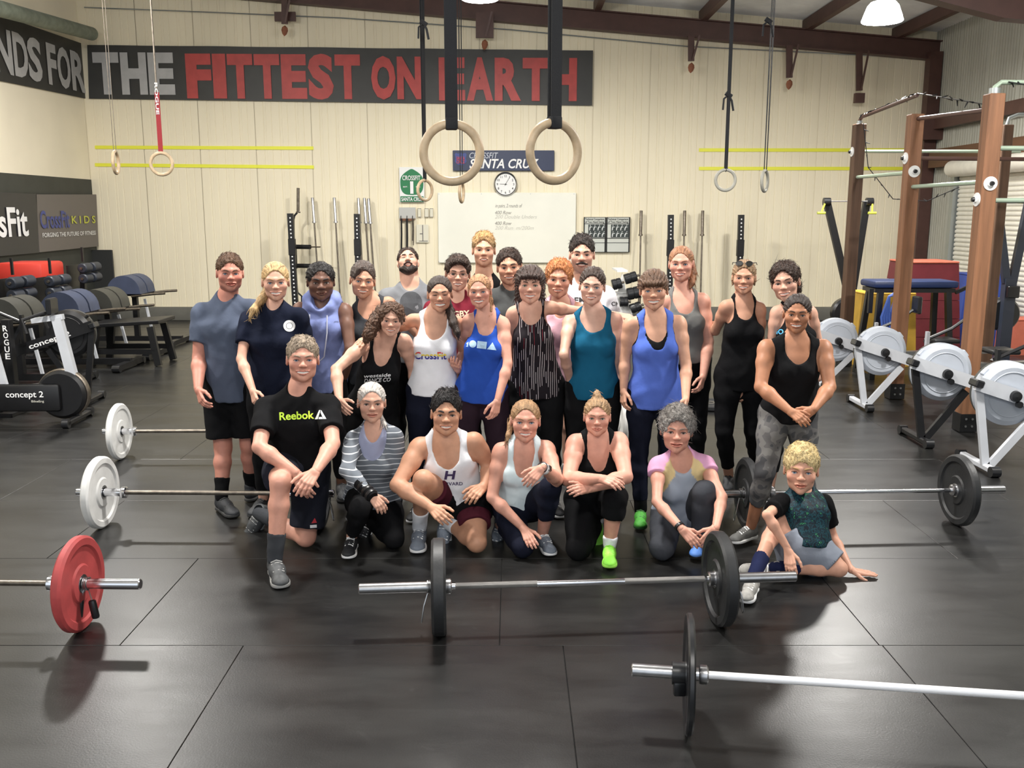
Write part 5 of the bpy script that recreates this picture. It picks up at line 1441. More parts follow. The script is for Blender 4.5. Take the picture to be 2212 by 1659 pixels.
    iris = mat('iris_' + sp.get('iris', 'brown'), {'brown': (.06, .03, .015), 'blue': (.16, .25, .36), 'green': (.13, .17, .1)}[sp.get('iris', 'brown')], .3)
    eyew = mat('eye_white', srgb(206, 198, 194), .3); pup = mat('pupil', (.005, .005, .005), .2)
    for sgn in (-1, 1):
        c = toW((sgn * EYX, EYY, 0)); r = .0136 * hs
        b_ = MB(); gz = nrm(np.array([0, 0, HC]) - c); Fm = frame(Vector(gz))
        rings = [0.0, .24, .56, .9, 1.5, 2.2, 3.1]; nn = 14; vs = [Vector(c) + Vector(gz) * r]
        for a in rings[1:]:
            for j in range(nn): vs.append(Vector(c) + Fm @ V(r * math.sin(a) * math.cos(2 * math.pi * j / nn), r * math.sin(a) * math.sin(2 * math.pi * j / nn), r * math.cos(a)))
        fs = [(0, 1 + j, 1 + (j + 1) % nn) for j in range(nn)]; mi = [2] * nn
        for q in range(len(rings) - 2):
            for j in range(nn): fs.append((1 + q * nn + j, 1 + (q + 1) * nn + j, 1 + (q + 1) * nn + (j + 1) % nn, 1 + q * nn + (j + 1) % nn)); mi.append(1 if q == 0 else 0)
        b_.v = [tuple(q) for q in vs]; b_.f = fs; b_.mi = mi
        b_.build('eye', [eyew, iris, pup], root)
        e_ = fc.get('eye', .82)
        MB().tube([Vector(toW((sgn * (EYX + dx), .0800 - dx * dx * 24, .0064 * e_ * (1 - (dx / .0165) ** 2) + .0010))) for dx in (-.0150, -.008, 0, .008, .0150)], [.0008 * hs, .0014 * hs, .0016 * hs, .0014 * hs, .0009 * hs], 5).build('eyelash', mat('lash', srgb(40, 28, 24), .6), root)
        bz = fc.get('brow_z', 0.0); bt = fc.get('brow_t', .0030 if fem else .0042)
        MB().tube([Vector(toW((sgn * x_, y_, z_ + bz))) for x_, y_, z_ in ((.0115, .0900, .0205), (.022, .0895, .0245), (.034, .0830, .0265), (.046, .0710, .0225))], [bt * hs, bt * 1.15 * hs, bt * hs, bt * .5 * hs], 6).build('eyebrow', mb_, root)
    if mo['gap'] > .003:
        tg = mo['gap']; zt = mo['zg']
        if mo['op'] > .004:
            MB().lathe([(0, .0), (mo['mw'] * .9 * hs, 0), (mo['mw'] * .9 * hs, .004)], Vector(toW((0, .070, zt))), Vector(HR @ np.array([0, 1, 0])), 16).build('mouth_cavity', mat('mouth_dark', srgb(70, 24, 24), .7), root)
            zt += tg * .75; tg *= .35
        vs, fs = [], []; nn = 12
        for a in range(nn + 1):
            x_ = mo['mw'] * .90 * (2 * a / nn - 1); xr = x_ / mo['mw']; y_ = .0868 - xr ** 2 * .0135; dz = (mo['zc'] - mo['zm']) * xr ** 2 * .85; hh_ = (tg * 1.25 + .001) * (1 - .6 * xr * xr)
            vs += [toW((x_, y_, zt + dz + hh_)), toW((x_, y_ + .0008, zt + dz - hh_))]
        fs = [(2 * a, 2 * a + 2, 2 * a + 3, 2 * a + 1) for a in range(nn)]
        MB().add(vs, fs).build('teeth', mat('teeth', srgb(244, 240, 230), .3), root)
    # ---------- hair
    st = dict(sp['hair'])
    for ch in st.pop('wblobs', []): st.setdefault('blobs', []).append([tuple(toH(npv(P(u_, v_, Y + hd + dy)))) + (r_ / hs,) for u_, v_, dy, r_ in ch])
    ext = [(-.10, -.14, -.09), (.10, .11, .15)]
    if st.get('bob'): ext[0] = (-.13, -.15, min(-.09, st['bob'] - .03)); ext[1] = (.13, .11, .15)
    for ch in st.get('blobs', []):
        for x_, y_, z_, r_ in ch:
            ext[0] = tuple(min(a, b - r_ - .02) for a, b in zip(ext[0], (x_, y_, z_))); ext[1] = tuple(max(a, b + r_ + .02) for a, b in zip(ext[1], (x_, y_, z_)))
    gg = Grid(ext[0], ext[1], st.get('res', .0042)); FF = hair_shape(gg, st); V_, Q = nets(FF, gg.o, gg.h)
    ph = np.arctan2(V_[:, 0], V_[:, 2] + .02); stv = .5 + .5 * np.sin(ph * 83 + 4 * np.sin(V_[:, 1] * 40)) * np.sin(ph * 37 + 2)
    if st.get('curl'): stv = .5 + .5 * np.sin(V_[:, 0] * 190) * np.sin(V_[:, 2] * 170 + 3 * V_[:, 1] * 60)
    tcol = np.array(st.get('tip', (1.0, 1.0, 1.0))); k_ = np.clip((V_[:, 2] - .03) / .08, 0, 1)[:, None]
    tint = (.72 + .5 * stv)[:, None] * (1 - k_ + k_ * tcol)
    Vn, Qn, br = strands(V_, Q, st, st.get('n', 520), RNG); kk = np.clip((Vn[:, 2] - .03) / .08, 0, 1)[:, None]; tint = np.concatenate([tint, br[:, None] * (1 - kk + kk * tcol)]); Q = np.concatenate([Q, Qn + len(V_)]); V_ = np.concatenate([V_, Vn])
    hair = to_obj('hair', toW(V_), Q, hair_mat('hair_' + sp['key'], st['col']), root, tint)
    if sp.get('beard'):
        bd_ = sp['beard']; gg = Grid((-.09, -.02, -.16), (.09, .13, .03), .004); FF = gg.new()
        if bd_.get('full', 1):
            gg.put(FF, Ell((0, .030, -.078), (.054, .060, .044))); gg.put(FF, Ell((0, .062, -.104), (.030, .032, .026 * bd_.get('len', 1))), .02)
            for q in (-1, 1): gg.put(FF, Cap((q * .060, .004, .0), (q * .050, .026, -.07), .010, .020), .02)
            gg.cut(FF, Ell((0, .11, -.02), (.062, .06, .034)), .006)
            gg.cut(FF, Ell((0, .10, -.064), (mo['mw'] + .001, .03, .012 + mo['op'])), .004); FF = np.maximum(FF, -(gg.Z + .150))
        for q in (-1, 1): gg.put(FF, Cap((0, .0985, -.0475), (q * (mo['mw'] + .004), .083, -.058), .0068, .0055), .006)
        FF = FF + .0012 * np.sin(gg.X * 420) * np.sin(gg.Z * 300 + gg.X * 90)
        V_, Q = nets(FF.astype(f32), gg.o, gg.h); to_obj('beard', toW(V_), Q, hair_mat('beard_' + sp['key'], bd_['col']), root, np.ones((len(V_), 3)))
    # ---------- clothes
    gar = {}
    def hemcut(F, sv): return np.maximum(F, -g.plane(tp(0, 0, sv * L), ez))
    def fin(name, F, m, key=None, label=None, tint=None, res=None):
        # soft creases
        wv = sp.get('crease', .0030); F = F + wv * np.sin(g.X * 38 + 2.2 * np.sin(g.Z * 17) + 3 * np.sin(g.Y * 11)) * np.sin(g.Z * 31 + 2 * np.sin(g.X * 23 + g.Y * 19))
        V_, Q = nets(F.astype(f32), g.o, g.h)
        if len(V_) == 0: return None
        o = to_obj(name, V_, Q, m, root, tint(V_) if tint else None); gar[key or name] = o
        if label: o['label'] = label
        return o
    for c in sp['clothes']:
        kd, m, o = c[0], c[1], (c[2] if len(c) > 2 else {})
        if kd in ('tee', 'tank', 'sweater', 'hoodie'):
            inf = o.get('infl', {'tee': .013, 'tank': .007, 'sweater': .014, 'hoodie': .020}[kd]); F = T - inf
            hem = o.get('hem', -.15)
            if o.get('drape', 1.0):
                dr = o.get('drape', 1.0); g.put(F, ECone(tp(0, .012, L * .60), tp(0, .008, hem * L + .0), ex, (.125 * s * bw, .095 * s * bw), (.155 * s * pw_ * dr + inf, .108 * s * pw_ * dr + inf)), .05)
            if kd in ('tee', 'sweater'):
                for i in (0, 1):
                    si = o.get('sinf', .013); sl = o.get('sl', .62)
                    if kd == 'sweater': U = smin(UA[i], FA[i], .03) - si; U = np.maximum(U, g.plane(el[i] + (wr[i] - el[i]) * .86, nrm(wr[i] - el[i])) - 0) if True else U; U = np.where((UA[i] < FA[i]), smin(UA[i], FA[i], .03) - si, U)
                    else:
                        d_ = nrm(el[i] - sh[i]); tpr = ECone(sh[i], sh[i] + (el[i] - sh[i]) * (sl + .12), (0, 1, 0), (.046 * s * ab + si * .5,) * 2, (.052 * s * ab + si * 1.3,) * 2); U = UA[i] - si; g.put(U, tpr, .02); U = np.maximum(U, g.plane(sh[i] + (el[i] - sh[i]) * sl, d_))
                    if o.get('sleeve_m') is None: F = smin(F, U, .03)
                    else: gar['sl%d' % i] = U
            F = hemcut(F, hem)
            if kd == 'hoodie':
                for a_ in range(9):
                    t0, t1 = math.pi * (a_ / 9) * 2, math.pi * ((a_ + 1) / 9) * 2
                    q0, q1 = [sm_ + ex * .095 * s * math.sin(t) + ey * (.075 * math.cos(t) + .01) * s + ez * (.055 - .075 * max(0, math.cos(t)) + .03) for t in (t0, t1)]
                    g.put(F, Cap(q0, q1, .038, .038), .025)
            nw, nd = o.get('neck', (.076, -TRAP * .62)); nz = o.get('nz', TRAP * .62 + .075 if kd in ('tee', 'hoodie') else .045)
            g.cut(F, Ell(sm_ + ez * nz + ey * .10, (nw * s, .145, max(nd * s + nz, .03)), Rt), .004)
            g.cut(F, Ell(sm_ + ez * (TRAP + .080 if kd in ('tee', 'sweater') else .105) - ey * .05, (min(nw, .085) * .85 * s, .12, .07), Rt), .004)
            if kd in ('tank', 'hoodie'):
                aw, ah = o.get('arm', (.062, .115))
                for i in (0, 1):
                    sg = -1 if i == 0 else 1
                    g.cut(F, Ell(sh[i] + ex * sg * .020 - ez * .02, (aw * s, .17, ah * s), Rt), .004)
            ob = fin({'tee': 't_shirt', 'tank': 'tank_top', 'sweater': 'sweater', 'hoodie': 'hooded_vest'}[kd], F, m, 'top' if not o.get('key') else o['key'], o.get('label'), o.get('tint') and (lambda V_: o['tint'](V_, dict(sm=sm_, ex=ex, ey=ey, ez=ez, pel=pel, L=L, s=s, sh=sh))))
            if o.get('sleeve_m') is not None:
                for i in (0, 1): fin('sleeve', smax(gar['sl%d' % i], -(T - .004), .01) if False else gar['sl%d' % i], o['sleeve_m'], 'slv%d' % i)
        elif kd in ('pants', 'shorts'):
            inf = o.get('infl', .008 if kd == 'pants' else .016); ws = o.get('waist', .20); ln = o.get('len', (1.88, 1.88) if kd == 'pants' else (.78, .78))
            if not isinstance(ln, tuple): ln = (ln, ln)
            F = np.maximum(T - inf, g.plane(tp(0, 0, ws * L), ez))
            for i in (0, 1):
                U = TH[i] - inf
                if kd == 'shorts' and o.get('flare', 1):
                    fl = o.get('flare', .022); g.put(U, ECone(hip[i] + (kn[i] - hip[i]) * .15, hip[i] + (kn[i] - hip[i]) * (ln[i] + .1), (1, 0, 0), (.10 * s * lg,) * 2, (.074 * s * lg + fl,) * 2), .03)
                if ln[i] < 1: U = np.maximum(U, g.plane(hip[i] + (kn[i] - hip[i]) * ln[i], nrm(kn[i] - hip[i])))
                else:
                    loose = o.get('loose', 0.0); W_ = SH[i] - inf - loose * .5
                    if loose: g.put(W_, Cap(kn[i], kn[i] + (an[i] - kn[i]) * (ln[i] - 1), .06 * s + loose, .048 * s + loose), .02); g.put(U, Cap(hip[i], kn[i], .095 * s + loose, .066 * s + loose), .02)
                    W_ = np.maximum(W_, g.plane(kn[i] + (an[i] - kn[i]) * (ln[i] - 1), nrm(an[i] - kn[i]))); U = smin(U, W_, .02)
                F = smin(F, U, .03)
            fin(o.get('name', 'leggings' if kd == 'pants' else 'shorts'), F, m, o.get('key', 'bottom'), o.get('label'))
        elif kd == 'socks':
            for i in (0, 1):
                if o.get('only') is not None and i != o['only']: continue
                d_ = nrm(an[i] - kn[i]); F = np.maximum(SH[i] - .006, -g.plane(kn[i] + (an[i] - kn[i]) * o.get('top', .66), d_)); fin('sock', F, m, 'sock%d' % i)
        elif kd == 'shoes':
            for i in (0, 1):
                ft = sp.get('foot', (None, None))[i]
                mu, ms = m if isinstance(m, tuple) else (m, M_wh_txt)
                A_ = an[i]
                if ft is None: d_, up_ = np.array([(-.25 if i == 0 else .25), -1, 0.0]), np.array([0, 0, 1.0])
                elif len(ft) == 2: q = npv(G(ft[0], ft[1], .03)); d_ = q - A_; d_[2] = 0; up_ = np.array([0, 0, 1.0])
                else: d_ = np.array(ft[:3], float); up_ = np.array(ft[3:6], float) if len(ft) >= 6 else np.array([0, 0, 1.0])
                d_ = nrm(d_); up_ = nrm(up_ - d_ * (up_ @ d_)); sd = np.cross(up_, d_); fs_ = s * o.get('size', .96 if fem else 1.04)
                M3 = np.stack([d_, sd, up_], 1) * fs_; og = A_ - M3 @ np.array([0, 0, .088])
                if ft is None or len(ft) == 2: og[2] = max(0.001, og[2] if og[2] < .03 else 0.001) if A_[2] < .16 else og[2]
                gs = Grid((-.08, -.065, -.006), (.225, .065, .125), .0048); FU = gs.new()
                for a_, b_, r1, r2 in (((-.028, 0, .046), (.07, 0, .046), .0365, .040), ((.05, 0, .048), (.145, 0, .030), .041, .034), ((-.012, 0, .05), (-.016, 0, .10), .036, .039)): gs.put(FU, Cap(a_, b_, r1, r2), .02)
                gs.put(FU, Ell((.158, .002, .026), (.052, .044, .028)), .02); FU = np.maximum(FU, -(gs.Z - .014))
                gs.cut(FU, Ell((-.012, 0, .118), (.030, .028, .03)), .004)
                V_, Q = nets(FU.astype(f32), gs.o, gs.h); so = to_obj('shoe', (M3 @ V_.T).T + og, Q, mu, root)
                d2 = lambda cx, cy, r: np.sqrt((gs.X - cx) ** 2 + (gs.Y - cy) ** 2) - r
                F2 = smin(smin(smin(d2(-.026, 0, .038), d2(.03, 0, .037), .03), smin(d2(.08, .002, .042), d2(.125, .003, .048), .03), .03), d2(.165, .002, .044), .03)
                FS = smax(F2 + 0 * gs.Z, np.abs(gs.Z - .0105 - .006 * np.clip((gs.X - .13) / .08, 0, 1) ** 2) - .0115, .006)
                V_, Q = nets(FS.astype(f32), gs.o, gs.h); to_obj('sole', (M3 @ V_.T).T + og, Q, ms, so)
                lc = MB()
                for k_ in range(5):
                    x_ = .040 + k_ * .018; z_ = .0965 - k_ * .0066
                    lc.tube([Vector(M3 @ np.array(p_) + og) for p_ in ((x_, -.028, z_ - .010), (x_ + .004, 0, z_ + .001), (x_ + .008, .028, z_ - .010))], .0046, 5)
                lc.build('laces', o.get('lace', ms), so)
    # ---------- print on clothes
    for dct in sp.get('prints', []):
        tg = gar.get(dct.get('on', 'top'))
        if tg is None: continue
        if 'text' in dct: geo = fine(text_fit(dct['text'], dct['w'], dct['h'], dct.get('bold', .02), dct.get('shear', 0)), dct.get('sub', 1))
        else: geo = fine(dct['geo'], dct.get('sub', 2))
        decal(geo, tg, dct['u'], dct['v'], 0, dct['m'], tg if not dct.get('top') else root, dct.get('name', 'lettering'), rot=dct.get('rot', 0.0), off=dct.get('off', .003))
    PEOPLE.append((sp, root, gar, dict(toW=toW, sh=sh, el=el, wr=wr, an=an, kn=kn, sm=sm_, ex=ex, ey=ey, ez=ez, s=s, hs=hs)))
    if 'extra' in sp: sp['extra'](root, PEOPLE[-1][3], gar)
    return root
# ------------------------------------------------------------------ the people
SK_L = srgb(208, 160, 138); SK_P = srgb(208, 152, 132); SK_T = srgb(206, 156, 130); SK_D = srgb(106, 74, 60); SK_O = srgb(196, 146, 120); SK_R = srgb(196, 134, 116)
H_BLK = srgb(30, 26, 26); H_DBR = srgb(56, 40, 32); H_BRN = srgb(92, 66, 48); H_LBR = srgb(138, 104, 74); H_BLD = srgb(188, 156, 110); H_DBL = srgb(160, 130, 94); H_GRY = srgb(150, 146, 142); H_SIL = srgb(196, 190, 184); H_RED = srgb(172, 112, 70)
C = cloth
C_blk = C('black', srgb(17, 17, 19)); C_navy = C('navy', srgb(22, 25, 40)); C_char = C('charcoal', srgb(58, 60, 64)); C_white = C('white', srgb(236, 236, 240)); C_midn = C('midnight', srgb(22, 27, 44))
C_gray = C('grey', srgb(120, 122, 126)); C_slate = C('slate', srgb(84, 92, 110))
def disc(r, n=24, cx=0, cz=0): return [(cx, cz)] + [(cx + r * math.cos(2 * math.pi * i / n), cz + r * math.sin(2 * math.pi * i / n)) for i in range(n)], [(0, 1 + i, 1 + (i + 1) % n) for i in range(n)]
def annulus(r0, r1, n=24): return [(r * math.cos(2 * math.pi * i / n), r * math.sin(2 * math.pi * i / n)) for r in (r0, r1) for i in range(n)], [(i, (i + 1) % n, n + (i + 1) % n, n + i) for i in range(n)]
def poly(*p): return list(p), [tuple(range(len(p)))]
def merge(*gs):
    v, f = [], []
    for a, b in gs: o = len(v); v += a; f += [tuple(i + o for i in q) for q in b]
    return v, f
def shift(g_, dx, dz): return [(x + dx, z + dz) for x, z in g_[0]], g_[1]

def stripes_h(name, base, line, per=.032, duty=.16):
    m = bpy.data.materials.new(name); m.use_nodes = True; N = m.node_tree.nodes; L_ = m.node_tree.links; b = N['Principled BSDF']; b.inputs['Roughness'].default_value = .85; b.inputs['Specular IOR Level'].default_value = .2
    tc = N.new('ShaderNodeTexCoord'); sx = N.new('ShaderNodeSeparateXYZ'); L_.new(tc.outputs['Object'], sx.inputs[0])
    ns = N.new('ShaderNodeTexNoise'); ns.inputs['Scale'].default_value = 4; L_.new(tc.outputs['Object'], ns.inputs[0])
    ad = N.new('ShaderNodeMath'); ad.operation = 'MULTIPLY_ADD'; ad.inputs[1].default_value = .03; L_.new(ns.outputs[0], ad.inputs[0]); L_.new(sx.outputs[2], ad.inputs[2])
    mu = N.new('ShaderNodeMath'); mu.operation = 'DIVIDE'; mu.inputs[1].default_value = per; L_.new(ad.outputs[0], mu.inputs[0])
    fr = N.new('ShaderNodeMath'); fr.operation = 'FRACT'; L_.new(mu.outputs[0], fr.inputs[0])
    lt = N.new('ShaderNodeMath'); lt.operation = 'LESS_THAN'; lt.inputs[1].default_value = duty; L_.new(fr.outputs[0], lt.inputs[0])
    mx = N.new('ShaderNodeMix'); mx.data_type = 'RGBA'; mx.inputs[6].default_value = base + (1,); mx.inputs[7].default_value = line + (1,); L_.new(lt.outputs[0], mx.inputs[0]); L_.new(mx.outputs[2], b.inputs['Base Color'])
    return m
def stripes_v(name):
    """black cloth with broken thin white and wine coloured upright lines"""
    m = bpy.data.materials.new(name); m.use_nodes = True; N = m.node_tree.nodes; L_ = m.node_tree.links; b = N['Principled BSDF']; b.inputs['Roughness'].default_value = .8; b.inputs['Specular IOR Level'].default_value = .2
    tc = N.new('ShaderNodeTexCoord'); mp = N.new('ShaderNodeMapping'); mp.inputs['Rotation'].default_value = (math.pi / 2, 0, math.pi / 2); L_.new(tc.outputs['Object'], mp.inputs[0])
    sx = N.new('ShaderNodeSeparateXYZ'); L_.new(tc.outputs['Object'], sx.inputs[0])
    def mth(op, a, c=None, d=None):
        n = N.new('ShaderNodeMath'); n.operation = op
        for i, q in enumerate((a, c, d)):
            if q is None: continue
            if isinstance(q, (int, float)): n.inputs[i].default_value = q
            else: L_.new(q, n.inputs[i])
        return n.outputs[0]
    ns = N.new('ShaderNodeTexNoise'); ns.inputs['Scale'].default_value = 5; L_.new(tc.outputs['Object'], ns.inputs[0])
    colm = mth('DIVIDE', mth('MULTIPLY_ADD', ns.outputs[0], .02, sx.outputs[0]), .0135)
    ci = mth('FLOOR', colm); fr = mth('FRACT', colm)
    wn = N.new('ShaderNodeTexWhiteNoise'); wn.noise_dimensions = '1D'; L_.new(ci, wn.inputs['W'])
    seg = mth('FLOOR', mth('ADD', mth('DIVIDE', sx.outputs[2], .075), wn.outputs['Value']))
    wn2 = N.new('ShaderNodeTexWhiteNoise'); wn2.noise_dimensions = '2D'; cb_ = N.new('ShaderNodeCombineXYZ'); L_.new(ci, cb_.inputs[0]); L_.new(seg, cb_.inputs[1]); L_.new(cb_.outputs[0], wn2.inputs['Vector'])
    line = mth('MULTIPLY', mth('LESS_THAN', fr, .20), mth('GREATER_THAN', wn2.outputs['Value'], .32))
    red = mth('GREATER_THAN', wn2.outputs['Value'], .93)
    c1 = N.new('ShaderNodeMix'); c1.data_type = 'RGBA'; c1.inputs[6].default_value = srgb(216, 206, 208) + (1,); c1.inputs[7].default_value = srgb(130, 40, 52) + (1,); L_.new(red, c1.inputs[0])
    mx = N.new('ShaderNodeMix'); mx.data_type = 'RGBA'; mx.inputs[6].default_value = srgb(30, 25, 30) + (1,); L_.new(c1.outputs[2], mx.inputs[7]); L_.new(line, mx.inputs[0]); L_.new(mx.outputs[2], b.inputs['Base Color'])
    return m
def blotch(name, cols, scale, thr, rough=.8, detail=2):
    m = bpy.data.materials.new(name); m.use_nodes = True; N = m.node_tree.nodes; L_ = m.node_tree.links; b = N['Principled BSDF']; b.inputs['Roughness'].default_value = rough; b.inputs['Specular IOR Level'].default_value = .2
    tc = N.new('ShaderNodeTexCoord'); n = N.new('ShaderNodeTexNoise'); n.inputs['Scale'].default_value = scale; n.inputs['Detail'].default_value = detail; L_.new(tc.outputs['Object'], n.inputs[0])
    r = N.new('ShaderNodeValToRGB'); r.color_ramp.interpolation = 'CONSTANT'; e = r.color_ramp.elements
    while len(e) < len(cols): e.new(.5)
    for i, (c_, t_) in enumerate(zip(cols, thr)): e[i].position = t_; e[i].color = c_ + (1,)
    L_.new(n.outputs[0], r.inputs[0]); L_.new(r.outputs[0], b.inputs['Base Color']); return m
M_camo = blotch('grey_camouflage', [srgb(70, 70, 72), srgb(94, 92, 92), srgb(112, 110, 108), srgb(84, 84, 86)], 9, [0, .42, .5, .6])
M_galaxy = blotch('teal_green_print', [srgb(14, 26, 36), srgb(22, 62, 72), srgb(16, 36, 46), srgb(56, 140, 92), srgb(16, 40, 50)], 42, [0, .46, .53, .655, .69], .6, 4)
M_strh = stripes_h('grey_white_stripes', srgb(112, 118, 126), srgb(214, 218, 222)); M_strv = stripes_v('black_broken_stripes')
SHOE_BLK = (mat('shoe_black', srgb(34, 35, 38), .6, bump=.3, bscale=200), M_wh_txt); SHOE_DK = (mat('shoe_dark', srgb(44, 46, 50), .6, bump=.3, bscale=200), mat('sole_dark', srgb(60, 60, 60), .7))
SHOE_GRY = (mat('shoe_grey', srgb(120, 128, 140), .65, bump=.3, bscale=200), M_wh_txt); SHOE_LIME = (mat('shoe_lime', srgb(150, 240, 80), .55, bump=.2, bscale=200), mat('sole_lime', srgb(160, 232, 90), .6)); SHOE_GRN = (mat('shoe_green', srgb(66, 150, 50), .6, bump=.3, bscale=200), mat('sole_dkgreen', srgb(40, 84, 36), .7))
SHOE_CAMO = (mat('shoe_mid', srgb(104, 104, 102), .65, var=.3, vscale=30), M_wh_txt)
UP = (0, -.6, .8); FW = (0, -1, .1)

# hair styles
def short(col, **k): d = dict(col=col, th=.0060, top=.016, face=(.003, .014, 0), nape=-.05, rough=.0012, tuft=.003, flow='short', n=1500); d.update(k); return d
def pulled(col, **k): d = dict(col=col, th=.0055, top=.010, face=(.003, .016, 0), nape=-.045, rough=.0012, n=650); d.update(k); return d

def glasses(dark=False, up=0.0):
    def f(root, q, gar):
        t = q['toW']; m = mat('thin_frame', srgb(60, 56, 54), .3, metal=.7) if not dark else M_pi; b = MB(); lens = MB()
        for s_ in (-1, 1):
            cx, cy, cz = s_ * .0315, .091 - (.03 if up else 0), -.002 + up
            pts = [Vector(t((cx + .022 * math.cos(a), cy - .006 * abs(math.cos(a)) * (1 if s_ * math.cos(a) > 0 else 0) - (up and .012 or 0) * math.sin(a), cz + .0155 * math.sin(a)))) for a in np.linspace(0, 2 * math.pi, 21)[:-1]]
            b.tube(pts, (.0011 if not dark else .0026) * q['hs'], 6, closed=True)
            b.tube([Vector(t((s_ * .053, cy - .006, cz + .004))), Vector(t((s_ * .076, .04 - (.02 if up else 0), cz + .004 + up * .0))), Vector(t((s_ * .080, -.01 - up * .2, cz - up * .12)))], (.0012 if not dark else .0028) * q['hs'], 6)
            if dark: lens.add(pts, [tuple(range(20))])
        b.tube([Vector(t((-.0095, .0935 - (.03 if up else 0), up + .002))), Vector(t((.0095, .0935 - (.03 if up else 0), up + .002)))], .0013 * q['hs'], 6)
        o = b.build('spectacle_frame' if not dark else 'sunglasses', m, root)
        if dark: lens.build('lens', mat('smoked_lens', srgb(36, 36, 34), .08, coat=.5), o)
    return f
def band(i, m, name, r=.034, w=.014, at=.93):
    def f(root, q, gar):
        a, b_ = q['el'][i], q['wr'][i]; d = nrm(b_ - a); c = a + (b_ - a) * at
        MB().lathe([(r - .003, -w), (r, -w * .8), (r, w * .8), (r - .003, w)], Vector(c), Vector(d), 22).build(name, m, root)
    return f
def watch(root, q, gar):
    a, b_ = q['el'][1], q['wr'][1]; d = Vector(nrm(b_ - a)); c = Vector(a + (b_ - a) * .90)
    MB().lathe([(.030, -.011), (.0325, -.009), (.0325, .009), (.030, .011)], c, d, 22).build('watch_strap', M_wh_txt, root)
    n = Vector((.35, -.8, .5)); n = (n - d * n.dot(d)).normalized(); F_ = frame(n, d)
    o = MB().rbox(c + n * .033, (.036, .032, .010), .004, F_).build('watch_case', M_steel, root); MB().rbox(c + n * .039, (.030, .027, .004), .0015, F_, 1).build('watch_face', M_pi, o)
    q2 = Vector(a + (b_ - a) * 1.02); MB().torus(q2, d, .030, .0028, 24, 6).build('wrist_cord', M_pi, root)
def brace_arm(root, q, gar):
    a, b_ = q['el'][0], q['wr'][0]; d = nrm(b_ - a); c0 = a + (b_ - a) * .50; c1 = b_ + d * .03
    o = MB().lathe([(.036, 0), (.040, .01), (.038, .07), (.035, np.linalg.norm(c1 - c0) - .01), (.031, np.linalg.norm(c1 - c0))], Vector(c0), Vector(d), 20).build('wrist_brace', C_blk, root)
    for t in (.3, .6, .85): MB().lathe([(.0385, -.010), (.0405, 0), (.0385, .010)], Vector(c0 + (c1 - c0) * t), Vector(d), 20).build('brace_strap', M_black, o)
def drawstrings(root, q, gar):
    s_, ex, ey, ez = q['sm'], q['ex'], q['ey'], q['ez']
    pts = [Vector(s_ + ex * x + ey * y + ez * z) for x, y, z in ((-.06, .13, -.02), (-.062, .155, -.14), (-.05, .15, -.30), (.0, .145, -.36), (.045, .15, -.31), (.065, .155, -.14), (.06, .13, -.02))]
    MB().tube(pts, .0042, 6).build('drawstring', mat('cord_white', srgb(200, 204, 220), .7), root)

LEG_AUTO = {}
def tri_tint(V_, q):
    """grey front, yellow yoke, pink cap sleeves"""
    d = V_ - q['sm']; x = np.abs(d @ q['ex']); z = d @ q['ez']; fr = (d @ q['ey']) > -.2
    T = np.tile(np.array(srgb(164, 172, 186)), (len(V_), 1)); T[(z > -.03 - (x - .06) * 1.4) & (x > .05) & fr] = srgb(228, 204, 152); T[(z > .048 - (x - .10) * .75) & (x > .05)] = srgb(224, 168, 202); return T

SPECS = []
def A(**k): SPECS.append(k)
# --- back row
A(key='m1', label='man in slate grey T-shirt and black shorts standing at the far left', S=1.76, sex='m', bulk=1.10, belly=1.12, Y=6.25, head=(497, 548, 628), face=(.05, .0, .03), skin=SK_R, hair=short(H_BRN, top=.022), fc=dict(smile=.5, fat=1.06, stubble=.25, blush=.7, eye=.75), iris='blue',
  sh=((438, 675), (543, 667)), pu=498, el=((430, 772, 'n'), (565, 745, .12)), wr=((428, 840, 'n'), (590, 800, .2)), hand=(((441, 884, 'n'), (-.8, -.6, .1), 'relax'), 'none'),
  kn=((482, 966, 0.0), (538, 960, .05)), an=((479, 1075, ('g', .10)), (543, 1052, ('g', .10))), foot=((487, 1100), (548, 1070)),
  clothes=[('tee', C_slate, dict(hem=-.37, sl=.66, drape=1.08, sinf=.015)), ('shorts', C_blk, dict(len=.86, flare=.03)), ('socks', C_blk, dict(top=.60)), ('shoes', SHOE_DK)])
A(key='f2', label='blonde girl in navy T-shirt with a round chest badge and ponytail', S=1.69, sex='f', Y=6.12, head=(595, 566, 648), face=(.0, .02, .0), skin=SK_L, hair=pulled(H_BLD, top=.016, wblobs=[[(585, 615, .08, .030), (566, 645, .02, .026), (548, 668, -.06, .020), (540, 684, -.08, .010)]]), fc=dict(smile=.9, blush=.35), iris='blue', brow=srgb(150, 112, 70),
  sh=((537, 687), (648, 682)), pu=592, el=((521, 776, 'n'), (668, 770, .1)), wr=((546, 843, 'n'), (655, 830, 0)), hand=(((556, 885, 'n'), (-.7, -.7, .1), 'relax'), 'none'), chest=1.0,
  clothes=[('tee', C_midn, dict(hem=-.25, sl=.62, drape=.98)), ('pants', C_blk), ('shoes', SHOE_DK)],
  prints=[dict(geo=annulus(.022, .038), u=625, v=704, m=M_wh_txt, name='badge_ring'), dict(geo=disc(.019), u=625, v=704, m=M_wh_txt, name='badge_disc')])
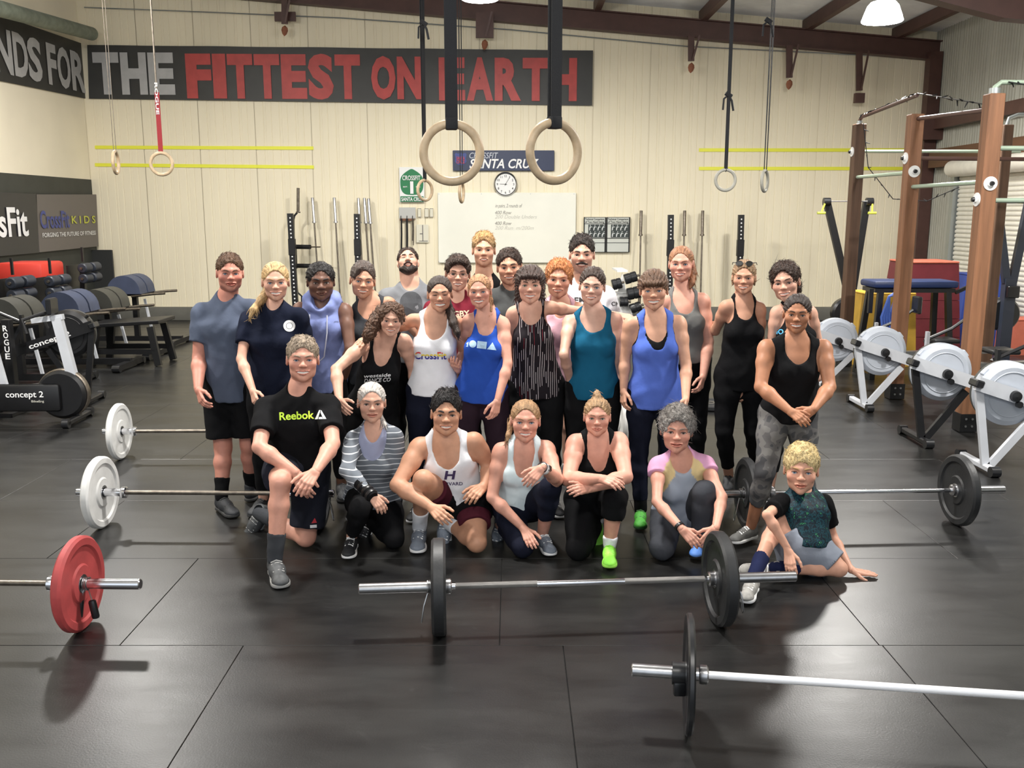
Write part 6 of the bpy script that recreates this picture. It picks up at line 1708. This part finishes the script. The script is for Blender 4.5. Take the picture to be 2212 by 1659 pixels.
A(key='m3', label='man with cornrows in a pale blue sleeveless hooded top', S=1.70, sex='m', Y=6.48, head=(693, 565, 648), face=(.03, .03, .0), skin=SK_D, hair=short(H_BLK, th=.008, top=.010, tuft=0, rough=.0022, nape=-.06), fc=dict(smile=.25, fat=1.08, nose=1.35, lip=(.8, .62, .6), blush=.1, eye=.8), 
  sh=((648, 666), (744, 668)), pu=695, el=((640, 760, .1), (757, 752, 'n')), wr=((585, 778, -.1), (745, 812, 0)), hand=(((552, 782, -.22), (-.2, -1, .2), 'relax'), 'none'), crease=.004,
  clothes=[('hoodie', C('periwinkle_grey', srgb(128, 140, 190)), dict(hem=-.25, neck=(.075, -.01), arm=(.055, .10))), ('pants', C_blk), ('shoes', SHOE_DK)],
  prints=[dict(text='mmnn', w=.095, h=.018, u=736, v=694, m=M_bk_txt, shear=.5, bold=-.01, name='script_mark')], extra=drawstrings)
A(key='f4', label='woman with greying pinned hair in a charcoal tank top behind the curly haired girl', S=1.68, sex='f', Y=6.58, head=(784, 566, 643), face=(.08, .02, .10), skin=SK_O, hair=pulled(srgb(74, 62, 56), top=.024, tuft=.003, blobs=[[(.03, .075, .085, .018), (.055, .06, .03, .014)]]), fc=dict(smile=.7, blush=.25), iris='blue',
  sh=((757, 676), (838, 652)), pu=795, el=((748, 735, .0), (872, 690, .25)), wr=((775, 790, .1), (905, 730, .3)), hand=('none', 'none'),
  clothes=[('tank', C_char, dict(neck=(.090, .07), arm=(.05, .10))), ('pants', C_blk), ('shoes', SHOE_BLK)])
A(key='m5', label='bearded man in grey printed T-shirt with head thrown back and mouth open', S=1.84, sex='m', bulk=1.08, Y=7.05, head=(881, 530, 594), hh=.235, hd=.02, face=(.0, -.55, -.05), skin=SK_L, hair=short(H_DBR, top=.014, th=.006), fc=dict(smile=.2, open=.012, eye=.25, nose=1.1), beard=dict(col=srgb(40, 30, 26), len=1.2),
  sh=((838, 642), (936, 636)), pu=886, el=((815, 690, .05), (965, 690, .1)), wr=((830, 760, 0), (940, 750, 0)), hand=('none', 'none'), neck=1.12,
  clothes=[('tee', C_gray, dict(sl=.6, neck=(.085, -.045))), ('pants', C_blk), ('shoes', SHOE_DK)],
  prints=[dict(geo=merge(poly(*[(.085 * math.cos(a), .09 * math.sin(a)) for a in np.linspace(0, math.pi, 12)]), poly((-.085, 0), (-.085, -.12), (-.03, -.16), (.06, -.15), (.085, -.09), (.085, 0))), u=888, v=655, m=mat('dark_print', srgb(64, 66, 70), .8), name='chest_print', sub=4)])
A(key='p6', label='person with thin glasses and short dark hair in a maroon T-shirt', S=1.72, sex='f', bust=.6, Y=6.85, head=(989, 551, 627), face=(.03, .0, .04), skin=SK_L, hair=short(H_DBR, top=.022, th=.010, blobs=[[(-.045, .075, .075, .016), (.0, .085, .088, .016), (.045, .07, .075, .014)]]), fc=dict(smile=.35, open=.004, blush=.4),
  sh=((932, 664), (1045, 660)), pu=990, el=((915, 740, .1), (1065, 740, .1)), hand=('none', 'none'),
  clothes=[('tee', C('maroon', srgb(118, 36, 50)), dict(neck=(.075, -.035))), ('pants', C_blk), ('shoes', SHOE_BLK)],
  prints=[dict(text='RUGBY', w=.20, h=.042, u=985, v=678, m=mat('tan_print', srgb(214, 196, 170), .7), bold=.04, rot=.06)], extra=glasses())
A(key='m7', label='tall blond teenager in black tank top in front of the whiteboard', S=1.87, sex='m', bulk=.92, Y=7.25, head=(1045, 503, 574), face=(.0, -.05, .0), skin=SK_T, hair=short(H_DBL, top=.030, tip=(1.5, 1.4, 1.15), tuft=.006), fc=dict(smile=.1, open=.003, jaw=.95, eye=.85),
  sh=((1000, 622), (1092, 622)), pu=1046, el=((985, 700, .1), (1110, 690, .0)), hand=('none', 'none'), chest=.95,
  clothes=[('tank', C_blk, dict(neck=(.07, .05))), ('shorts', C_blk), ('shoes', SHOE_BLK)])
A(key='m8', label='dark haired man with tanned face in grey T-shirt behind the woman with bangs', S=1.77, sex='m', Y=6.95, head=(1100, 534, 616), face=(-.05, .0, -.06), skin=SK_O, hair=short(H_DBR, top=.020, face=(.004, .010, 0)), fc=dict(smile=.6, stubble=.35, nose=1.15, eye=.7),
  sh=((1062, 642), (1148, 650)), pu=1110, el=((1045, 720, .1), (1165, 730, .1)), hand=('none', 'none'),
  clothes=[('tee', C('dark_grey', srgb(78, 80, 80)), dict()), ('pants', C_blk), ('shoes', SHOE_BLK)])
A(key='f9', label='woman with short ginger hair between the woman with bangs and the moustached man', S=1.70, sex='f', Y=6.6, head=(1207, 561, 642), face=(-.03, .0, .05), skin=srgb(206, 150, 126), hair=short(H_RED, th=.010, top=.026, ear=0, rough=.003, tuft=.004, tip=(1.35, 1.3, 1.2)), fc=dict(smile=.6, blush=.5), 
  sh=((1168, 664), (1250, 664)), pu=1210, el=((1155, 740, .1), (1262, 745, .15)), hand=('none', 'none'),
  clothes=[('tank', C('soft_pink', srgb(214, 168, 180)), dict(neck=(.08, .06))), ('pants', C_blk), ('shoes', SHOE_BLK)])
A(key='m10', label='man with dark moustache and stubble in a white T-shirt by the posters', S=1.85, sex='m', bulk=1.0, Y=7.0, head=(1257, 508, 588), face=(.0, -.02, .0), skin=SK_L, hair=short(srgb(48, 38, 34), top=.030, th=.006, tuft=.006), fc=dict(smile=.65, stubble=.9, nose=1.2, ears=1), beard=dict(col=srgb(34, 28, 26), full=0),
  sh=((1212, 640), (1308, 636)), pu=1262, el=((1200, 700, .1), (1328, 705, .02)), hand=('none', 'none'),
  clothes=[('tee', C_white, dict(sl=.72, sinf=.016)), ('shorts', C_blk), ('shoes', SHOE_BLK)],
  prints=[dict(text='PREMIER', w=.26, h=.040, u=1256, v=648, m=M_bk_txt, bold=.04), dict(text='CF', w=.05, h=.03, u=1328, v=656, m=M_bk_txt, bold=.03)])
A(key='f11', label='tall woman with auburn ponytail in a grey racerback tank top', S=1.79, sex='f', bulk=1.08, Y=6.72, head=(1471, 530, 606), face=(-.08, .0, -.03), skin=SK_P, hair=pulled(srgb(150, 104, 74), wblobs=[[(1492, 565, .08, .026), (1497, 590, .05, .026), (1495, 612, .0, .018), (1490, 622, -.01, .008)]]), fc=dict(smile=.65, blush=.55, fat=1.04), iris='blue', brow=srgb(140, 96, 70),
  sh=((1432, 648), (1517, 646)), pu=1478, el=((1420, 740, .05), (1530, 738, 'n')), wr=((1425, 820, 0), (1519, 812, 'n')), hand=('none', ((1508, 856, 'n'), (.9, -.5, .1), 'relax')), arm=.90,
  clothes=[('tank', C('mid_grey', srgb(112, 112, 110)), dict(neck=(.080, .085), arm=(.066, .12), hem=.02, drape=.92)), ('pants', C_blk, dict(waist=.25)), ('shoes', SHOE_BLK)])
A(key='f12', label='woman in black tank top and leggings with sunglasses pushed up on her hair', S=1.69, sex='f', Y=6.5, head=(1607, 562, 634), face=(-.03, .0, .0), skin=SK_O, hair=pulled(srgb(140, 112, 84), top=.018, rough=.003, tuft=.003, blobs=[[(-.068, .03, -.01, .010), (-.07, .02, -.05, .006)], [(.068, .03, -.01, .010), (.07, .02, -.05, .006)]]), fc=dict(smile=.8, blush=.3),
  sh=((1570, 660), (1640, 664)), pu=1600, el=((1545, 715, .15), (1641, 748, 'f')), wr=((1540, 700, .2), (1621, 836, 'n')), hand=('none', ((1609, 884, 'n'), (.75, -.6, .1), 'relax')), arm=.86,
  an=((1574, 1026, ('g', .1)), (1636, 1018, ('g', .1))), foot=((1572, 1058), (1640, 1050)),
  clothes=[('tank', C_blk, dict(neck=(.075, .085), arm=(.066, .12), hem=-.22, drape=.96)), ('pants', C_blk, dict(len=1.78)), ('shoes', SHOE_DK)], extra=glasses(True, .108))
A(key='f13', label='woman with dark curly hair tied back, tilting her head, in a black printed top', S=1.67, sex='f', Y=6.42, head=(1695, 566, 650), face=(-.15, .02, -.16), skin=SK_L, hair=pulled(H_DBR, th=.012, top=.024, curl=1, flow='curl', n=1300, rough=.004, freq=95, blobs=[[(-.05, -.06, -.02, .03), (-.06, -.05, -.06, .02)]]), fc=dict(smile=.75, blush=.35),
  sh=((1678, 672), (1750, 672)), pu=1712, el=((1665, 740, .0), (1768, 740, .05)), hand=('none', 'none'),
  clothes=[('tank', C_blk, dict(neck=(.085, .10), arm=(.066, .12))), ('pants', C_blk, dict(len=1.7)), ('shoes', SHOE_BLK)],
  prints=[dict(text='NO', w=.07, h=.035, u=1681, v=716, m=mat('cyan_print', srgb(80, 170, 220), .6), bold=.04)])
# --- middle row
A(key='f14', label='girl with long curly brown hair in a black dance top leaning forward', S=1.62, sex='f', bulk=1.02, Y=6.0, head=(845, 654, 725), hd=-.22, face=(.0, .05, .08), skin=SK_L, hair=pulled(srgb(92, 66, 50), th=.013, top=.018, curl=1, flow='curl', n=1300, rough=.009, freq=62, nape=-.09, ear=0, wblobs=[[(822, 672, .06, .035), (808, 700, .02, .042), (797, 722, -.02, .036), (790, 735, -.02, .02)], [(862, 668, .08, .028), (868, 690, .06, .02)]]), fc=dict(smile=.6, blush=.5),
  sh=((787, 744, -.10), (873, 734, -.10)), pel=(805, 880, .08), el=((726, 798, 'n'), (892, 800, .05)), wr=((733, 866, 'n'), (900, 850, 0)), hand=(((752, 893, 'n'), (-.6, -.7, .3), 'soft'), 'none'), arm=.88,
  clothes=[('tank', C_blk, dict(neck=(.078, .13), arm=(.064, .11), hem=-.2)), ('pants', C_blk), ('shoes', SHOE_BLK)],
  prints=[dict(text='westside', w=.17, h=.022, u=815, v=811, m=M_wh_txt, shear=.2, rot=.03), dict(text='DANCE CO', w=.17, h=.026, u=815, v=821, m=M_wh_txt, shear=.3, rot=.03)])
A(key='f15', label='woman with eyes closed in a white tank top with rainbow lettering', S=1.63, sex='f', Y=6.0, head=(950, 595, 672), face=(.0, .0, -.03), skin=srgb(202, 152, 126), hair=pulled(srgb(52, 40, 34), top=.012, wblobs=[[(962, 640, .10, .026), (972, 672, .02, .026), (980, 700, -.05, .026), (988, 718, -.08, .018), (990, 728, -.08, .008)]]), fc=dict(smile=1.1, eye=.12, blush=.4),
  sh=((896, 690), (988, 694)), pu=936, el=((846, 716, 'f'), (1003, 775, .1)), wr=((798, 730, -.08), (990, 810, .1)), hand=(((764, 748, -.22), (.2, -.5, .85), 'drape'), 'none'), bust=1.05,
  clothes=[('tank', C_white, dict(neck=(.090, .12), arm=(.064, .115), hem=-.02, drape=.98)), ('pants', C_navy, dict(waist=.3)), ('shoes', SHOE_BLK)])
A(key='f16', label='blonde woman in a royal blue tank top with geometric lettering', S=1.64, sex='f', Y=5.95, head=(1035, 591, 664), face=(-.10, .0, -.06), skin=SK_P, hair=pulled(srgb(172, 126, 90), wblobs=[[(1052, 625, .09, .024), (1058, 650, .04, .020), (1060, 672, .0, .010)]]), fc=dict(smile=1.0, blush=.75), iris='blue', brow=srgb(150, 110, 80),
  sh=((1013, 690), (1087, 696)), pu=1040, el=((1001, 760, .14), (1097, 786, 'n')), wr=((990, 800, .02), (1075, 864, 'n')), hand=(((983, 790, -.05), (-.3, -.9, .1), 'relax'), ((1062, 922, 'n'), (.6, -.8, .1), 'relax')), chest=.95,
  clothes=[('tank', C('royal_blue', srgb(44, 82, 176)), dict(neck=(.078, .085), arm=(.064, .115), hem=-.10, drape=1.06)), ('pants', C('plum_black', srgb(44, 30, 40)), dict(waist=.3)), ('shoes', SHOE_BLK)],
  prints=[dict(geo=merge(shift(poly((-.012, -.022), (.0, -.022), (.0, .022), (-.012, .01)), -.095, 0), shift(poly((-.014, -.022), (.014, -.022), (.014, .022), (-.014, .022)), -.068, 0), shift(disc(.023), -.026, 0), shift(poly((-.03, -.023), (.03, -.023), (.03, .023), (.006, .023), (.0, .012), (-.006, .023), (-.03, .023)), .032, 0), shift(poly((-.03, -.023), (.03, -.023), (.0, .025)), .098, 0)), u=1030, v=744, m=mat('pale_blue_print', srgb(170, 200, 225), .7), rot=-.12)])
A(key='f17', label='woman with dark bangs in a black tank top with broken white stripes', S=1.68, sex='f', Y=6.1, head=(1145, 572, 654), face=(.0, .0, .0), skin=SK_L, hair=dict(col=srgb(62, 46, 40), th=.012, top=.016, bob=-.125, flow='down', n=900, ln=.032, bobw=.083, flare=1.12, ear=0, rough=.004, face=(-.002, -.020, 0), blobs=[[(-.045, .074, .058, .018), (0, .082, .062, .018), (.045, .074, .058, .018)]]), fc=dict(smile=.85, blush=.4), iris='green',
  sh=((1108, 674), (1184, 664)), pu=1160, el=((1098, 762, .12), (1252, 672, 'f')), wr=((1110, 830, .1), (1335, 681, .14)), hand=('none', ((1380, 690, .10), (0, -.5, .9), 'drape')),
  clothes=[('tank', M_strv, dict(neck=(.090, .09), arm=(.055, .11), hem=-.14, drape=1.04)), ('pants', C_blk, dict(waist=.3)), ('shoes', SHOE_BLK)])
A(key='f18', label='woman with pinned brown hair in a teal tank top', S=1.67, sex='f', Y=6.05, head=(1279, 577, 657), face=(-.05, .0, .05), skin=srgb(210, 166, 146), hair=pulled(H_DBR, top=.018, rough=.003, tuft=.002), fc=dict(smile=.6, blush=.35), iris='blue',
  sh=((1230, 692), (1330, 686)), pu=1281, el=((1218, 766, 'n'), (1334, 780, .05)), wr=((1235, 835, .1), (1325, 845, .1)), hand=('none', 'none'),
  clothes=[('tank', C('teal', srgb(24, 92, 124)), dict(neck=(.098, .075), arm=(.062, .115), hem=-.13, drape=1.02)), ('pants', C_blk, dict(waist=.3)), ('shoes', SHOE_BLK)])
A(key='f19', label='woman with brown bangs in a loose periwinkle tank top and green shoes', S=1.66, sex='f', Y=5.92, head=(1412, 582, 667), face=(-.02, .0, -.04), skin=SK_T, hair=pulled(H_BRN, th=.010, top=.018, rough=.004, face=(0, -.022, 0), ear=0, nape=-.03, blobs=[[(-.048, .075, .048, .018), (0, .090, .046, .018), (.048, .075, .048, .018)], [(.06, -.02, .05, .03), (.075, -.04, .02, .02)]]), fc=dict(smile=1.0, blush=.45), iris='blue',
  sh=((1362, 698), (1466, 694)), pu=1416, el=((1350, 775, .03), (1482, 788, 'n')), wr=((1347, 842, -.0), (1481, 860, 'n')), hand=(((1346, 890, -.05), (-.9, -.4, 0), 'relax'), ((1479, 905, 'n'), (.9, -.4, 0), 'relax')), arm=.90,
  an=((1384, 1100, ('g', .10)), (1440, 1090, ('g', .1))), foot=((1382, 1142), (1450, 1130)),
  clothes=[('tank', C_blk, dict(neck=(.088, .115), arm=(.07, .13), hem=.3, infl=.005, drape=.9, key='inner')), ('tank', C('periwinkle', srgb(84, 110, 196)), dict(neck=(.080, .165), arm=(.072, .14), hem=-.20, drape=1.14)), ('pants', C_navy, dict(waist=.3, len=1.84)), ('socks', C_blk, dict(top=.75)), ('shoes', SHOE_GRN)])
A(key='f20', label='woman in black tank top and grey camouflage leggings with hands clasped', S=1.555, sex='f', bulk=1.06, Y=5.52, head=(1722, 635, 718), face=(.0, .0, .02), skin=srgb(176, 122, 92), hair=pulled(srgb(44, 32, 28), top=.014, rough=.003), fc=dict(smile=.8, blush=.15, lip=(.82, .56, .54)),
  sh=((1656, 748), (1778, 748)), pu=1703, el=((1643, 836, 'n'), (1792, 836, 'n')), wr=((1706, 888, 'n'), (1758, 884, 'n')), hand=(((1748, 916, 'n'), (-.1, -.9, .4), 'drape'), ((1712, 914, 'n'), (.1, -.9, .4), 'drape')), arm=.98, chest=.98,
  kn=((1652, 1022, 'n'), (1740, 1020, -.02)), an=((1622, 1138, ('g', .1)), (1742, 1130, ('g', .1))), foot=((1580, 1172), (1760, 1160)),
  clothes=[('tank', C_blk, dict(neck=(.095, .10), arm=(.055, .105), hem=-.10, drape=1.0)), ('pants', M_camo, dict(len=1.55, waist=.2)), ('shoes', SHOE_CAMO)])
# --- front row
A(key='m21', label='kneeling man in black T-shirt with lime lettering and dark shorts', S=1.82, sex='m', bulk=1.0, Y=5.45, head=(654, 723, 824), face=(.0, -.08, .03), skin=SK_P, hair=short(srgb(150, 134, 116), top=.018, th=.006, face=(.004, .004, 0)), fc=dict(smile=.85, jaw=1.02, blush=.4, eye=.6), iris='blue',
  sh=((577, 878), (709, 874)), pel=(642, 1008, .06), el=((560, 966, 'n'), (719, 958, 'n')), wr=((640, 1022, 'n'), (682, 1018, 'n')), hand=(((668, 1082, 'n'), (-.1, -.9, .4), 'drape'), ((648, 1062, 'n'), (.2, -.8, .5), 'drape')),
  kn=((606, 1042, 'n'), (661, 1160, ('g', .07))), an=((594, 1208, ('g', .10)), (560, 1108, ('g', .12))), foot=((608, 1262), (-.5, -.35, -.7, -.3, -.9, .3)),
  clothes=[('tee', C_blk, dict(hem=-.12, sl=.68, sinf=.014, drape=.96)), ('shorts', C('dark_navy', srgb(34, 36, 46)), dict(len=(.72, .84), flare=.03)), ('socks', C_char, dict(top=.66)), ('shoes', (mat('shoe_steel', srgb(64, 66, 68), .6, var=.35, vscale=40), mat('sole_grey', srgb(150, 150, 148), .7)))],
  prints=[dict(text='Reebok', w=.20, h=.047, u=641, v=897, m=mat('lime_print', srgb(214, 250, 70), .6), bold=.03), dict(geo=merge(poly((-.033, -.025), (-.006, .028), (.002, .028), (-.016, -.025)), poly((.006, .028), (.033, -.025), (.016, -.025), (.002, .012)), poly((-.012, -.025), (.014, -.025), (.008, -.013), (-.008, -.013))), u=692, v=896, m=M_wh_txt, name='triangle_mark'), dict(geo=merge(poly((-.02, -.012), (.02, -.012), (.02, .006), (-.02, .006))), u=677, v=1136, m=M_wh_txt, on='bottom', name='white_tag'), dict(geo=poly((-.016, -.012), (.018, -.010), (.006, .02)), u=678, v=1126, m=mat('red_tag', srgb(190, 50, 60), .7), on='bottom', name='red_tag')])
A(key='f22', label='woman with silver hair tied back in a grey striped sweater wearing a wrist brace', S=1.64, sex='f', Y=5.52, head=(803, 825, 911), face=(.03, -.06, .02), skin=SK_L, hair=pulled(H_SIL, top=.012, wblobs=[[(812, 880, .10, .02), (822, 905, .04, .018), (832, 918, .0, .010)]]), fc=dict(smile=.5, blush=.35), brow=srgb(110, 96, 88),
  sh=((764, 948), (850, 940)), pel=(806, 1078, .12), el=((750, 1016, 'n'), (864, 1010, .0)), wr=((800, 1068, 'n'), (868, 1060, -.02)), hand=(((846, 1122, 'n'), (.1, -.7, .7), 'drape'), 'none'),
  kn=((778, 1098, 'n'), (852, 1164, ('g', .06))), an=((760, 1158, ('g', .1)), (795, 1122, ('g', .1))), foot=((756, 1192), (-.25, -.6, -.7, 0, -.7, .6)),
  clothes=[('sweater', M_strh, dict(hem=.02, neck=(.095, .11), drape=1.06)), ('tee', C('lilac', srgb(160, 164, 190)), dict(sl=.2, hem=.3, infl=.006, sinf=.004, neck=(.075, .0), drape=0, key='inner')), ('pants', C_blk), ('shoes', SHOE_BLK)], extra=brace_arm)
A(key='m23', label='crouching young man in a white college tank top and maroon-trimmed shorts', S=1.76, sex='m', bulk=1.06, arm=1.04, Y=5.5, head=(964, 845, 938), face=(.0, -.08, .03), skin=srgb(194, 144, 116), hair=short(H_BLK, top=.030, th=.007, tuft=.006), fc=dict(smile=.75, jaw=1.05, nose=1.1), neck=1.1,
  sh=((909, 962), (1022, 952)), pel=(990, 1082, .12), el=((858, 1048, 'n'), (1058, 1008, .05)), wr=((932, 1096, 'n'), (1046, 1050, -.08)), hand=(((964, 1124, 'n'), (-.2, -.8, .5), 'relax'), ((1012, 1078, 'n'), (.3, -.5, .8), 'relax')),
  kn=((914, 1036, 'n'), (1030, 1172, ('g', .07))), an=((906, 1140, ('g', .1)), (962, 1122, ('g', .13))), foot=((896, 1208), (-.1, -.7, -.7, 0, -.7, .7)),
  clothes=[('tank', C_white, dict(neck=(.088, .115), arm=(.060, .11), hem=.02, drape=1.0)), ('shorts', C('wine', srgb(78, 30, 42)), dict(len=(.62, .62), flare=.016, infl=.008)), ('shorts', C_blk, dict(len=(.40, .42), flare=.034, infl=.014, key='outer')), ('socks', C_white, dict(top=.62)), ('shoes', SHOE_GRY)],
  prints=[dict(text='H', w=.072, h=.050, bold=.05, shear=.15, u=972, v=1026, m=mat('purple_print', srgb(66, 52, 92), .7), name='crest_letter'), dict(text='HARVARD', w=.15, h=.020, u=973, v=1045, m=MATS.get('purple_print') or mat('purple_print', srgb(66, 52, 92), .7), bold=.02)])
A(key='f24', label='kneeling woman in white racerback top with a white watch', S=1.67, sex='f', arm=.92, Y=5.45, head=(1135, 862, 953), face=(.02, -.08, .02), skin=SK_P, hair=pulled(srgb(158, 124, 90), wblobs=[[(1112, 895, .08, .022), (1104, 920, .05, .020), (1098, 940, .02, .014), (1095, 952, .0, .007)]]), fc=dict(smile=.85, blush=.45), iris='blue', brow=srgb(150, 114, 84),
  sh=((1082, 970), (1180, 966)), pel=(1122, 1092, .12), el=((1063, 1074, 'n'), (1204, 1036, 'n')), wr=((1132, 1142, 'n'), (1172, 1010, 'n')), hand=(((1152, 1182, 'n'), (-.2, -.8, .5), 'soft'), ((1132, 1050, 'n'), (.1, -.8, .5), 'drape')),
  kn=((1130, 1182, ('g', .065)), (1190, 1052, 'n')), an=((1080, 1132, ('g', .1)), (1172, 1152, ('g', .1))), foot=((-.2, -.5, -.8, 0, -.8, .5), (1189, 1195)),
  clothes=[('tank', C('ice_white', srgb(222, 236, 240)), dict(neck=(.068, .15), arm=(.072, .13), hem=.0, drape=.94)), ('pants', C_navy, dict(len=(1.8, 1.62), waist=.2)), ('shoes', SHOE_GRY)], extra=watch)
A(key='f25', label='kneeling woman with a top bun in black top and neon lime shoes', S=1.66, sex='f', bulk=1.12, arm=.96, bust=1.15, Y=5.45, head=(1290, 858, 940), face=(.0, -.06, .0), skin=SK_P, hair=pulled(srgb(160, 128, 94), top=.014, rough=.003, blobs=[[(.0, -.01, .130, .024), (.004, -.02, .150, .020)]]), fc=dict(smile=.3, blush=.45, fat=1.05), iris='green', brow=srgb(130, 98, 74),
  sh=((1244, 954), (1336, 950)), pel=(1286, 1082, .14), el=((1228, 1036, 'n'), (1352, 1030, 'n')), wr=((1298, 1034, 'n'), (1270, 1056, 'n')), hand=(((1346, 1046, 'n'), (.1, -.7, .7), 'drape'), ((1234, 1058, 'n'), (-.1, -.8, .5), 'drape')),
  kn=((1250, 1182, ('g', .07)), (1328, 1074, 'n')), an=((1290, 1124, ('g', .13)), (1317, 1176, ('g', .1))), foot=((-.05, -.7, -.7, 0, -.7, .7), (1316, 1220)),
  clothes=[('tank', C_blk, dict(neck=(.075, .15), arm=(.068, .12), hem=-.02)), ('pants', C_blk, dict(len=(1.8, 1.42), waist=.2, loose=.012)), ('socks', C_white, dict(top=.82)), ('shoes', SHOE_LIME)])
A(key='f26', label='grey haired woman in a pink, yellow and grey T-shirt kneeling in charcoal trousers', S=1.64, sex='f', Y=5.45, head=(1462, 880, 976), face=(.04, -.06, .03), skin=SK_P, hair=short(H_GRY, th=.016, top=.034, ear=0, curl=1, flow='curl', n=2200, sr=.0010, rough=.006, freq=85, nape=-.07, tip=(.62, .6, .58), face=(.0, .006, 0)), fc=dict(smile=.55, blush=.4), brow=srgb(130, 118, 110),
  sh=((1422, 1004), (1520, 1000)), pel=(1470, 1112, .16), el=((1419, 1084, 'n'), (1560, 1074, 'n')), wr=((1472, 1142, 'n'), (1546, 1140, 'n')), hand=(((1514, 1184, 'n'), (-.1, -.8, .5), 'soft'), ((1512, 1186, 'n'), (.3, -.8, .5), 'soft')),
  kn=((1430, 1182, ('g', .08)), (1522, 1064, 'n')), an=((1450, 1128, ('g', .1)), (1514, 1160, ('g', .1))), foot=((-.1, -.6, -.8, 0, -.8, .6), (1502, 1202)),
  clothes=[('tee', mat('cloth_tri', (1, 1, 1), .85, bump=.2, bscale=30, spec=.2, attr=True), dict(sl=.30, neck=(.098, .012), hem=.02, sinf=.016, tint=tri_tint, drape=1.0)), ('pants', C('charcoal_trousers', srgb(66, 68, 74)), dict(loose=.012, name='trousers')), ('shoes', (mat('shoe_blue', srgb(90, 140, 220), .6), M_pi))], extra=band(0, M_pi, 'wrist_band', .030, .010, .92))
A(key='b27', label='blond boy sitting on the floor leaning on one hand', S=1.46, sex='m', bulk=.92, arm=.86, Y=5.12, head=(1731, 961, 1066), hh=.244, face=(.03, -.06, .0), skin=srgb(210, 158, 134), hair=short(srgb(202, 180, 134), th=.010, top=.030, tuft=.005, n=2300, sr=.0010, face=(-.002, -.008, 0), tip=(1.15, 1.15, 1.1)), fc=dict(smile=.3, open=.002, jaw=.92, blush=.5), iris='blue', brow=srgb(176, 140, 96),
  sh=((1692, 1084), (1778, 1084, .04)), pel=(1742, 1192, -.12), el=((1657, 1112, -.22), (1799, 1158, 'f')), wr=((1703, 1188, -.27), (1838, 1232, ('g', .035))), hand=(((1709, 1240, 'n'), (-.4, -.6, .6), 'soft'), ((1894, 1242, ('g', .012)), (0, -.1, 1), 'flat')), hsize=1.0, neck=.9,
  kn=((1679, 1126, -.07), (1812, 1228, ('g', .065))), an=((1626, 1250, ('g', .09)), (1672, 1226, ('g', .075))), foot=((1608, 1298), (-1, -.1, .05, .1, -.8, .6)),
  clothes=[('tee', M_galaxy, dict(sl=.66, hem=.02, sleeve_m=C_blk, neck=(.070, -.045), drape=1.0, sinf=.016)), ('shorts', C('steel_grey', srgb(132, 138, 150)), dict(len=(.6, .75), flare=.03)), ('socks', C('deep_navy', srgb(28, 34, 66)), dict(top=.62)), ('shoes', (mat('shoe_lightgrey', srgb(150, 148, 144), .65, var=.2, vscale=40), M_wh_txt))])
ONLY = None
for sp in SPECS:
    if ONLY and sp['key'] not in ONLY: continue
    sp['dbg'] = True
    person(sp)
# rainbow lettering on the white tank top
for sp, root, gar, q in PEOPLE:
    if sp['key'] == 'f15':
        v, f = fine(text_fit('CrossFit', .205, .046, .035), 3)
        for z0_, z1_, m, nm in ((-.1, -.004, mat('indigo_print', srgb(60, 56, 150), .7), 'lower_lettering'), (-.004, .012, mat('sun_print', srgb(240, 214, 70), .7), 'middle_lettering'), (.012, .1, mat('coral_print', srgb(222, 70, 70), .7), 'upper_lettering')):
            fs = [t for t in f if z0_ <= sum(v[i][1] for i in t) / len(t) < z1_]
            decal((v, fs), gar['top'], 930, 768, 0, m, gar['top'], nm, rot=-.02)
